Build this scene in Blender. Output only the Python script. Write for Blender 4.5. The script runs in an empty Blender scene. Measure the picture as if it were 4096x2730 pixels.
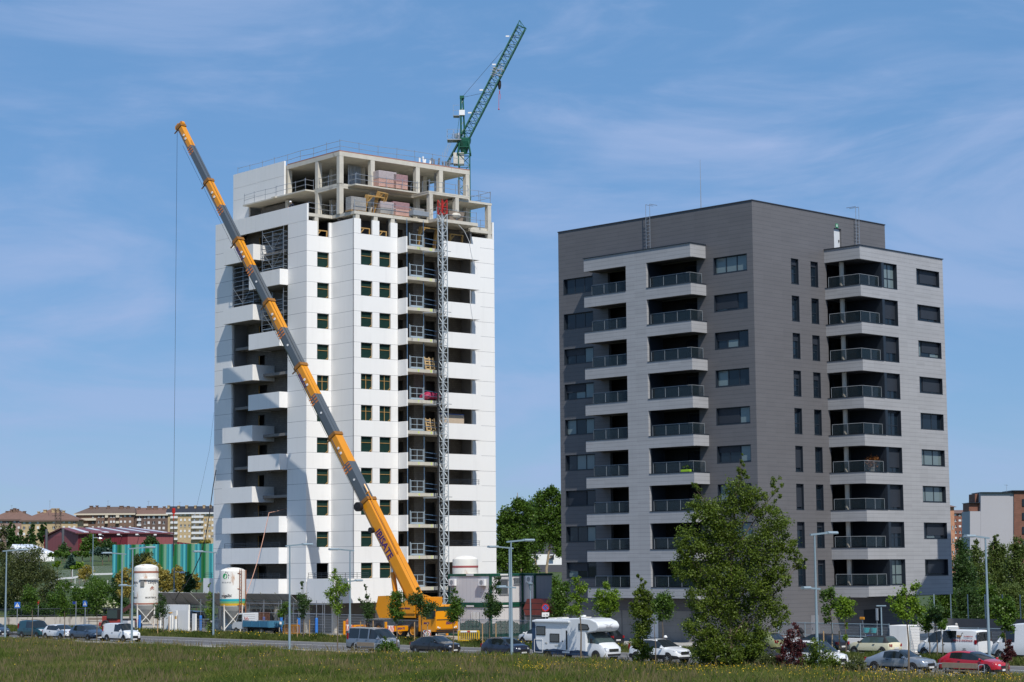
import bpy, bmesh, math, random
import numpy as np
from mathutils import Vector, Matrix
PI = math.pi; R = math.radians
S = bpy.context.scene; COL = S.collection
# ------------------------------------------------------------------ camera
FPX, PITCH, ROLL, CAMZ = 8155.66, 0.107884, -0.008475, 7.2      # focal length in pixels of a 4096 wide frame
_cr, _sr, _cp, _sp = math.cos(ROLL), math.sin(ROLL), math.cos(PITCH), math.sin(PITCH)
CA = np.array([_cr, -_sr*_sp, _sr*_cp]); CB = np.array([-_sr, -_cr*_sp, _cr*_cp]); CF = np.array([0, _cp, _sp])
CO = np.array([0, 0, CAMZ])
cam = bpy.data.cameras.new('camera'); cam.sensor_width = 36; cam.lens = FPX/4096*36
cam.clip_start = 1; cam.clip_end = 9000
camo = bpy.data.objects.new('camera', cam); COL.objects.link(camo)
camo.matrix_world = Matrix(((CA[0], CB[0], -CF[0], 0), (CA[1], CB[1], -CF[1], 0), (CA[2], CB[2], -CF[2], CAMZ), (0, 0, 0, 1)))
S.camera = camo
# ------------------------------------------------------------------ light
SUN = Vector((.28, -.74, 1.0)).normalized()
SUN_EL = math.asin(SUN.z); SUN_AZ = math.atan2(SUN.x, SUN.y)
w = bpy.data.worlds.new('World'); S.world = w; w.use_nodes = True
nt = w.node_tree; nt.nodes.clear()
def N(nt, typ, **kw):
    n = nt.nodes.new(typ)
    for k, v in kw.items(): setattr(n, k, v)
    return n
sky = N(nt, 'ShaderNodeTexSky', sky_type='NISHITA'); sky.sun_disc = False
sky.sun_elevation = SUN_EL; sky.sun_rotation = SUN_AZ; sky.altitude = 500; sky.air_density = 1.0; sky.dust_density = 0.15; sky.ozone_density = 3.0
tc = N(nt, 'ShaderNodeTexCoord')
mp = N(nt, 'ShaderNodeMapping'); mp.inputs['Scale'].default_value = (2.6, 1.2, 9.0); mp.inputs['Rotation'].default_value = (0, R(-10), 0); mp.inputs['Location'].default_value = (.35, 0, .2)
n1 = N(nt, 'ShaderNodeTexNoise'); n1.inputs['Scale'].default_value = 1.9; n1.inputs['Detail'].default_value = 7; n1.inputs['Roughness'].default_value = .58; n1.inputs['Distortion'].default_value = .7
n2 = N(nt, 'ShaderNodeTexNoise'); n2.inputs['Scale'].default_value = 5.0; n2.inputs['Detail'].default_value = 8; n2.inputs['Roughness'].default_value = .6; n2.inputs['Distortion'].default_value = .9
mp2 = N(nt, 'ShaderNodeMapping'); mp2.inputs['Scale'].default_value = (1.0, 1, 5.5); mp2.inputs['Rotation'].default_value = (0, R(24), 0)
r1 = N(nt, 'ShaderNodeMapRange'); r1.inputs[1].default_value = .40; r1.inputs[2].default_value = .68
r2 = N(nt, 'ShaderNodeMapRange'); r2.inputs[1].default_value = .48; r2.inputs[2].default_value = .78
r1.interpolation_type = 'SMOOTHSTEP'; r2.interpolation_type = 'SMOOTHSTEP'
ad = N(nt, 'ShaderNodeMath', operation='MULTIPLY_ADD'); ad.inputs[1].default_value = .62
mu = N(nt, 'ShaderNodeMath', operation='MULTIPLY'); mu.inputs[1].default_value = .42
mx = N(nt, 'ShaderNodeMix', data_type='RGBA'); mx.inputs['B'].default_value = (3.3, 4.4, 6.9, 1)
bg = N(nt, 'ShaderNodeBackground'); bg.inputs[1].default_value = .11
ou = N(nt, 'ShaderNodeOutputWorld')
L = nt.links.new
L(tc.outputs['Generated'], mp.inputs[0]); L(tc.outputs['Generated'], mp2.inputs[0]); L(mp.outputs[0], n1.inputs[0]); L(mp2.outputs[0], n2.inputs[0])
L(n1.outputs[0], r1.inputs[0]); L(n2.outputs[0], r2.inputs[0]); L(r2.outputs[0], mu.inputs[0]); L(r1.outputs[0], ad.inputs[0]); L(mu.outputs[0], ad.inputs[2])
L(ad.outputs[0], mx.inputs['Factor']); hs = N(nt, 'ShaderNodeHueSaturation'); hs.inputs['Saturation'].default_value = 1.12; tn = N(nt, 'ShaderNodeMix', data_type='RGBA', blend_type='MULTIPLY'); tn.inputs['Factor'].default_value = 1; tn.inputs['B'].default_value = (.98, .98, 1.16, 1)
L(sky.outputs[0], hs.inputs['Color']); L(hs.outputs[0], tn.inputs['A']); fl = N(nt, 'ShaderNodeMix', data_type='RGBA'); fl.inputs['Factor'].default_value = .70; fl.inputs['B'].default_value = (1.3, 2.95, 5.35, 1); L(tn.outputs['Result'], fl.inputs['A']); L(fl.outputs['Result'], mx.inputs['A']); L(mx.outputs['Result'], bg.inputs[0]); L(bg.outputs[0], ou.inputs[0])
sd = bpy.data.lights.new('sun', 'SUN'); sd.energy = 4.4; sd.angle = R(.5); sd.color = (1, .955, .88)
so = bpy.data.objects.new('sun', sd); COL.objects.link(so); so.rotation_euler = SUN.to_track_quat('Z', 'Y').to_euler()
S.view_settings.view_transform = 'Standard'; S.view_settings.look = 'None'; S.view_settings.exposure = 0; S.view_settings.gamma = 1
S.cycles.max_bounces = 6; S.cycles.diffuse_bounces = 3; S.cycles.glossy_bounces = 3; S.cycles.transmission_bounces = 4; S.cycles.transparent_max_bounces = 8
S.cycles.caustics_reflective = False; S.cycles.caustics_refractive = False
# ------------------------------------------------------------------ measuring: pixels of the 4096 wide photograph to metres
class Fr:
    def __init__(s, deg):
        t = R(deg); s.t = t; s.u = np.array([math.cos(t), -math.sin(t), 0]); s.v = np.array([math.sin(t), math.cos(t), 0])
    def w(s, u, v, z=0): return s.u*u + s.v*v + np.array([0, 0, z])
    def l(s, P): return np.array([P@s.u, P@s.v, P[2]])
def ray(x, y):
    d = CF + (x-2048)/FPX*CA - (y-1365)/FPX*CB
    return d/d[1]
def onz(x, y, z): d = ray(x, y); return CO + d*((z-CAMZ)/d[2])
def atY(x, y, Y): return CO + ray(x, y)*Y
RD = Fr(45.29)                    # road and grey block
TF = Fr(49.7)                     # white tower
def onv(F, x, y, v): d = ray(x, y); return CO + d*(v/(d@F.v))
def onu(F, x, y, u): d = ray(x, y); return CO + d*(u/(d@F.u))
def rdv(x, v, z=0., y=2560):      # point on the line v = const of the road, in the column x of the photograph
    p = onv(RD, x, y, v); p = p.copy(); p[2] = z; return p
# ------------------------------------------------------------------ materials
MATS = {}
def mat(name, c, rough=.6, metal=0., var=.12, vs=1.5, spec=.5, bump=0., bs=20., coat=0., emit=None, alpha=None, detail=4, stain=None):
    if name in MATS: return MATS[name]
    m = bpy.data.materials.new(name); m.use_nodes = True; nt = m.node_tree; b = nt.nodes['Principled BSDF']
    b.inputs['Roughness'].default_value = rough; b.inputs['Metallic'].default_value = metal; b.inputs['Specular IOR Level'].default_value = spec
    b.inputs['Coat Weight'].default_value = coat; b.inputs['Coat Roughness'].default_value = .05
    L = nt.links.new
    t = N(nt, 'ShaderNodeTexCoord')
    if var or stain:
        n = N(nt, 'ShaderNodeTexNoise'); n.inputs['Scale'].default_value = vs; n.inputs['Detail'].default_value = detail; n.inputs['Roughness'].default_value = .6
        L(t.outputs['Object'], n.inputs[0])
        x = N(nt, 'ShaderNodeMix', data_type='RGBA')
        x.inputs['A'].default_value = (*[min(1, k*(1-var)) for k in c], 1); x.inputs['B'].default_value = (*[min(1, k*(1+var)) for k in c], 1)
        L(n.outputs[0], x.inputs['Factor']); out = x.outputs['Result']
        if stain:                                                     # (colour, threshold, scale vector)
            sm = N(nt, 'ShaderNodeMapping'); sm.inputs['Scale'].default_value = stain[2]
            sn = N(nt, 'ShaderNodeTexNoise'); sn.inputs['Scale'].default_value = 1; sn.inputs['Detail'].default_value = 7; sn.inputs['Roughness'].default_value = .65
            sr = N(nt, 'ShaderNodeMapRange'); sr.inputs[1].default_value = stain[1]; sr.inputs[2].default_value = stain[1]+.1
            sx = N(nt, 'ShaderNodeMix', data_type='RGBA'); sx.inputs['B'].default_value = (*stain[0], 1)
            L(t.outputs['Object'], sm.inputs[0]); L(sm.outputs[0], sn.inputs[0]); L(sn.outputs[0], sr.inputs[0]); L(sr.outputs[0], sx.inputs['Factor']); L(out, sx.inputs['A'])
            out = sx.outputs['Result']
        L(out, b.inputs['Base Color'])
    else: b.inputs['Base Color'].default_value = (*c, 1)
    if bump:
        q = N(nt, 'ShaderNodeTexNoise'); q.inputs['Scale'].default_value = bs; q.inputs['Detail'].default_value = 5
        bp = N(nt, 'ShaderNodeBump'); bp.inputs['Strength'].default_value = bump; bp.inputs['Distance'].default_value = .02
        L(t.outputs['Object'], q.inputs[0]); L(q.outputs[0], bp.inputs['Height']); L(bp.outputs[0], b.inputs['Normal'])
    if emit: b.inputs['Emission Color'].default_value = (*emit[0], 1); b.inputs['Emission Strength'].default_value = emit[1]
    MATS[name] = m; return m
def _lines(nt, coord, axis, period, width, offset=0.):
    """1 on thin joints every `period` along one object axis"""
    L = nt.links.new
    s = N(nt, 'ShaderNodeSeparateXYZ'); L(coord, s.inputs[0])
    a = N(nt, 'ShaderNodeMath', operation='ADD'); a.inputs[1].default_value = 1000*period-offset; L(s.outputs[axis], a.inputs[0])
    m = N(nt, 'ShaderNodeMath', operation='MODULO'); m.inputs[1].default_value = period; L(a.outputs[0], m.inputs[0])
    c = N(nt, 'ShaderNodeMath', operation='LESS_THAN'); c.inputs[1].default_value = width; L(m.outputs[0], c.inputs[0])
    return c.outputs[0]
def panelled(name, c, joint, hor=(), ver=(), rough=.7, var=.06, vs=.6, streak=0., spec=.3, tile=0., tint=None):
    """cladding: joints at given (period, width, offset) along z and along x/y"""
    m = bpy.data.materials.new(name); m.use_nodes = True; nt = m.node_tree; b = nt.nodes['Principled BSDF']; L = nt.links.new
    b.inputs['Roughness'].default_value = rough; b.inputs['Specular IOR Level'].default_value = spec
    t = N(nt, 'ShaderNodeTexCoord'); o = t.outputs['Object']
    n = N(nt, 'ShaderNodeTexNoise'); n.inputs['Scale'].default_value = vs; n.inputs['Detail'].default_value = 6; n.inputs['Roughness'].default_value = .62
    sm = N(nt, 'ShaderNodeMapping'); sm.inputs['Scale'].default_value = (1, 1, .28 if streak else 1); L(o, sm.inputs[0]); L(sm.outputs[0], n.inputs[0])
    x = N(nt, 'ShaderNodeMix', data_type='RGBA'); x.inputs['A'].default_value = (*[k*(1-var) for k in c], 1); x.inputs['B'].default_value = (*[min(.95, k*(1+var)) for k in c], 1)
    L(n.outputs[0], x.inputs['Factor']); out = x.outputs['Result']
    if tile:                                                          # every panel a slightly different shade
        vm = N(nt, 'ShaderNodeVectorMath', operation='SNAP'); vm.inputs[1].default_value = (1.25, 1.25, .3483); L(o, vm.inputs[0])
        wn = N(nt, 'ShaderNodeTexWhiteNoise'); L(vm.outputs[0], wn.inputs[0])
        mr = N(nt, 'ShaderNodeMapRange'); mr.inputs[3].default_value = 1-tile; mr.inputs[4].default_value = 1+tile; L(wn.outputs['Value'], mr.inputs[0])
        tm = N(nt, 'ShaderNodeMix', data_type='RGBA', blend_type='MULTIPLY'); tm.inputs['Factor'].default_value = 1; L(out, tm.inputs['A']); L(mr.outputs[0], tm.inputs['B']); out = tm.outputs['Result']
    if streak:                                                        # faint rain marks
        s2 = N(nt, 'ShaderNodeMapping'); s2.inputs['Scale'].default_value = (2.2, 2.2, .16); L(o, s2.inputs[0])
        q = N(nt, 'ShaderNodeTexNoise'); q.inputs['Scale'].default_value = 1; q.inputs['Detail'].default_value = 6; L(s2.outputs[0], q.inputs[0])
        mr = N(nt, 'ShaderNodeMapRange'); mr.inputs[1].default_value = .55; mr.inputs[2].default_value = .8; mr.inputs[4].default_value = streak; L(q.outputs[0], mr.inputs[0])
        sx = N(nt, 'ShaderNodeMix', data_type='RGBA'); sx.inputs['B'].default_value = (*(tint or [k*.6 for k in c]), 1); L(mr.outputs[0], sx.inputs['Factor']); L(out, sx.inputs['A']); out = sx.outputs['Result']
    fs = [(_lines(nt, o, 'Z', *h[:3]), h[3] if len(h) > 3 else 1) for h in hor] + [(_lines(nt, o, ax, p, wd, of), st) for ax, p, wd, of, st in ver]
    for f, st in fs:
        fm = N(nt, 'ShaderNodeMath', operation='MULTIPLY'); fm.inputs[1].default_value = st; L(f, fm.inputs[0])
        jx = N(nt, 'ShaderNodeMix', data_type='RGBA'); jx.inputs['B'].default_value = (*joint, 1); L(fm.outputs[0], jx.inputs['Factor']); L(out, jx.inputs['A']); out = jx.outputs['Result']
    L(out, b.inputs['Base Color']); MATS[name] = m; return m
def glassy(name, tint, rough=.03, trans=0., alpha=1., spec=1.):
    m = bpy.data.materials.new(name); m.use_nodes = True; nt = m.node_tree; b = nt.nodes['Principled BSDF']
    b.inputs['Base Color'].default_value = (*tint, 1); b.inputs['Roughness'].default_value = rough; b.inputs['Specular IOR Level'].default_value = spec
    b.inputs['Transmission Weight'].default_value = trans; b.inputs['Alpha'].default_value = alpha; b.inputs['IOR'].default_value = 1.45
    MATS[name] = m; return m
def leafy(name, c0, c1, trans=.35, rough=.45):
    m = bpy.data.materials.new(name); m.use_nodes = True; nt = m.node_tree; b = nt.nodes['Principled BSDF']; L = nt.links.new
    b.inputs['Roughness'].default_value = rough; b.inputs['Specular IOR Level'].default_value = .35
    g = N(nt, 'ShaderNodeNewGeometry'); t = N(nt, 'ShaderNodeTexCoord'); n = N(nt, 'ShaderNodeTexNoise'); n.inputs['Scale'].default_value = .9; n.inputs['Detail'].default_value = 3
    L(t.outputs['Object'], n.inputs[0])
    a = N(nt, 'ShaderNodeMath', operation='MULTIPLY_ADD'); a.inputs[1].default_value = .55; L(g.outputs['Random Per Island'], a.inputs[0])
    a2 = N(nt, 'ShaderNodeMath', operation='MULTIPLY_ADD'); a2.inputs[1].default_value = 1.2; a2.inputs[2].default_value = -.35; L(n.outputs[0], a2.inputs[0]); L(a2.outputs[0], a.inputs[2])
    x = N(nt, 'ShaderNodeMix', data_type='RGBA'); x.clamp_factor = True; x.inputs['A'].default_value = (*c0, 1); x.inputs['B'].default_value = (*c1, 1); L(a.outputs[0], x.inputs['Factor'])
    L(x.outputs['Result'], b.inputs['Base Color'])
    tr = N(nt, 'ShaderNodeBsdfTranslucent'); L(x.outputs['Result'], tr.inputs[0])
    ms = N(nt, 'ShaderNodeMixShader'); ms.inputs[0].default_value = trans; o = nt.nodes['Material Output']
    L(b.outputs[0], ms.inputs[1]); L(tr.outputs[0], ms.inputs[2]); L(ms.outputs[0], o.inputs[0])
    MATS[name] = m; return m
def bricky(name, c1, c2, mortar, scale=1., bw=.24, bh=.065, ms=.012, rough=.85):
    m = bpy.data.materials.new(name); m.use_nodes = True; nt = m.node_tree; b = nt.nodes['Principled BSDF']; L = nt.links.new; b.inputs['Roughness'].default_value = rough
    t = N(nt, 'ShaderNodeTexCoord'); s = N(nt, 'ShaderNodeSeparateXYZ'); L(t.outputs['Object'], s.inputs[0])
    ad = N(nt, 'ShaderNodeMath', operation='ADD'); L(s.outputs[0], ad.inputs[0]); L(s.outputs[1], ad.inputs[1])
    cb = N(nt, 'ShaderNodeCombineXYZ'); L(ad.outputs[0], cb.inputs[0]); L(s.outputs[2], cb.inputs[1])
    br = N(nt, 'ShaderNodeTexBrick'); L(cb.outputs[0], br.inputs[0]); br.inputs['Scale'].default_value = scale; br.inputs['Brick Width'].default_value = bw; br.inputs['Row Height'].default_value = bh; br.inputs['Mortar Size'].default_value = ms
    br.inputs['Color1'].default_value = (*c1, 1); br.inputs['Color2'].default_value = (*c2, 1); br.inputs['Mortar'].default_value = (*mortar, 1); br.inputs['Bias'].default_value = 0
    n = N(nt, 'ShaderNodeTexNoise'); n.inputs['Scale'].default_value = .8; n.inputs['Detail'].default_value = 5; L(t.outputs['Object'], n.inputs[0])
    mr = N(nt, 'ShaderNodeMapRange'); mr.inputs[3].default_value = .7; mr.inputs[4].default_value = 1.3; L(n.outputs[0], mr.inputs[0])
    x = N(nt, 'ShaderNodeMix', data_type='RGBA', blend_type='MULTIPLY'); x.inputs['Factor'].default_value = 1; L(br.outputs[0], x.inputs['A']); L(mr.outputs[0], x.inputs['B'])
    L(x.outputs['Result'], b.inputs['Base Color']); MATS[name] = m; return m
# ------------------------------------------------------------------ mesh builder
class MB:
    def __init__(s): s.v = []; s.f = []; s.m = []
    def add(s, vs, fs, m=0):
        o = len(s.v); s.v += [tuple(map(float, p)) for p in vs]; s.f += [[o+i for i in f] for f in fs]; s.m += [m]*len(fs); return s
    def box(s, x0, x1, y0, y1, z0, z1, m=0):
        if x0 > x1: x0, x1 = x1, x0
        if y0 > y1: y0, y1 = y1, y0
        if z0 > z1: z0, z1 = z1, z0
        return s.add([(x0,y0,z0),(x1,y0,z0),(x1,y1,z0),(x0,y1,z0),(x0,y0,z1),(x1,y0,z1),(x1,y1,z1),(x0,y1,z1)],
                     [(3,2,1,0),(4,5,6,7),(0,1,5,4),(1,2,6,5),(2,3,7,6),(3,0,4,7)], m)
    def bbox(s, x0, x1, y0, y1, z0, z1, b=.02, m=0):                  # box with chamfered edges
        bm = bmesh.new(); bmesh.ops.create_cube(bm, size=1)
        for v in bm.verts: v.co = Vector(((x0+x1)/2+v.co.x*(x1-x0), (y0+y1)/2+v.co.y*(y1-y0), (z0+z1)/2+v.co.z*(z1-z0)))
        bmesh.ops.bevel(bm, geom=list(bm.edges), offset=b, segments=2, profile=.6, affect='EDGES')
        bm.verts.ensure_lookup_table(); bm.verts.index_update()
        s.add([v.co for v in bm.verts], [[v.index for v in f.verts] for f in bm.faces], m); bm.free(); return s
    def quad(s, a, b, c, d, m=0): return s.add([a, b, c, d], [(0, 1, 2, 3)], m)
    def slab(s, a, b, c, d, t, m=0):                                  # thick quad, t = offset vector
        t = np.array(t); P = [np.array(p, float) for p in (a, b, c, d)]
        return s.add(P+[p+t for p in P], [(3,2,1,0),(4,5,6,7),(0,1,5,4),(1,2,6,5),(2,3,7,6),(3,0,4,7)], m)
    def prism(s, poly, ax, t0, t1, m=0):                              # polygon in the plane normal to axis ax, extruded t0..t1
        n = len(poly)
        def p3(p, t): return {'x': (t, p[0], p[1]), 'y': (p[0], t, p[1]), 'z': (p[0], p[1], t)}[ax]
        return s.add([p3(p, t0) for p in poly]+[p3(p, t1) for p in poly],
                     [list(range(n))[::-1], list(range(n, 2*n))]+[(i, (i+1) % n, n+(i+1) % n, n+i) for i in range(n)], m)
    def tube(s, p, q, r, n=6, m=0, r2=None, caps=True):
        p = Vector(p); q = Vector(q); d = q-p
        if d.length < 1e-6: return s
        a = d.orthogonal().normalized(); b = d.normalized().cross(a); r2 = r if r2 is None else r2
        vs = [p+(a*math.cos(2*PI*i/n)+b*math.sin(2*PI*i/n))*r for i in range(n)]+[q+(a*math.cos(2*PI*i/n)+b*math.sin(2*PI*i/n))*r2 for i in range(n)]
        fs = [(i, (i+1) % n, n+(i+1) % n, n+i) for i in range(n)]
        if caps: fs += [list(range(n))[::-1], list(range(n, 2*n))]
        return s.add(vs, fs, m)
    def path(s, pts, r, n=6, m=0):
        for a, b in zip(pts, pts[1:]): s.tube(a, b, r, n, m)
        return s
    def bar(s, p, q, w, h=None, m=0):                                  # square bar
        return s.tube(p, q, w*.707, 4, m)
    def lathe(s, prof, c=(0, 0, 0), n=24, ax='z', m=0, caps=True):
        vs = []; fs = []
        for r, z in prof:
            for i in range(n):
                a = 2*PI*i/n; x, y = r*math.cos(a), r*math.sin(a)
                vs.append({'z': (c[0]+x, c[1]+y, c[2]+z), 'y': (c[0]+x, c[1]+z, c[2]+y), 'x': (c[0]+z, c[1]+x, c[2]+y)}[ax])
        k = len(prof)
        for j in range(k-1):
            for i in range(n): fs.append((j*n+i, j*n+(i+1) % n, (j+1)*n+(i+1) % n, (j+1)*n+i))
        if caps and prof[0][0] > 1e-4: fs.append(list(range(n))[::-1])
        if caps and prof[-1][0] > 1e-4: fs.append([(k-1)*n+i for i in range(n)])
        return s.add(vs, fs, m)
    def ball(s, c, r, m=0, n=10, sz=1.):
        return s.lathe([(max(1e-5, r*math.sin(PI*j/6)), -r*sz*math.cos(PI*j/6)) for j in range(7)], c, n, 'z', m)
    def wall(s, ax, t0, t1, a0, a1, z0, z1, holes=(), m=0, mr=None):
        """wall of thickness t0..t1 along axis ax ('x' or 'y'), spanning a0..a1, z0..z1 with rectangular openings (a0,a1,z0,z1)"""
        mr = m if mr is None else mr
        A = sorted({a0, a1, *[min(max(h[i], a0), a1) for h in holes for i in (0, 1)]}); Z = sorted({z0, z1, *[min(max(h[i], z0), z1) for h in holes for i in (2, 3)]})
        def full(i, j):
            if i < 0 or j < 0 or i >= len(A)-1 or j >= len(Z)-1: return False
            x, z = (A[i]+A[i+1])/2, (Z[j]+Z[j+1])/2
            return not any(h[0] < x < h[1] and h[2] < z < h[3] for h in holes)
        def P(t, a, z): return (t, a, z) if ax == 'x' else (a, t, z)
        for i in range(len(A)-1):
            for j in range(len(Z)-1):
                if not full(i, j): continue
                p, q, u, v = A[i], A[i+1], Z[j], Z[j+1]
                s.quad(P(t0,p,u), P(t0,q,u), P(t0,q,v), P(t0,p,v), m); s.quad(P(t1,p,u), P(t1,p,v), P(t1,q,v), P(t1,q,u), m)
                if not full(i-1, j): s.quad(P(t0,p,u), P(t0,p,v), P(t1,p,v), P(t1,p,u), mr)
                if not full(i+1, j): s.quad(P(t0,q,u), P(t1,q,u), P(t1,q,v), P(t0,q,v), mr)
                if not full(i, j-1): s.quad(P(t0,p,u), P(t1,p,u), P(t1,q,u), P(t0,q,u), mr)
                if not full(i, j+1): s.quad(P(t0,p,v), P(t0,q,v), P(t1,q,v), P(t1,p,v), mr)
        return s
    def xf(s, M4):                                                    # transform everything so far
        s.v = [tuple(M4 @ Vector(p)) for p in s.v]; return s
    def build(s, name, mats, parent=None, smooth=None, loc=None, rz=None):
        me = bpy.data.meshes.new(name); me.from_pydata(s.v, [], s.f)
        mats = mats if isinstance(mats, (list, tuple)) else [mats]
        for m in mats: me.materials.append(m)
        if len(mats) > 1: me.polygons.foreach_set('material_index', s.m)
        bm = bmesh.new(); bm.from_mesh(me)
        if smooth is not None: bmesh.ops.remove_doubles(bm, verts=bm.verts, dist=1e-4)
        bmesh.ops.recalc_face_normals(bm, faces=bm.faces); bm.to_mesh(me); bm.free()
        if smooth is not None:
            me.polygons.foreach_set('use_smooth', [True]*len(me.polygons)); me.set_sharp_from_angle(angle=R(smooth))
        o = bpy.data.objects.new(name, me); COL.objects.link(o)
        if parent: o.parent = parent
        if loc is not None: o.location = loc
        if rz is not None: o.rotation_euler = (0, 0, rz)
        return o
def thing(name, label, cat, loc=(0, 0, 0), rz=0., group=None):
    o = bpy.data.objects.new(name, None); COL.objects.link(o); o.location = tuple(loc); o.rotation_euler = (0, 0, rz)
    o['label'] = label; o['category'] = cat
    if group: o['group'] = group
    return o
def tag(o, label, cat, group=None):
    o['label'] = label; o['category'] = cat
    if group: o['group'] = group
    return o
def struct(o, kind='structure'): o['kind'] = kind; return o
def dup(o, loc=None, rz=None, label=None, sc=None):
    def cp(x, par):
        c = x.copy(); COL.objects.link(c)
        if par: c.parent = par
        for ch in x.children: cp(ch, c)
        return c
    r = cp(o, None)
    if loc is not None: r.location = tuple(loc)
    if rz is not None: r.rotation_euler = (0, 0, rz)
    if label: r['label'] = label
    if sc: r.scale = (sc, sc, sc)
    return r
def raw_mesh(name, V, F4, mats, parent=None, mi=None):
    """fast mesh from numpy arrays of vertices and quads (or triangles)"""
    me = bpy.data.meshes.new(name); n, k = F4.shape
    me.vertices.add(len(V)); me.vertices.foreach_set('co', np.asarray(V, np.float32).ravel())
    me.loops.add(n*k); me.loops.foreach_set('vertex_index', F4.astype(np.int32).ravel())
    me.polygons.add(n); me.polygons.foreach_set('loop_start', np.arange(0, n*k, k, dtype=np.int32)); me.polygons.foreach_set('loop_total', np.full(n, k, np.int32))
    for m in (mats if isinstance(mats, (list, tuple)) else [mats]): me.materials.append(m)
    if mi is not None: me.polygons.foreach_set('material_index', np.asarray(mi, np.int32))
    me.update(calc_edges=True)
    o = bpy.data.objects.new(name, me); COL.objects.link(o)
    if parent: o.parent = parent
    return o
def text(name, s, size, mtl, parent, M4, depth=.004, bold=0., align='CENTER', shear=0., width=None):
    """lettering as a thin solid mesh; M4 places it: local x along the line, local y up"""
    c = bpy.data.curves.new(name, 'FONT'); c.body = s; c.size = size; c.extrude = depth; c.align_x = align; c.align_y = 'CENTER'; c.offset = bold; c.shear = shear; c.resolution_u = 3
    t = bpy.data.objects.new(name, c); COL.objects.link(t)
    me = bpy.data.meshes.new_from_object(t.evaluated_get(bpy.context.evaluated_depsgraph_get()))
    bpy.data.objects.remove(t); bpy.data.curves.remove(c)
    me.transform(M4)
    me.materials.clear(); me.materials.append(mtl)
    o = bpy.data.objects.new(name, me); COL.objects.link(o); o.parent = parent
    return o
def axes(o, x, y):                                                    # matrix with origin o, local x and y axes
    x = Vector(x).normalized(); y = Vector(y).normalized(); z = x.cross(y)
    return Matrix(((x.x, y.x, z.x, o[0]), (x.y, y.y, z.y, o[1]), (x.z, y.z, z.z, o[2]), (0, 0, 0, 1)))
# ================================================================== materials used widely
concrete = mat('concrete', (.56, .525, .455), .85, var=.22, vs=1.2, bump=.25, bs=9, stain=((.25, .23, .2), .62, (.9, .9, .35)))
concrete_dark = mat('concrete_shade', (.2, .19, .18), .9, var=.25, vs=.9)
white_panel = panelled('white_precast', (.83, .82, .80), (.33, .33, .34), hor=[(3.115, .035, 36.85), (3.115, .035, 38.37)], ver=[], rough=.75, var=.035, vs=.5, streak=.22, tint=(.62, .61, .60))
white_plain = panelled('white_precast_plain', (.83, .82, .80), (.4, .4, .4), rough=.75, var=.035, vs=.5, streak=.25, tint=(.6, .59, .58))
anthracite = mat('anthracite_frame', (.018, .025, .036), .4, var=.1, vs=3)
black = mat('black_matte', (.012, .012, .014), .7, var=.1)
steel = mat('galvanised_steel', (.42, .44, .46), .42, metal=.75, var=.15, vs=3)
steel_grey = mat('grey_steel_paint', (.30, .33, .36), .5, metal=.2, var=.12, vs=3)
lampblue = mat('lamp_blue_grey_paint', (.23, .31, .36), .45, metal=.1, var=.08, vs=2)
wood = mat('timber', (.50, .30, .10), .75, var=.3, vs=4, bump=.1)
white_paint = mat('white_paint', (.78, .78, .78), .45, var=.04, vs=1)
glass_win = glassy('window_glass', (.010, .018, .028), .02, spec=.55)
glass_rail = glassy('balcony_glass', (.03, .05, .062), .03, alpha=.27, spec=.8)
curtain = mat('curtain', (.55, .56, .54), .9, var=.2, vs=6)
shutter_m = panelled('roller_shutter', (.035, .042, .055), (.012, .014, .02), hor=[(.055, .014, 0)], rough=.5, var=.1)
brick_grey = bricky('grey_inner_brick', (.13, .116, .102), (.165, .148, .13), (.10, .092, .082), bw=.30, bh=.2, ms=.015)
# ================================================================== ground
def strip(name, prof, u0, u1, m, kind='structure', nu=2):
    """sheet along the road: prof = [(v,z)...], from u0 to u1 in the road frame"""
    us = np.linspace(u0, u1, nu); V = []; F = []
    for u in us:
        for v, z in prof: V.append(tuple(RD.w(u, v, z)))
    k = len(prof)
    for i in range(nu-1):
        for j in range(k-1): F.append((i*k+j, (i+1)*k+j, (i+1)*k+j+1, i*k+j+1))
    b = MB(); b.add(V, F); o = b.build(name, m); struct(o, kind); return o
soil = mat('meadow_soil', (.075, .075, .03), .95, var=.35, vs=.5, bump=.3, bs=3)
asphalt = mat('asphalt', (.10, .10, .105), .9, var=.16, vs=.9, bump=.25, bs=40, stain=((.06, .06, .063), .66, (.35, .35, .35)))
paving = mat('pavement_slabs', (.36, .345, .32), .9, var=.15, vs=.8)
site_m = mat('site_gravel', (.36, .32, .26), .95, var=.25, vs=.7, bump=.4, bs=8)
kerb_m = mat('kerb_concrete', (.33, .32, .31), .85, var=.15, vs=2)
line_m = mat('road_paint', (.72, .72, .70), .7, var=.15, vs=3)
g = MB(); g.add([(-3000, -300, -.35), (3000, -300, -.35), (3000, 7000, -.35), (-3000, 7000, -.35)], [(0, 1, 2, 3)])
struct(g.build('ground', mat('far_ground', (.07, .085, .035), .95, var=.3, vs=.01)))
strip('meadow_ground', [(-120, .0), (60, .0), (88, .12), (99, .25), (101.0, .24), (102.2, .22), (104, .05), (108.0, -.05)], -330, 130, soil, nu=40)
strip('near_pavement', [(101.6, .30), (104.5, .15), (107.8, .13)], -330, 130, mat('worn_pavement', (.27, .255, .22), .9, var=.25, vs=.5, stain=((.16, .15, .09), .58, (.5, .5, .5))))
strip('near_kerb', [(107.8, -.3), (107.8, .14), (108.1, .14), (108.1, -.3)], -330, 130, kerb_m)
strip('road', [(108.0, .0), (118.0, .0)], -330, 130, asphalt)
strip('road_edge_line', [(116.1, .004), (116.28, .004)], -330, 130, line_m)
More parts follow.
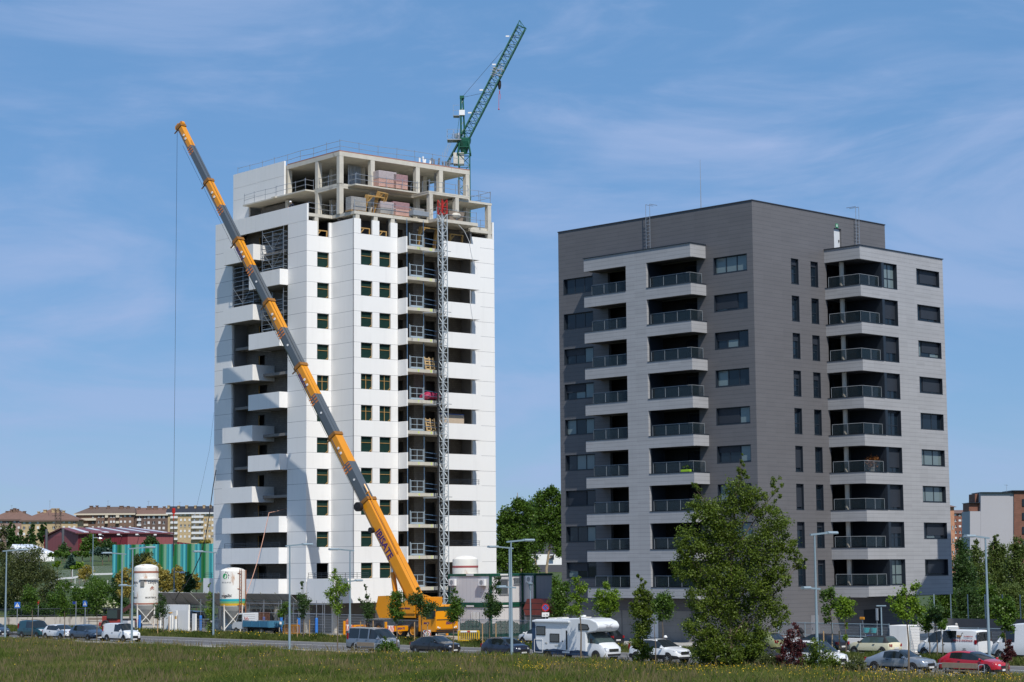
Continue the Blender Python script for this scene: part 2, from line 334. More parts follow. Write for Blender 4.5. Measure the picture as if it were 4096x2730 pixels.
strip('parking_line', [(111.55, .004), (111.67, .004)], -330, 130, line_m)
strip('far_kerb', [(117.85, -.2), (117.85, .15), (118.15, .15), (118.15, -.2)], -196, 130, kerb_m)
strip('verge_ground', [(118.1, .13), (119.2, .34), (120.4, .40), (120.8, .36)], -193, 130, soil, nu=20)
strip('site_ground', [(120.7, .40), (190, .42)], -193, -126, site_m)
strip('parking_bay', [(120.7, .345), (123.4, .35)], -126, 130, asphalt)
strip('pavement', [(123.4, .36), (123.4, .45), (190, .46)], -126, 130, paving)
# side road on the left with its line, beyond the verge corner
def sheet(name, pts, m, kind='structure'):
    b = MB(); b.add(pts, [list(range(len(pts)))]); o = b.build(name, m); struct(o, kind); return o
sheet('side_road', [(-150, 216, .0), (-46, 216, .0), (-33, 252, .0), (-150, 252, .0)], mat('asphalt_side', (.10, .10, .105), .9, var=.15, vs=.8))
sheet('side_road_line', [(-120, 245.2, .006), (-36, 245.2, .006), (-36, 245.9, .006), (-120, 245.9, .006)], line_m)
# hillside behind, on the left, rising to the town
hv = []; hf = []; nx, ny = 44, 40
def hillz(X, Y):
    t = (Y-252)
    z = np.interp(t, [0, 8, 26, 70, 120, 180, 330, 700, 1200], [.4, 1.2, 3.2, 5.0, 7.2, 9.2, 11, 13, 14])
    return (z + .5*math.sin(X*.07+Y*.031)*min(1, t/60))*(1 if X < 20 else max(0, 1-(X-20)/25))-.3*(X > 20)
for j in range(ny+1):
    Y = 252.4 + (j/ny)**1.8*1300
    for i in range(nx+1):
        X = -420 + i/nx*900
        hv.append((X, Y, hillz(X, Y)))
for j in range(ny):
    for i in range(nx):
        a = j*(nx+1)+i; hf.append((a, a+1, a+nx+2, a+nx+1))
hill_m = mat('hill_grass', (.042, .068, .013), .95, var=.4, vs=.18, bump=.6, bs=2.2, detail=7, stain=((.085, .095, .02), .56, (.03, .06, .1)))
struct(MB().add(hv, hf).build('hillside', hill_m, smooth=60))
# ================================================================== the grey apartment block
F3 = 3.135; NF = 9
_c = RD.l(atY(3007.1, 797.8, 165.0)); RU, RVV = _c[0], _c[1]
gb = thing('apartment_block', 'finished ten storey apartment block in dark and light grey cladding with corner balconies', 'building', RD.w(RU, RVV, 0), -RD.t)
J = 3.135/9
clad_dark = panelled('dark_grey_cladding', (.138, .135, .142), (.08, .083, .087), hor=[(J, .022, .13)], ver=[('X', 1.25, .012, .2, .45), ('Y', 1.25, .012, .2, .45)], rough=.55, var=.07, vs=.35, tile=.05)
clad_lite = panelled('light_grey_cladding', (.355, .358, .37), (.20, .20, .21), hor=[(J, .022, .13)], ver=[('X', .8, .012, .2, .5), ('Y', .8, .012, .2, .5)], rough=.6, var=.07, vs=.5, tile=.05, streak=.2, tint=(.34, .34, .355))
T = [32.23-F3*i for i in range(NF)]; BT = [30.06-F3*i for i in range(NF)]
wl = [(-21.5, -17.94, t-1.42, t-.03) for t in T]; wr = [(-4.18, -.64, t-1.42, t-.03) for t in T]
rec = [(-16.13, -6.0, b, t) for b, t in zip(BT, T)]
MB().wall('y', 0, .32, -22.1, 0, .4, 36.5, wl+wr+rec).build('wall', clad_dark, gb)
n1h = [(5.03, 6.04, t-2.14, t) for t in T]; n2h = [(7.72, 8.74, t-2.14, t) for t in T]; rch = [(9.95, 12.7, b, t) for b, t in zip(BT, T)]
MB().wall('x', -.32, 0, .32, 21.9, .4, 33.4, n1h+n2h+rch+[(14.0, 16.6, .4, 2.9)]).build('wall', clad_dark, gb)
MB().wall('x', -.32, 0, .32, 18.67, 33.4, 36.5, [(11.14, 12.19, 33.4, 35.45)]).build('wall', clad_dark, gb)
MB().box(-22.1, -21.8, .32, 21.9, .4, 33.4).box(-22.1, -21.8, .32, 18.67, 33.4, 36.5).box(-21.8, -.32, 21.6, 21.9, .4, 33.4).box(-21.8, -.32, 18.4, 18.67, 33.4, 36.5).build('rear_wall', clad_dark, gb)
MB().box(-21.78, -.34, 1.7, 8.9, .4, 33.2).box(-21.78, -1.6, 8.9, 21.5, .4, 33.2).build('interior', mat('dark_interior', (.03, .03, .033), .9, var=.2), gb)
o = MB().box(-22.15, .05, -.05, 18.72, 36.5, 36.58).box(-3, -.6, 18.75, 21.9, 33.42, 33.5).build('roof', mat('roof_cap', (.03, .03, .035), .5), gb)
MB().box(-15.2, -13.9, 3, 5, 36.58, 36.72).box(-3.2, -2.2, 1, 3, 36.58, 36.70).build('roof_hatch', anthracite, o)
# light volume on the left facade
h = [(-17.2, -12.23, b, t) for b, t in zip(BT, T)]+[(-9.91, -4.9, b, t) for b, t in zip(BT, T)]
lb = MB().wall('y', -1.98, -1.74, -17.13, -5.02, 4.1, 33.36, h)
for i in range(NF+1):
    z0, z1 = (32.26, 33.36) if i == NF else (BT[i]-.945, BT[i])
    if i < NF: z0 += 0
    lb.box(-17.13, -16.93, -1.74, -.002, z0, z1).box(-5.22, -5.02, -1.74, -.002, z0, z1)
lb.build('balcony_cladding', clad_lite, gb)
cap = MB()
for i in range(NF+1):
    z1 = 33.36 if i == NF else BT[i]
    if i == NF: cap.box(-17.2, -4.96, -2.05, -.003, z1, z1+.07)
    else: cap.box(-17.17, -12.24, -2.02, -1.5, z1, z1+.05).box(-9.9, -4.98, -2.02, -1.5, z1, z1+.05).box(-17.17, -16.7, -1.5, -.003, z1, z1+.05).box(-5.3, -4.98, -1.5, -.003, z1, z1+.05)
cap.build('coping', anthracite, gb)
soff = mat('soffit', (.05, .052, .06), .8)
for i in range(NF+1):
    z = (32.26 if i == NF else BT[i]-.94)
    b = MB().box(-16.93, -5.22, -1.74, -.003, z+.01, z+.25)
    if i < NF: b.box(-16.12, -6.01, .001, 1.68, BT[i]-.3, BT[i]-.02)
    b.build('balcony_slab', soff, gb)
for i in range(NF):                                                   # dark reveal of each balcony opening
    z0, z1 = BT[i]+.05, T[i]
    MB().box(-9.9, -9.86, -1.73, -.004, z0, z1).box(-12.28, -12.24, -1.73, -.004, z0, z1).build('reveal', anthracite, gb)
def rail(pts, z, name='glass_railing', h=.9, post=1.5, ends=True):
    """glass panels between posts along a run of (x,y) points"""
    fr = MB(); gl = MB()
    for (x0, y0), (x1, y1) in zip(pts, pts[1:]):
        n = max(1, round(math.hypot(x1-x0, y1-y0)/post))
        fr.tube((x0, y0, z+h), (x1, y1, z+h), .022, 5)
        for k in range(n+1):
            x, y = x0+(x1-x0)*k/n, y0+(y1-y0)*k/n; fr.tube((x, y, z), (x, y, z+h), .018, 5)
        d = Vector((x1-x0, y1-y0, 0)).normalized(); nrm = Vector((-d.y, d.x, 0))*.01
        gl.slab((x0, y0, z+.05), (x1, y1, z+.05), (x1, y1, z+h-.03), (x0, y0, z+h-.03), nrm)
    o = fr.build(name, steel_grey, gb); gl.build('glass_panel', glass_rail, o); return o
def window(par, ax, t, a0, a1, z0, z1, cols=(.5,), shut=0., depth=.22, curt=False, side=1, frame=.07, transom=None, sill=True):
    """window set `depth` behind the face t; ax 'y': face looks to -y, ax 'x': face looks to +x"""
    tt = t+depth if ax == 'y' else t-depth; o = .002; e = .03
    fr = MB()
    def bx(m, p, q, u, v, d0, d1):
        if ax == 'y': m.box(p, q, tt+d0, tt+d1, u, v)
        else: m.box(tt-d1, tt-d0, p, q, u, v)
    lin = MB()
    def rv(p, q, u, v):                                               # dark metal lining of the opening
        if ax == 'y': lin.box(p, q, t-.012, tt+.1, u, v)
        else: lin.box(tt-.1, t+.012, p, q, u, v)
    rv(a0+o, a0+e, z0+e, z1-e); rv(a1-e, a1-o, z0+e, z1-e); rv(a0+o, a1-o, z1-e, z1-o); rv(a0-.02, a1+.02, z0-.03, z0+e)
    A0, A1, Z0, Z1 = a0+e, a1-e, z0+e, z1-e
    bx(fr, A0, A0+frame, Z0, Z1, 0, .07); bx(fr, A1-frame, A1, Z0, Z1, 0, .07); bx(fr, A0+frame, A1-frame, Z0, Z0+frame, 0, .07); bx(fr, A0+frame, A1-frame, Z1-frame, Z1, 0, .07)
    cs = [A0+(A1-A0)*c for c in cols]
    for c in cs: bx(fr, c-.05, c+.05, Z0+frame, Z1-frame, .002, .065)
    if transom: bx(fr, A0+frame, A1-frame, Z0+(Z1-Z0)*transom-.04, Z0+(Z1-Z0)*transom+.04, .004, .06)
    w = fr.build('window', anthracite, par)
    lin.build('reveal', anthracite, w)
    gl = MB(); ed = [A0+.02, *cs, A1-.02]
    for q, (p0_, p1_) in enumerate(zip(ed, ed[1:])): bx(gl, p0_, p1_, Z0+.02, Z1-.02, .03, .04); gl.m[-6:] = [int(curt or (len(cs) > 1 and random.random() < .3))]*6
    gl.build('pane', [glass_win, glass_curt], w)
    if shut > 0:
        s = MB(); bx(s, A0+.02, (cs[-1] if len(cs) > 1 else A1)-.02, Z1-(Z1-Z0)*shut, Z1-.02, -.03, -.005); s.build('shutter', shutter_m, w)
    return w
glass_curt = glassy('window_glass_pale', (.16, .21, .22), .04, spec=.6)
random.seed(5)
for i in range(NF):
    z = BT[i]+.05; t = T[i]
    rail([(-16.6, -.05), (-16.6, -1.55), (-12.3, -1.55)], z); rail([(-9.82, -1.55), (-5.45, -1.55), (-5.45, -.05)], z)
    window(gb, 'y', 0, -21.5, -17.94, t-1.42, t-.03, (.33, .66), shut=[0, 0, .45, .55, 0, 0, .95, 0, .55][i], curt=False)
    window(gb, 'y', 0, -4.18, -.64, t-1.42, t-.03, (.33, .66), shut=[0, .9, .5, 0, .95, .4, 0, 0, 0][i], curt=i in (0,))
    window(gb, 'y', 1.5, -14.6, -12.0, BT[i]+.0, BT[i]+2.05, (.5,), depth=.1); window(gb, 'y', 1.5, -8.6, -6.1, BT[i]+.0, BT[i]+2.05, (.5,), depth=.1)
    window(gb, 'x', 0, 5.03, 6.04, t-2.14, t, (), shut=[.25, .1, .3, .3, 0, .85, .9, .3, .3][i], transom=.42)
    window(gb, 'x', 0, 7.72, 8.74, t-2.14, t, (), shut=[.2, .1, .35, .3, 0, 0, 0, .2, .2][i], transom=.42, curt=False)
# light volume on the right facade
h = [(9.5, 15.0, b, t) for b, t in zip(BT, T)]+[(17.9, 21.4, t-1.42, t-.03) for t in T]
rb = MB().wall('x', 3.43, 3.67, 9.68, 22.0, 4.1, 33.36, h)
for i in range(NF+1):
    z0, z1 = (32.26, 33.36) if i == NF else (BT[i]-.945, BT[i])
    rb.box(.002, 3.43, 9.68, 9.9, z0, z1)
rb.box(.002, 3.43, 21.78, 22.0, 4.1, 33.36)
rb.build('balcony_cladding', clad_lite, gb)
cap = MB().box(.003, 3.74, 9.61, 22.07, 33.36, 33.43)
for i in range(NF): cap.box(.003, 3.71, 9.64, 10.1, BT[i], BT[i]+.05).box(3.2, 3.71, 10.1, 12.69, BT[i], BT[i]+.05)
cap.build('coping', anthracite, gb)
for i in range(NF):
    z = BT[i]+.05; t = T[i]
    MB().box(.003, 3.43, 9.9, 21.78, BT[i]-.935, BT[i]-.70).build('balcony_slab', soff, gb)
    MB().box(.003, 3.42, 12.72, 13.0, BT[i]-.69, t+.02).box(3.35, 3.69, 12.70, 13.02, BT[i]+.02, t-.01).build('partition', anthracite, gb)
    MB().lathe([(.2, BT[i]-.69), (.2, t+.02)], (1.2, 10.45, 0), 16).build('column', concrete, gb)
    rail([(.15, 10.0), (3.35, 10.0), (3.35, 12.68)], z)
    window(gb, 'x', 3.67, 13.03, 14.97, BT[i]+.02, t, (.5,), shut=[0, .75, .65, .7, .1, .8, .9, .45, 0][i], curt=i in (0, 8), transom=.4, depth=.3)
    window(gb, 'x', 3.67, 17.9, 21.4, t-1.42, t-.03, (.22, .6), shut=0, curt=i in (6,), depth=.3)
    if [1, 1, 1, 1, 0, 0, 0, 1, 1][i]:
        MB().box(3.38, 3.41, 18.75, 21.3, t-1.42+[.2, .25, .4, .15, 0, 0, 0, .3, .15][i], t-.1).build('shutter', shutter_m, gb)
    window(gb, 'x', -1.4, 10.3, 12.6, BT[i], BT[i]+2.1, (.5,), depth=.1)
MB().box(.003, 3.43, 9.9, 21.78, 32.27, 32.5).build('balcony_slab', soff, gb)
MB().box(-22.0, -.33, .33, 18.3, 36.3, 36.49).box(-21.7, -.35, 1.71, 21.4, 33.21, 33.36).build('roof_deck', mat('roof_gravel', (.3, .29, .27), .9), gb)
# ground floor, door, ladders, aerial
conc_b = bricky('grey_block_panels', (.235, .225, .215), (.26, .25, .235), (.19, .18, .17), bw=1.2, bh=.6, ms=.01)
MB().box(-20.9, -15.05, -.03, -.002, .42, 3.03).box(-14.95, -7.3, -.03, -.002, .42, 3.03).build('plinth', conc_b, gb)
d = MB().box(-12.1, -10.9, -.055, -.031, .45, 2.75).build('door', white_paint, gb); MB().box(-11.98, -11.93, -.1, -.056, 1.4, 1.6).build('handle', black, d)
MB().box(-.30, -.05, 14.05, 16.55, .42, 2.88).build('entrance', black, gb)
d = MB().box(.002, .03, 6.6, 7.7, .5, 2.6).build('door', mat('grey_steel_door', (.2, .2, .215), .5), gb); MB().box(.03, .08, 6.72, 6.77, 1.4, 1.6).build('handle', black, d)
d = MB().box(-.22, -.16, 11.16, 12.17, 33.42, 35.43).build('door', mat('pale_roof_door', (.62, .64, .66), .5), gb); MB().box(-.16, -.09, 11.96, 12.02, 34.3, 34.5).build('handle', black, d)
MB().box(.004, .03, 11.4, 11.75, 35.5, 35.85).build('exit_sign', mat('exit_green', (.02, .28, .12), .5), gb)
MB().box(.032, .036, 11.5, 11.62, 35.57, 35.78).build('sign_symbol', white_paint, gb)
def ladder(par, f, z0, z1, zt):
    m = MB()
    for s_ in (0, .45): m.tube(f(s_, .28, z0), f(s_, .28, zt), .025, 5); m.tube(f(s_, .28, zt), f(s_, -.7, zt), .025, 5)
    z = z0+.15
    while z < z1: m.tube(f(0, .28, z), f(.45, .28, z), .02, 5); m.tube(f(0, .28, z), f(0, 0, z), .015, 4); z += .3
    m.build('ladder', steel, par)
ladder(gb, lambda s_, d_, z: (-11.35+s_, -d_, z), 33.6, 36.5, 37.6)
ladder(gb, lambda s_, d_, z: (d_, 14.0+s_, z), 33.6, 36.5, 37.6)
MB().tube((-9.6, 5, 36.5), (-9.6, 5, 42.0), .05, 6, r2=.015).build('aerial', steel, gb)
# ================================================================== the white tower under construction
_c = TF.l(atY(1227.7, 810.2, 202.0)); TU, TV = _c[0], _c[1]
wt = thing('unfinished_tower', 'tall white apartment tower under construction with bare concrete floors at its top', 'building', TF.w(TU, TV, 0), -TF.t)
def tp(a, b, z=0.): return TF.w(TU+a, TV+b, z)                         # tower coordinates to world
def t_on_a(x, y, a): P = TF.l(onu(TF, x, y, TU+a)); return P[0]-TU, P[1]-TV, P[2]
def t_on_b(x, y, b): P = TF.l(onv(TF, x, y, TV+b)); return P[0]-TU, P[1]-TV, P[2]
H3 = 3.115
WT = [38.37-H3*k for k in range(11)]; WB = [36.85-H3*k for k in range(11)]        # window heads and sills, top floor first
SL = [39.05-H3*k for k in range(12)]                                              # slab tops of the finished floors
net_m = panelled('green_safety_net', (.006, .045, .032), (.0, .012, .012), hor=[(.13, .05, 0)], ver=[('Y', .13, .05, 0, .9)], rough=.8, var=.3, vs=3)
# left face
MB().box(-17.1, -13.75, 0, .22, 4.15, 41.45).box(-3.36, 0, 0, .22, 4.15, 41.45).build('facade_panel', white_panel, wt)
pp = MB()
for a0, a1 in ((-17.1, -11.42), (-11.40, -3.36), (-3.34, 0)): pp.box(a0, a1, 0, .2, 41.47, 43.2)
pp.build('parapet_panel', white_plain, wt)
MB().box(-17.1, -16.9, .23, 21, 4.15, 43.1).box(-16.9, 3.6, 21.0, 21.2, .5, 42.0).build('rear_wall', white_plain, wt)
# right face 1, left face 2, right face 2
hs = [(1.27, 2.72, b, t) for b, t in zip(WB, WT)]+[(1.28, 2.72, 39.98, 43)]
MB().wall('x', -.2, 0, .225, 3.02, 4.15, 41.47, hs).build('facade_panel', white_panel, wt)
MB().box(.0, 3.83, 3.03, 3.23, 3.4, 41.47).build('facade_panel', white_panel, wt)
hs = [(3.88, 5.3, b, t) for b, t in zip(WB, WT)]+[(6.17, 7.6, b, t) for b, t in zip(WB, WT)]+[(3.88, 5.3, 39.98, 43), (6.17, 7.6, 39.98, 43)]
MB().wall('x', 3.65, 3.85, 3.03, 8.46, 3.4, 41.47, hs).build('facade_panel', white_panel, wt)
MB().box(3.65, 3.85, 18.1, 21.2, 3.4, 41.05).build('facade_panel', white_panel, wt)
MB().box(3.6, 3.84, 20.98, 21.2, 41.07, 42.85).build('facade_panel', white_plain, wt)
# window openings: green net and battens
def netwin(ax, t, p, q, z0, z1, cross, curt=0):
    m = MB(); f = MB()
    def bx(mm, p, q, u, v, d):
        if ax == 'x': mm.box(t-.16-d, t-.16, p, q, u, v)
        else: mm.box(p, q, t+.16, t+.16+d, u, v)
    bx(f, p+.002, q-.002, z0+(z1-z0)*.60, z0+(z1-z0)*.60+.04, .03)
    if cross: bx(f, (p+q)/2-.025, (p+q)/2+.025, z0+.01, z1-.01, .035)
    bx(f, q-.03, q-.004, z0+.01, z1-.01, .03)
    w_ = f.build('window', wood, wt)
    bx(m, p+.01, q-.01, z0+.012, z1-.012, .012); n_ = MB(); n_.v = m.v; n_.f = m.f; n_.m = m.m
    n_.xf(Matrix.Translation((-.06, 0, 0) if ax == 'x' else (0, .06, 0))); n_.build('safety_net', net_m, w_)
    bd = MB()
    if ax == 'x': bd.tube((t-.13, q-.3, z0+.02), (t-.13, q-.05, z0+.25), .03, 4)
    bd.build('brace', wood, w_)
for k in range(10):
    cr = k in (4, 5)
    netwin('x', 0, 1.27, 2.72, WB[k], WT[k], k == 4)
    netwin('x', 3.85, 3.88, 5.3, WB[k], WT[k], cr); netwin('x', 3.85, 6.17, 7.6, WB[k], WT[k], cr)
netwin('x', 3.85, 3.88, 5.3, WB[10], WT[10], False); netwin('x', 3.85, 6.17, 7.6, WB[10], WT[10], False)
# left recess: back wall with doors and windows, side reveals, balconies
br_h = []
for k in range(12):
    s0 = SL[k]
    br_h += [(-11.3, -9.6 if k % 2 else -10.1, s0+.02, s0+2.2), (-5.6, -4.3, s0+.6, s0+2.25)]
MB().wall('y', 1.7, 1.9, -13.7, -3.4, 4.2, 42, br_h).build('inner_wall', brick_grey, wt)
MB().box(-13.74, -13.55, .23, 1.69, 4.2, 41.4).box(-3.56, -3.37, .23, 1.69, 4.2, 41.4).box(-13.7, -3.4, 2.9, 3.0, .5, 42).build('inner_wall', mat('inner_concrete', (.17, .165, .165), .9, var=.25, vs=1.0), wt)
for k in range(12):
    s0 = SL[k]; b = MB()
    b.box(-11.28, -11.2, 1.75, 1.82, s0+.02, s0+2.18).box(-5.58, -5.5, 1.75, 1.82, s0+.6, s0+2.2).box(-4.4, -4.32, 1.75, 1.82, s0+.6, s0+2.2)
    b.build('door_frame', wood, wt)
for k in range(11):
    z0, z1 = WT[k]+.0, (WB[k-1] if k else 39.98)                       # band between the window rows
    low = k >= 9
    def bal(a0, a1, back, le, z0=z0, z1=z1):
        m = MB().box(a0, a1, -1.0, -.84, z0, z1).box(a1-.16, a1, -.84, back, z0, z1).box(a0, a0+.16, -.84, le, z0, z1)
        o = m.build('balcony', white_plain, wt)
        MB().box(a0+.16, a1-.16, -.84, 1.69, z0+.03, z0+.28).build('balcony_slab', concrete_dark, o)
        return o
    if low: bal(-13.85, -3.34, -.005, -.005)
    elif k % 2 == 0: bal(-13.9, -8.25, 1.69, -.005)
    else: bal(-9.0, -3.34, -.005, 1.69)
    if not low:
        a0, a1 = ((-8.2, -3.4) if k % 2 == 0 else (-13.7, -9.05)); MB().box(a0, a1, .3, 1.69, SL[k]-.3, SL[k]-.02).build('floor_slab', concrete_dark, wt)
MB().box(-13.85, -3.34, -1.0, -.84, 4.2, WB[10]).box(-3.5, -3.34, -.84, -.005, 4.2, WB[10]).box(-13.85, -13.69, -.84, -.005, 4.2, WB[10]).build('balcony', white_plain, wt)
for (a0, a1, b0, z) in ((-13.7, -3.5, -.75, WB[10]), (-13.7, -3.5, -.75, WB[9]), (-8.2, -3.5, -.75, WB[8])):
    m = MB()
    for q in (.17, .34, .5): m.tube((a0, b0, z+q), (a1, b0, z+q), .018, 5)
    n = int((a1-a0)/1.3)
    for i in range(n+1): m.tube((a0+(a1-a0)*i/n, b0, z-.1), (a0+(a1-a0)*i/n, b0, z+.52), .022, 5)
    m.build('railing', anthracite, wt)
# right balconies with the hoist bay
for k in range(11):
    z0, z1 = WT[k], (WB[k-1] if k else 39.98)
    MB().box(3.86, 5.3, 8.47, 8.61, z0, z1).build('balcony_end_panel', white_plain, wt)
    m = MB().box(5.15, 5.3, 13.3, 18.09, z0, z1).box(3.86, 5.15, 17.95, 18.09, z0, z1)
    o = m.build('balcony', white_plain, wt)
    MB().box(2.2, 5.13, 13.3, 17.94, SL[k]-.33, SL[k]-.05).box(2.2, 5.28, 8.62, 13.29, SL[k]-.33, SL[k]).build('balcony_slab', concrete, o)
    if k >= 8:
        r_ = MB()
        for q in (.2, .4, .55): r_.tube((5.2, 13.4, z1+q), (5.2, 17.9, z1+q), .018, 5)
        for b_ in (13.5, 15, 16.5, 17.8): r_.tube((5.2, b_, z1), (5.2, b_, z1+.56), .02, 5)
        r_.build('railing', anthracite, o)
    nm = str(12-k)
    yel = mat('fluorescent_paint', (.62, .78, .10), .7, var=.2, vs=9)
    for b_ in (10.0, 11.6): text('painted_number', nm, .34, yel, o, axes((5.285, b_, SL[k]-.16), (0, 1, 0), (0, 0, 1)), .002, .012)
o = MB().box(2.2, 5.28, 8.62, 17.94, SL[11]-.33, SL[11]).build('balcony_slab', concrete, wt)
for b_ in (10.0, 11.6): text('painted_number', '1', .34, MATS['fluorescent_paint'], o, axes((5.285, b_, SL[11]-.16), (0, 1, 0), (0, 0, 1)), .002, .012)
m = MB(); m.wall('x', 1.9, 2.1, 8.48, 18.09, 4.2, 42, [(9.2, 10.5, SL[k]+.02, SL[k]+2.2) for k in range(12)]+[(12.6, 14.6, SL[k]+.02, SL[k]+2.3) for k in range(12)])
m.box(2.1, 3.3, 10.9, 12.4, 4.2, 41.9); m.build('inner_wall', brick_grey, wt)
MB().box(2.1, 3.64, 8.3, 8.46, 4.2, 41.9).box(2.1, 3.64, 18.1, 18.3, 4.2, 41.9).box(.7, .8, 3.3, 20.9, .5, 42).build('inner_wall', MATS['inner_concrete'], wt)
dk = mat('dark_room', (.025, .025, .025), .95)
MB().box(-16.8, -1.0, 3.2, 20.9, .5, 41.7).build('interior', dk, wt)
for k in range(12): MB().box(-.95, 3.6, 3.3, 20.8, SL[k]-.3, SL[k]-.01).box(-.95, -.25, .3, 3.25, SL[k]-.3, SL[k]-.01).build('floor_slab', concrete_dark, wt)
# ---- bare upper storeys
def polyslab(name, poly, z, th, m=concrete): return MB().prism(poly, 'z', z-th, z).build(name, m, wt)
polyslab('floor_slab', [(-16.85, .24), (-.03, .24), (-.03, 3.1), (3.83, 3.1), (3.83, 12.43), (5.3, 12.43), (5.3, 17.85), (3.6, 17.85), (3.6, 20.9), (-16.85, 20.9)], 42.24, .32)
polyslab('floor_slab', [(1.0, 18.0), (3.83, 18.0), (3.83, 20.95), (1.0, 20.95)], 41.87, .30)
polyslab('floor_slab', [(-14.7, 1.85), (-8.9, 1.85), (-8.9, 1.6), (-8.2, 1.6), (-8.2, 1.85), (-3.0, 1.85), (-3.0, 2.97), (1.44, 2.97), (1.44, 4.0), (2.75, 4.0), (2.75, 12.0), (1.5, 12.0), (1.5, 12.3), (4.1, 12.3), (4.1, 17.75), (1.44, 17.75), (1.44, 19.9), (-14.7, 19.9)], 45.24, .14)
MB().box(-3.0, 1.43, 2.98, 3.3, 44.9, 45.38).box(1.1, 1.43, 3.3, 19.8, 44.88, 45.36).box(1.2, 4.09, 12.32, 12.7, 44.9, 45.1).box(3.7, 4.09, 12.7, 17.7, 44.92, 45.09).build('edge_beam', concrete, wt)
polyslab('floor_slab', [(-2, 16.3), (3.85, 16.3), (3.85, 20.95), (-2, 20.95)], 44.86, .22)
polyslab('roof_slab', [(-17.6, 2.97), (1.44, 2.97), (1.44, 19.92), (-17.6, 19.92)], 48.62, .43)
rb_ = bricky('red_edge_brick', (.30, .10, .07), (.36, .14, .10), (.35, .25, .2), bw=.25, bh=.07)
MB().box(-7.9, 1.44, 2.97, 3.1, 48.62, 48.74).box(1.31, 1.44, 3.1, 19.9, 48.62, 48.74).build('edge_course', rb_, wt)
cols = [(-8.3, 2.98), (-2.87, 2.98), (.93, 2.98), (.93, 6.9), (.93, 12.72), (.93, 15.8), (.93, 19.4), (-5.2, 6.4), (-2.5, 8.2), (-2.4, 12.6), (-2.6, 16.4), (-2.8, 19.0), (-8.2, 7.5)]
for a, b in cols: MB().box(a, a+.5, b, b+.5, 45.25, 48.19).box(a+.002, a+.498, b+.002, b+.498, 42.24, 44.9).build('column', concrete, wt)
for a, b, z0, z1 in ((3.6, 12.42, 42.24, 44.9), (3.6, 15.83, 42.24, 44.9), (3.32, 20.42, 41.87, 44.63), (3.32, 20.42, 38.5, 41.56), (3.3, 5.55, 39.0, 41.92), (3.3, 3.3, 39.0, 41.92), (3.3, 7.7, 39.0, 41.9), (-.55, 1.0, 39.0, 41.92), (-.5, 20.3, 42.24, 44.63)):
    MB().box(a, a+.5, b, b+.45, z0, z1).build('column', concrete, wt)
MB().box(-14, -5, 9.5, 9.7, 42.25, 48.1).box(-5.2, -5, 9.7, 17, 42.25, 48.1).box(-13.8, -9.0, 3.6, 3.75, 42.25, 44.9).box(-9.0, -8.85, 3.6, 9.4, 42.25, 44.9).box(-2.2, -2.0, 10, 17.5, 42.25, 44.7).box(-17.4, -4.2, 18.6, 18.8, 42.25, 48.1).box(-4.9, -3.0, 12, 12.2, 45.25, 48.1).build('inner_wall', brick_grey, wt)
# white end wall panels of the set-back storeys, upper left
pp = MB()
for a0, a1, z0, z1 in ((-17.8, -13.27, 47.5, 49.06), (-13.25, -8.0, 47.5, 49.06), (-17.8, -13.27, 46.2, 47.48), (-13.25, -8.0, 45.26, 47.48), (-17.8, -14.72, 42.25, 46.18)): pp.box(a0, a1, 2.62, 2.82, z0, z1)
pp.box(-14.71, -13.27, 2.62, 2.82, 45.26, 46.18).box(-17.8, -17.62, 2.83, 19.5, 42.3, 49.0)
pp.build('facade_panel', white_plain, wt)
MB().box(-.6, -.4, 19.92, 20.1, 45.3, 47.9).build('facade_panel', white_plain, wt)
# podium and terrace parapets
MB().box(.21, 4.78, -.02, .18, 3.35, 5.72).box(4.58, 4.78, .18, 8.3, 3.35, 5.72).box(3.86, 4.57, 8.1, 8.3, 3.35, 5.72).build('podium_parapet', white_plain, wt)
MB().box(.2, 4.57, .19, 8.05, 4.5, 4.8).build('podium_slab', concrete_dark, wt)
MB().box(-20.0, -17.12, .6, .8, 4.2, 5.75).box(-19.9, -17.12, .81, 8, 4.2, 4.5).build('podium_parapet', white_plain, wt)
m = MB()
for q in (.2, .4, .56): m.tube((.3, .08, 5.72+q), (4.7, .08, 5.72+q), .018, 5); m.tube((4.68, .1, 5.72+q), (4.68, 4.2, 5.72+q), .018, 5); m.tube((-19.9, .7, 5.75+q), (-17.2, .7, 5.75+q), .018, 5)
for a in (.3, 1.4, 2.5, 3.6, 4.68): m.tube((a, .08, 5.7), (a, .08, 6.3), .022, 5)
for a in (-19.9, -18.5, -17.2): m.tube((a, .7, 5.7), (a, .7, 6.3), .022, 5)
for b in (1.4, 2.8, 4.2): m.tube((4.68, b, 5.7), (4.68, b, 6.3), .022, 5)
m.build('railing', anthracite, wt)
# ground floor: columns, walls set back
for a, b in ((-16.8, .5), (-11.6, .5), (-6.4, .5), (-1.2, .5), (2.9, 1.0), (3.0, 6.2), (3.1, 11.5), (3.1, 17)): MB().box(a, a+.55, b, b+.45, .42, 4.14 if b < .7 else 3.4).build('column', concrete, wt)
MB().box(-16.6, -9.2, 2.2, 2.4, .42, 4.1).box(-6.2, 1.4, 2.2, 2.4, .42, 4.1).box(1.2, 1.4, 2.4, 20.5, .42, 3.4).build('inner_wall', MATS['inner_concrete'], wt)
MB().box(-16.9, 3.8, .24, 20.9, 4.16, 4.5).box(1.3, 4.5, 8.4, 20.9, 3.4, 3.7).build('floor_slab', concrete_dark, wt)
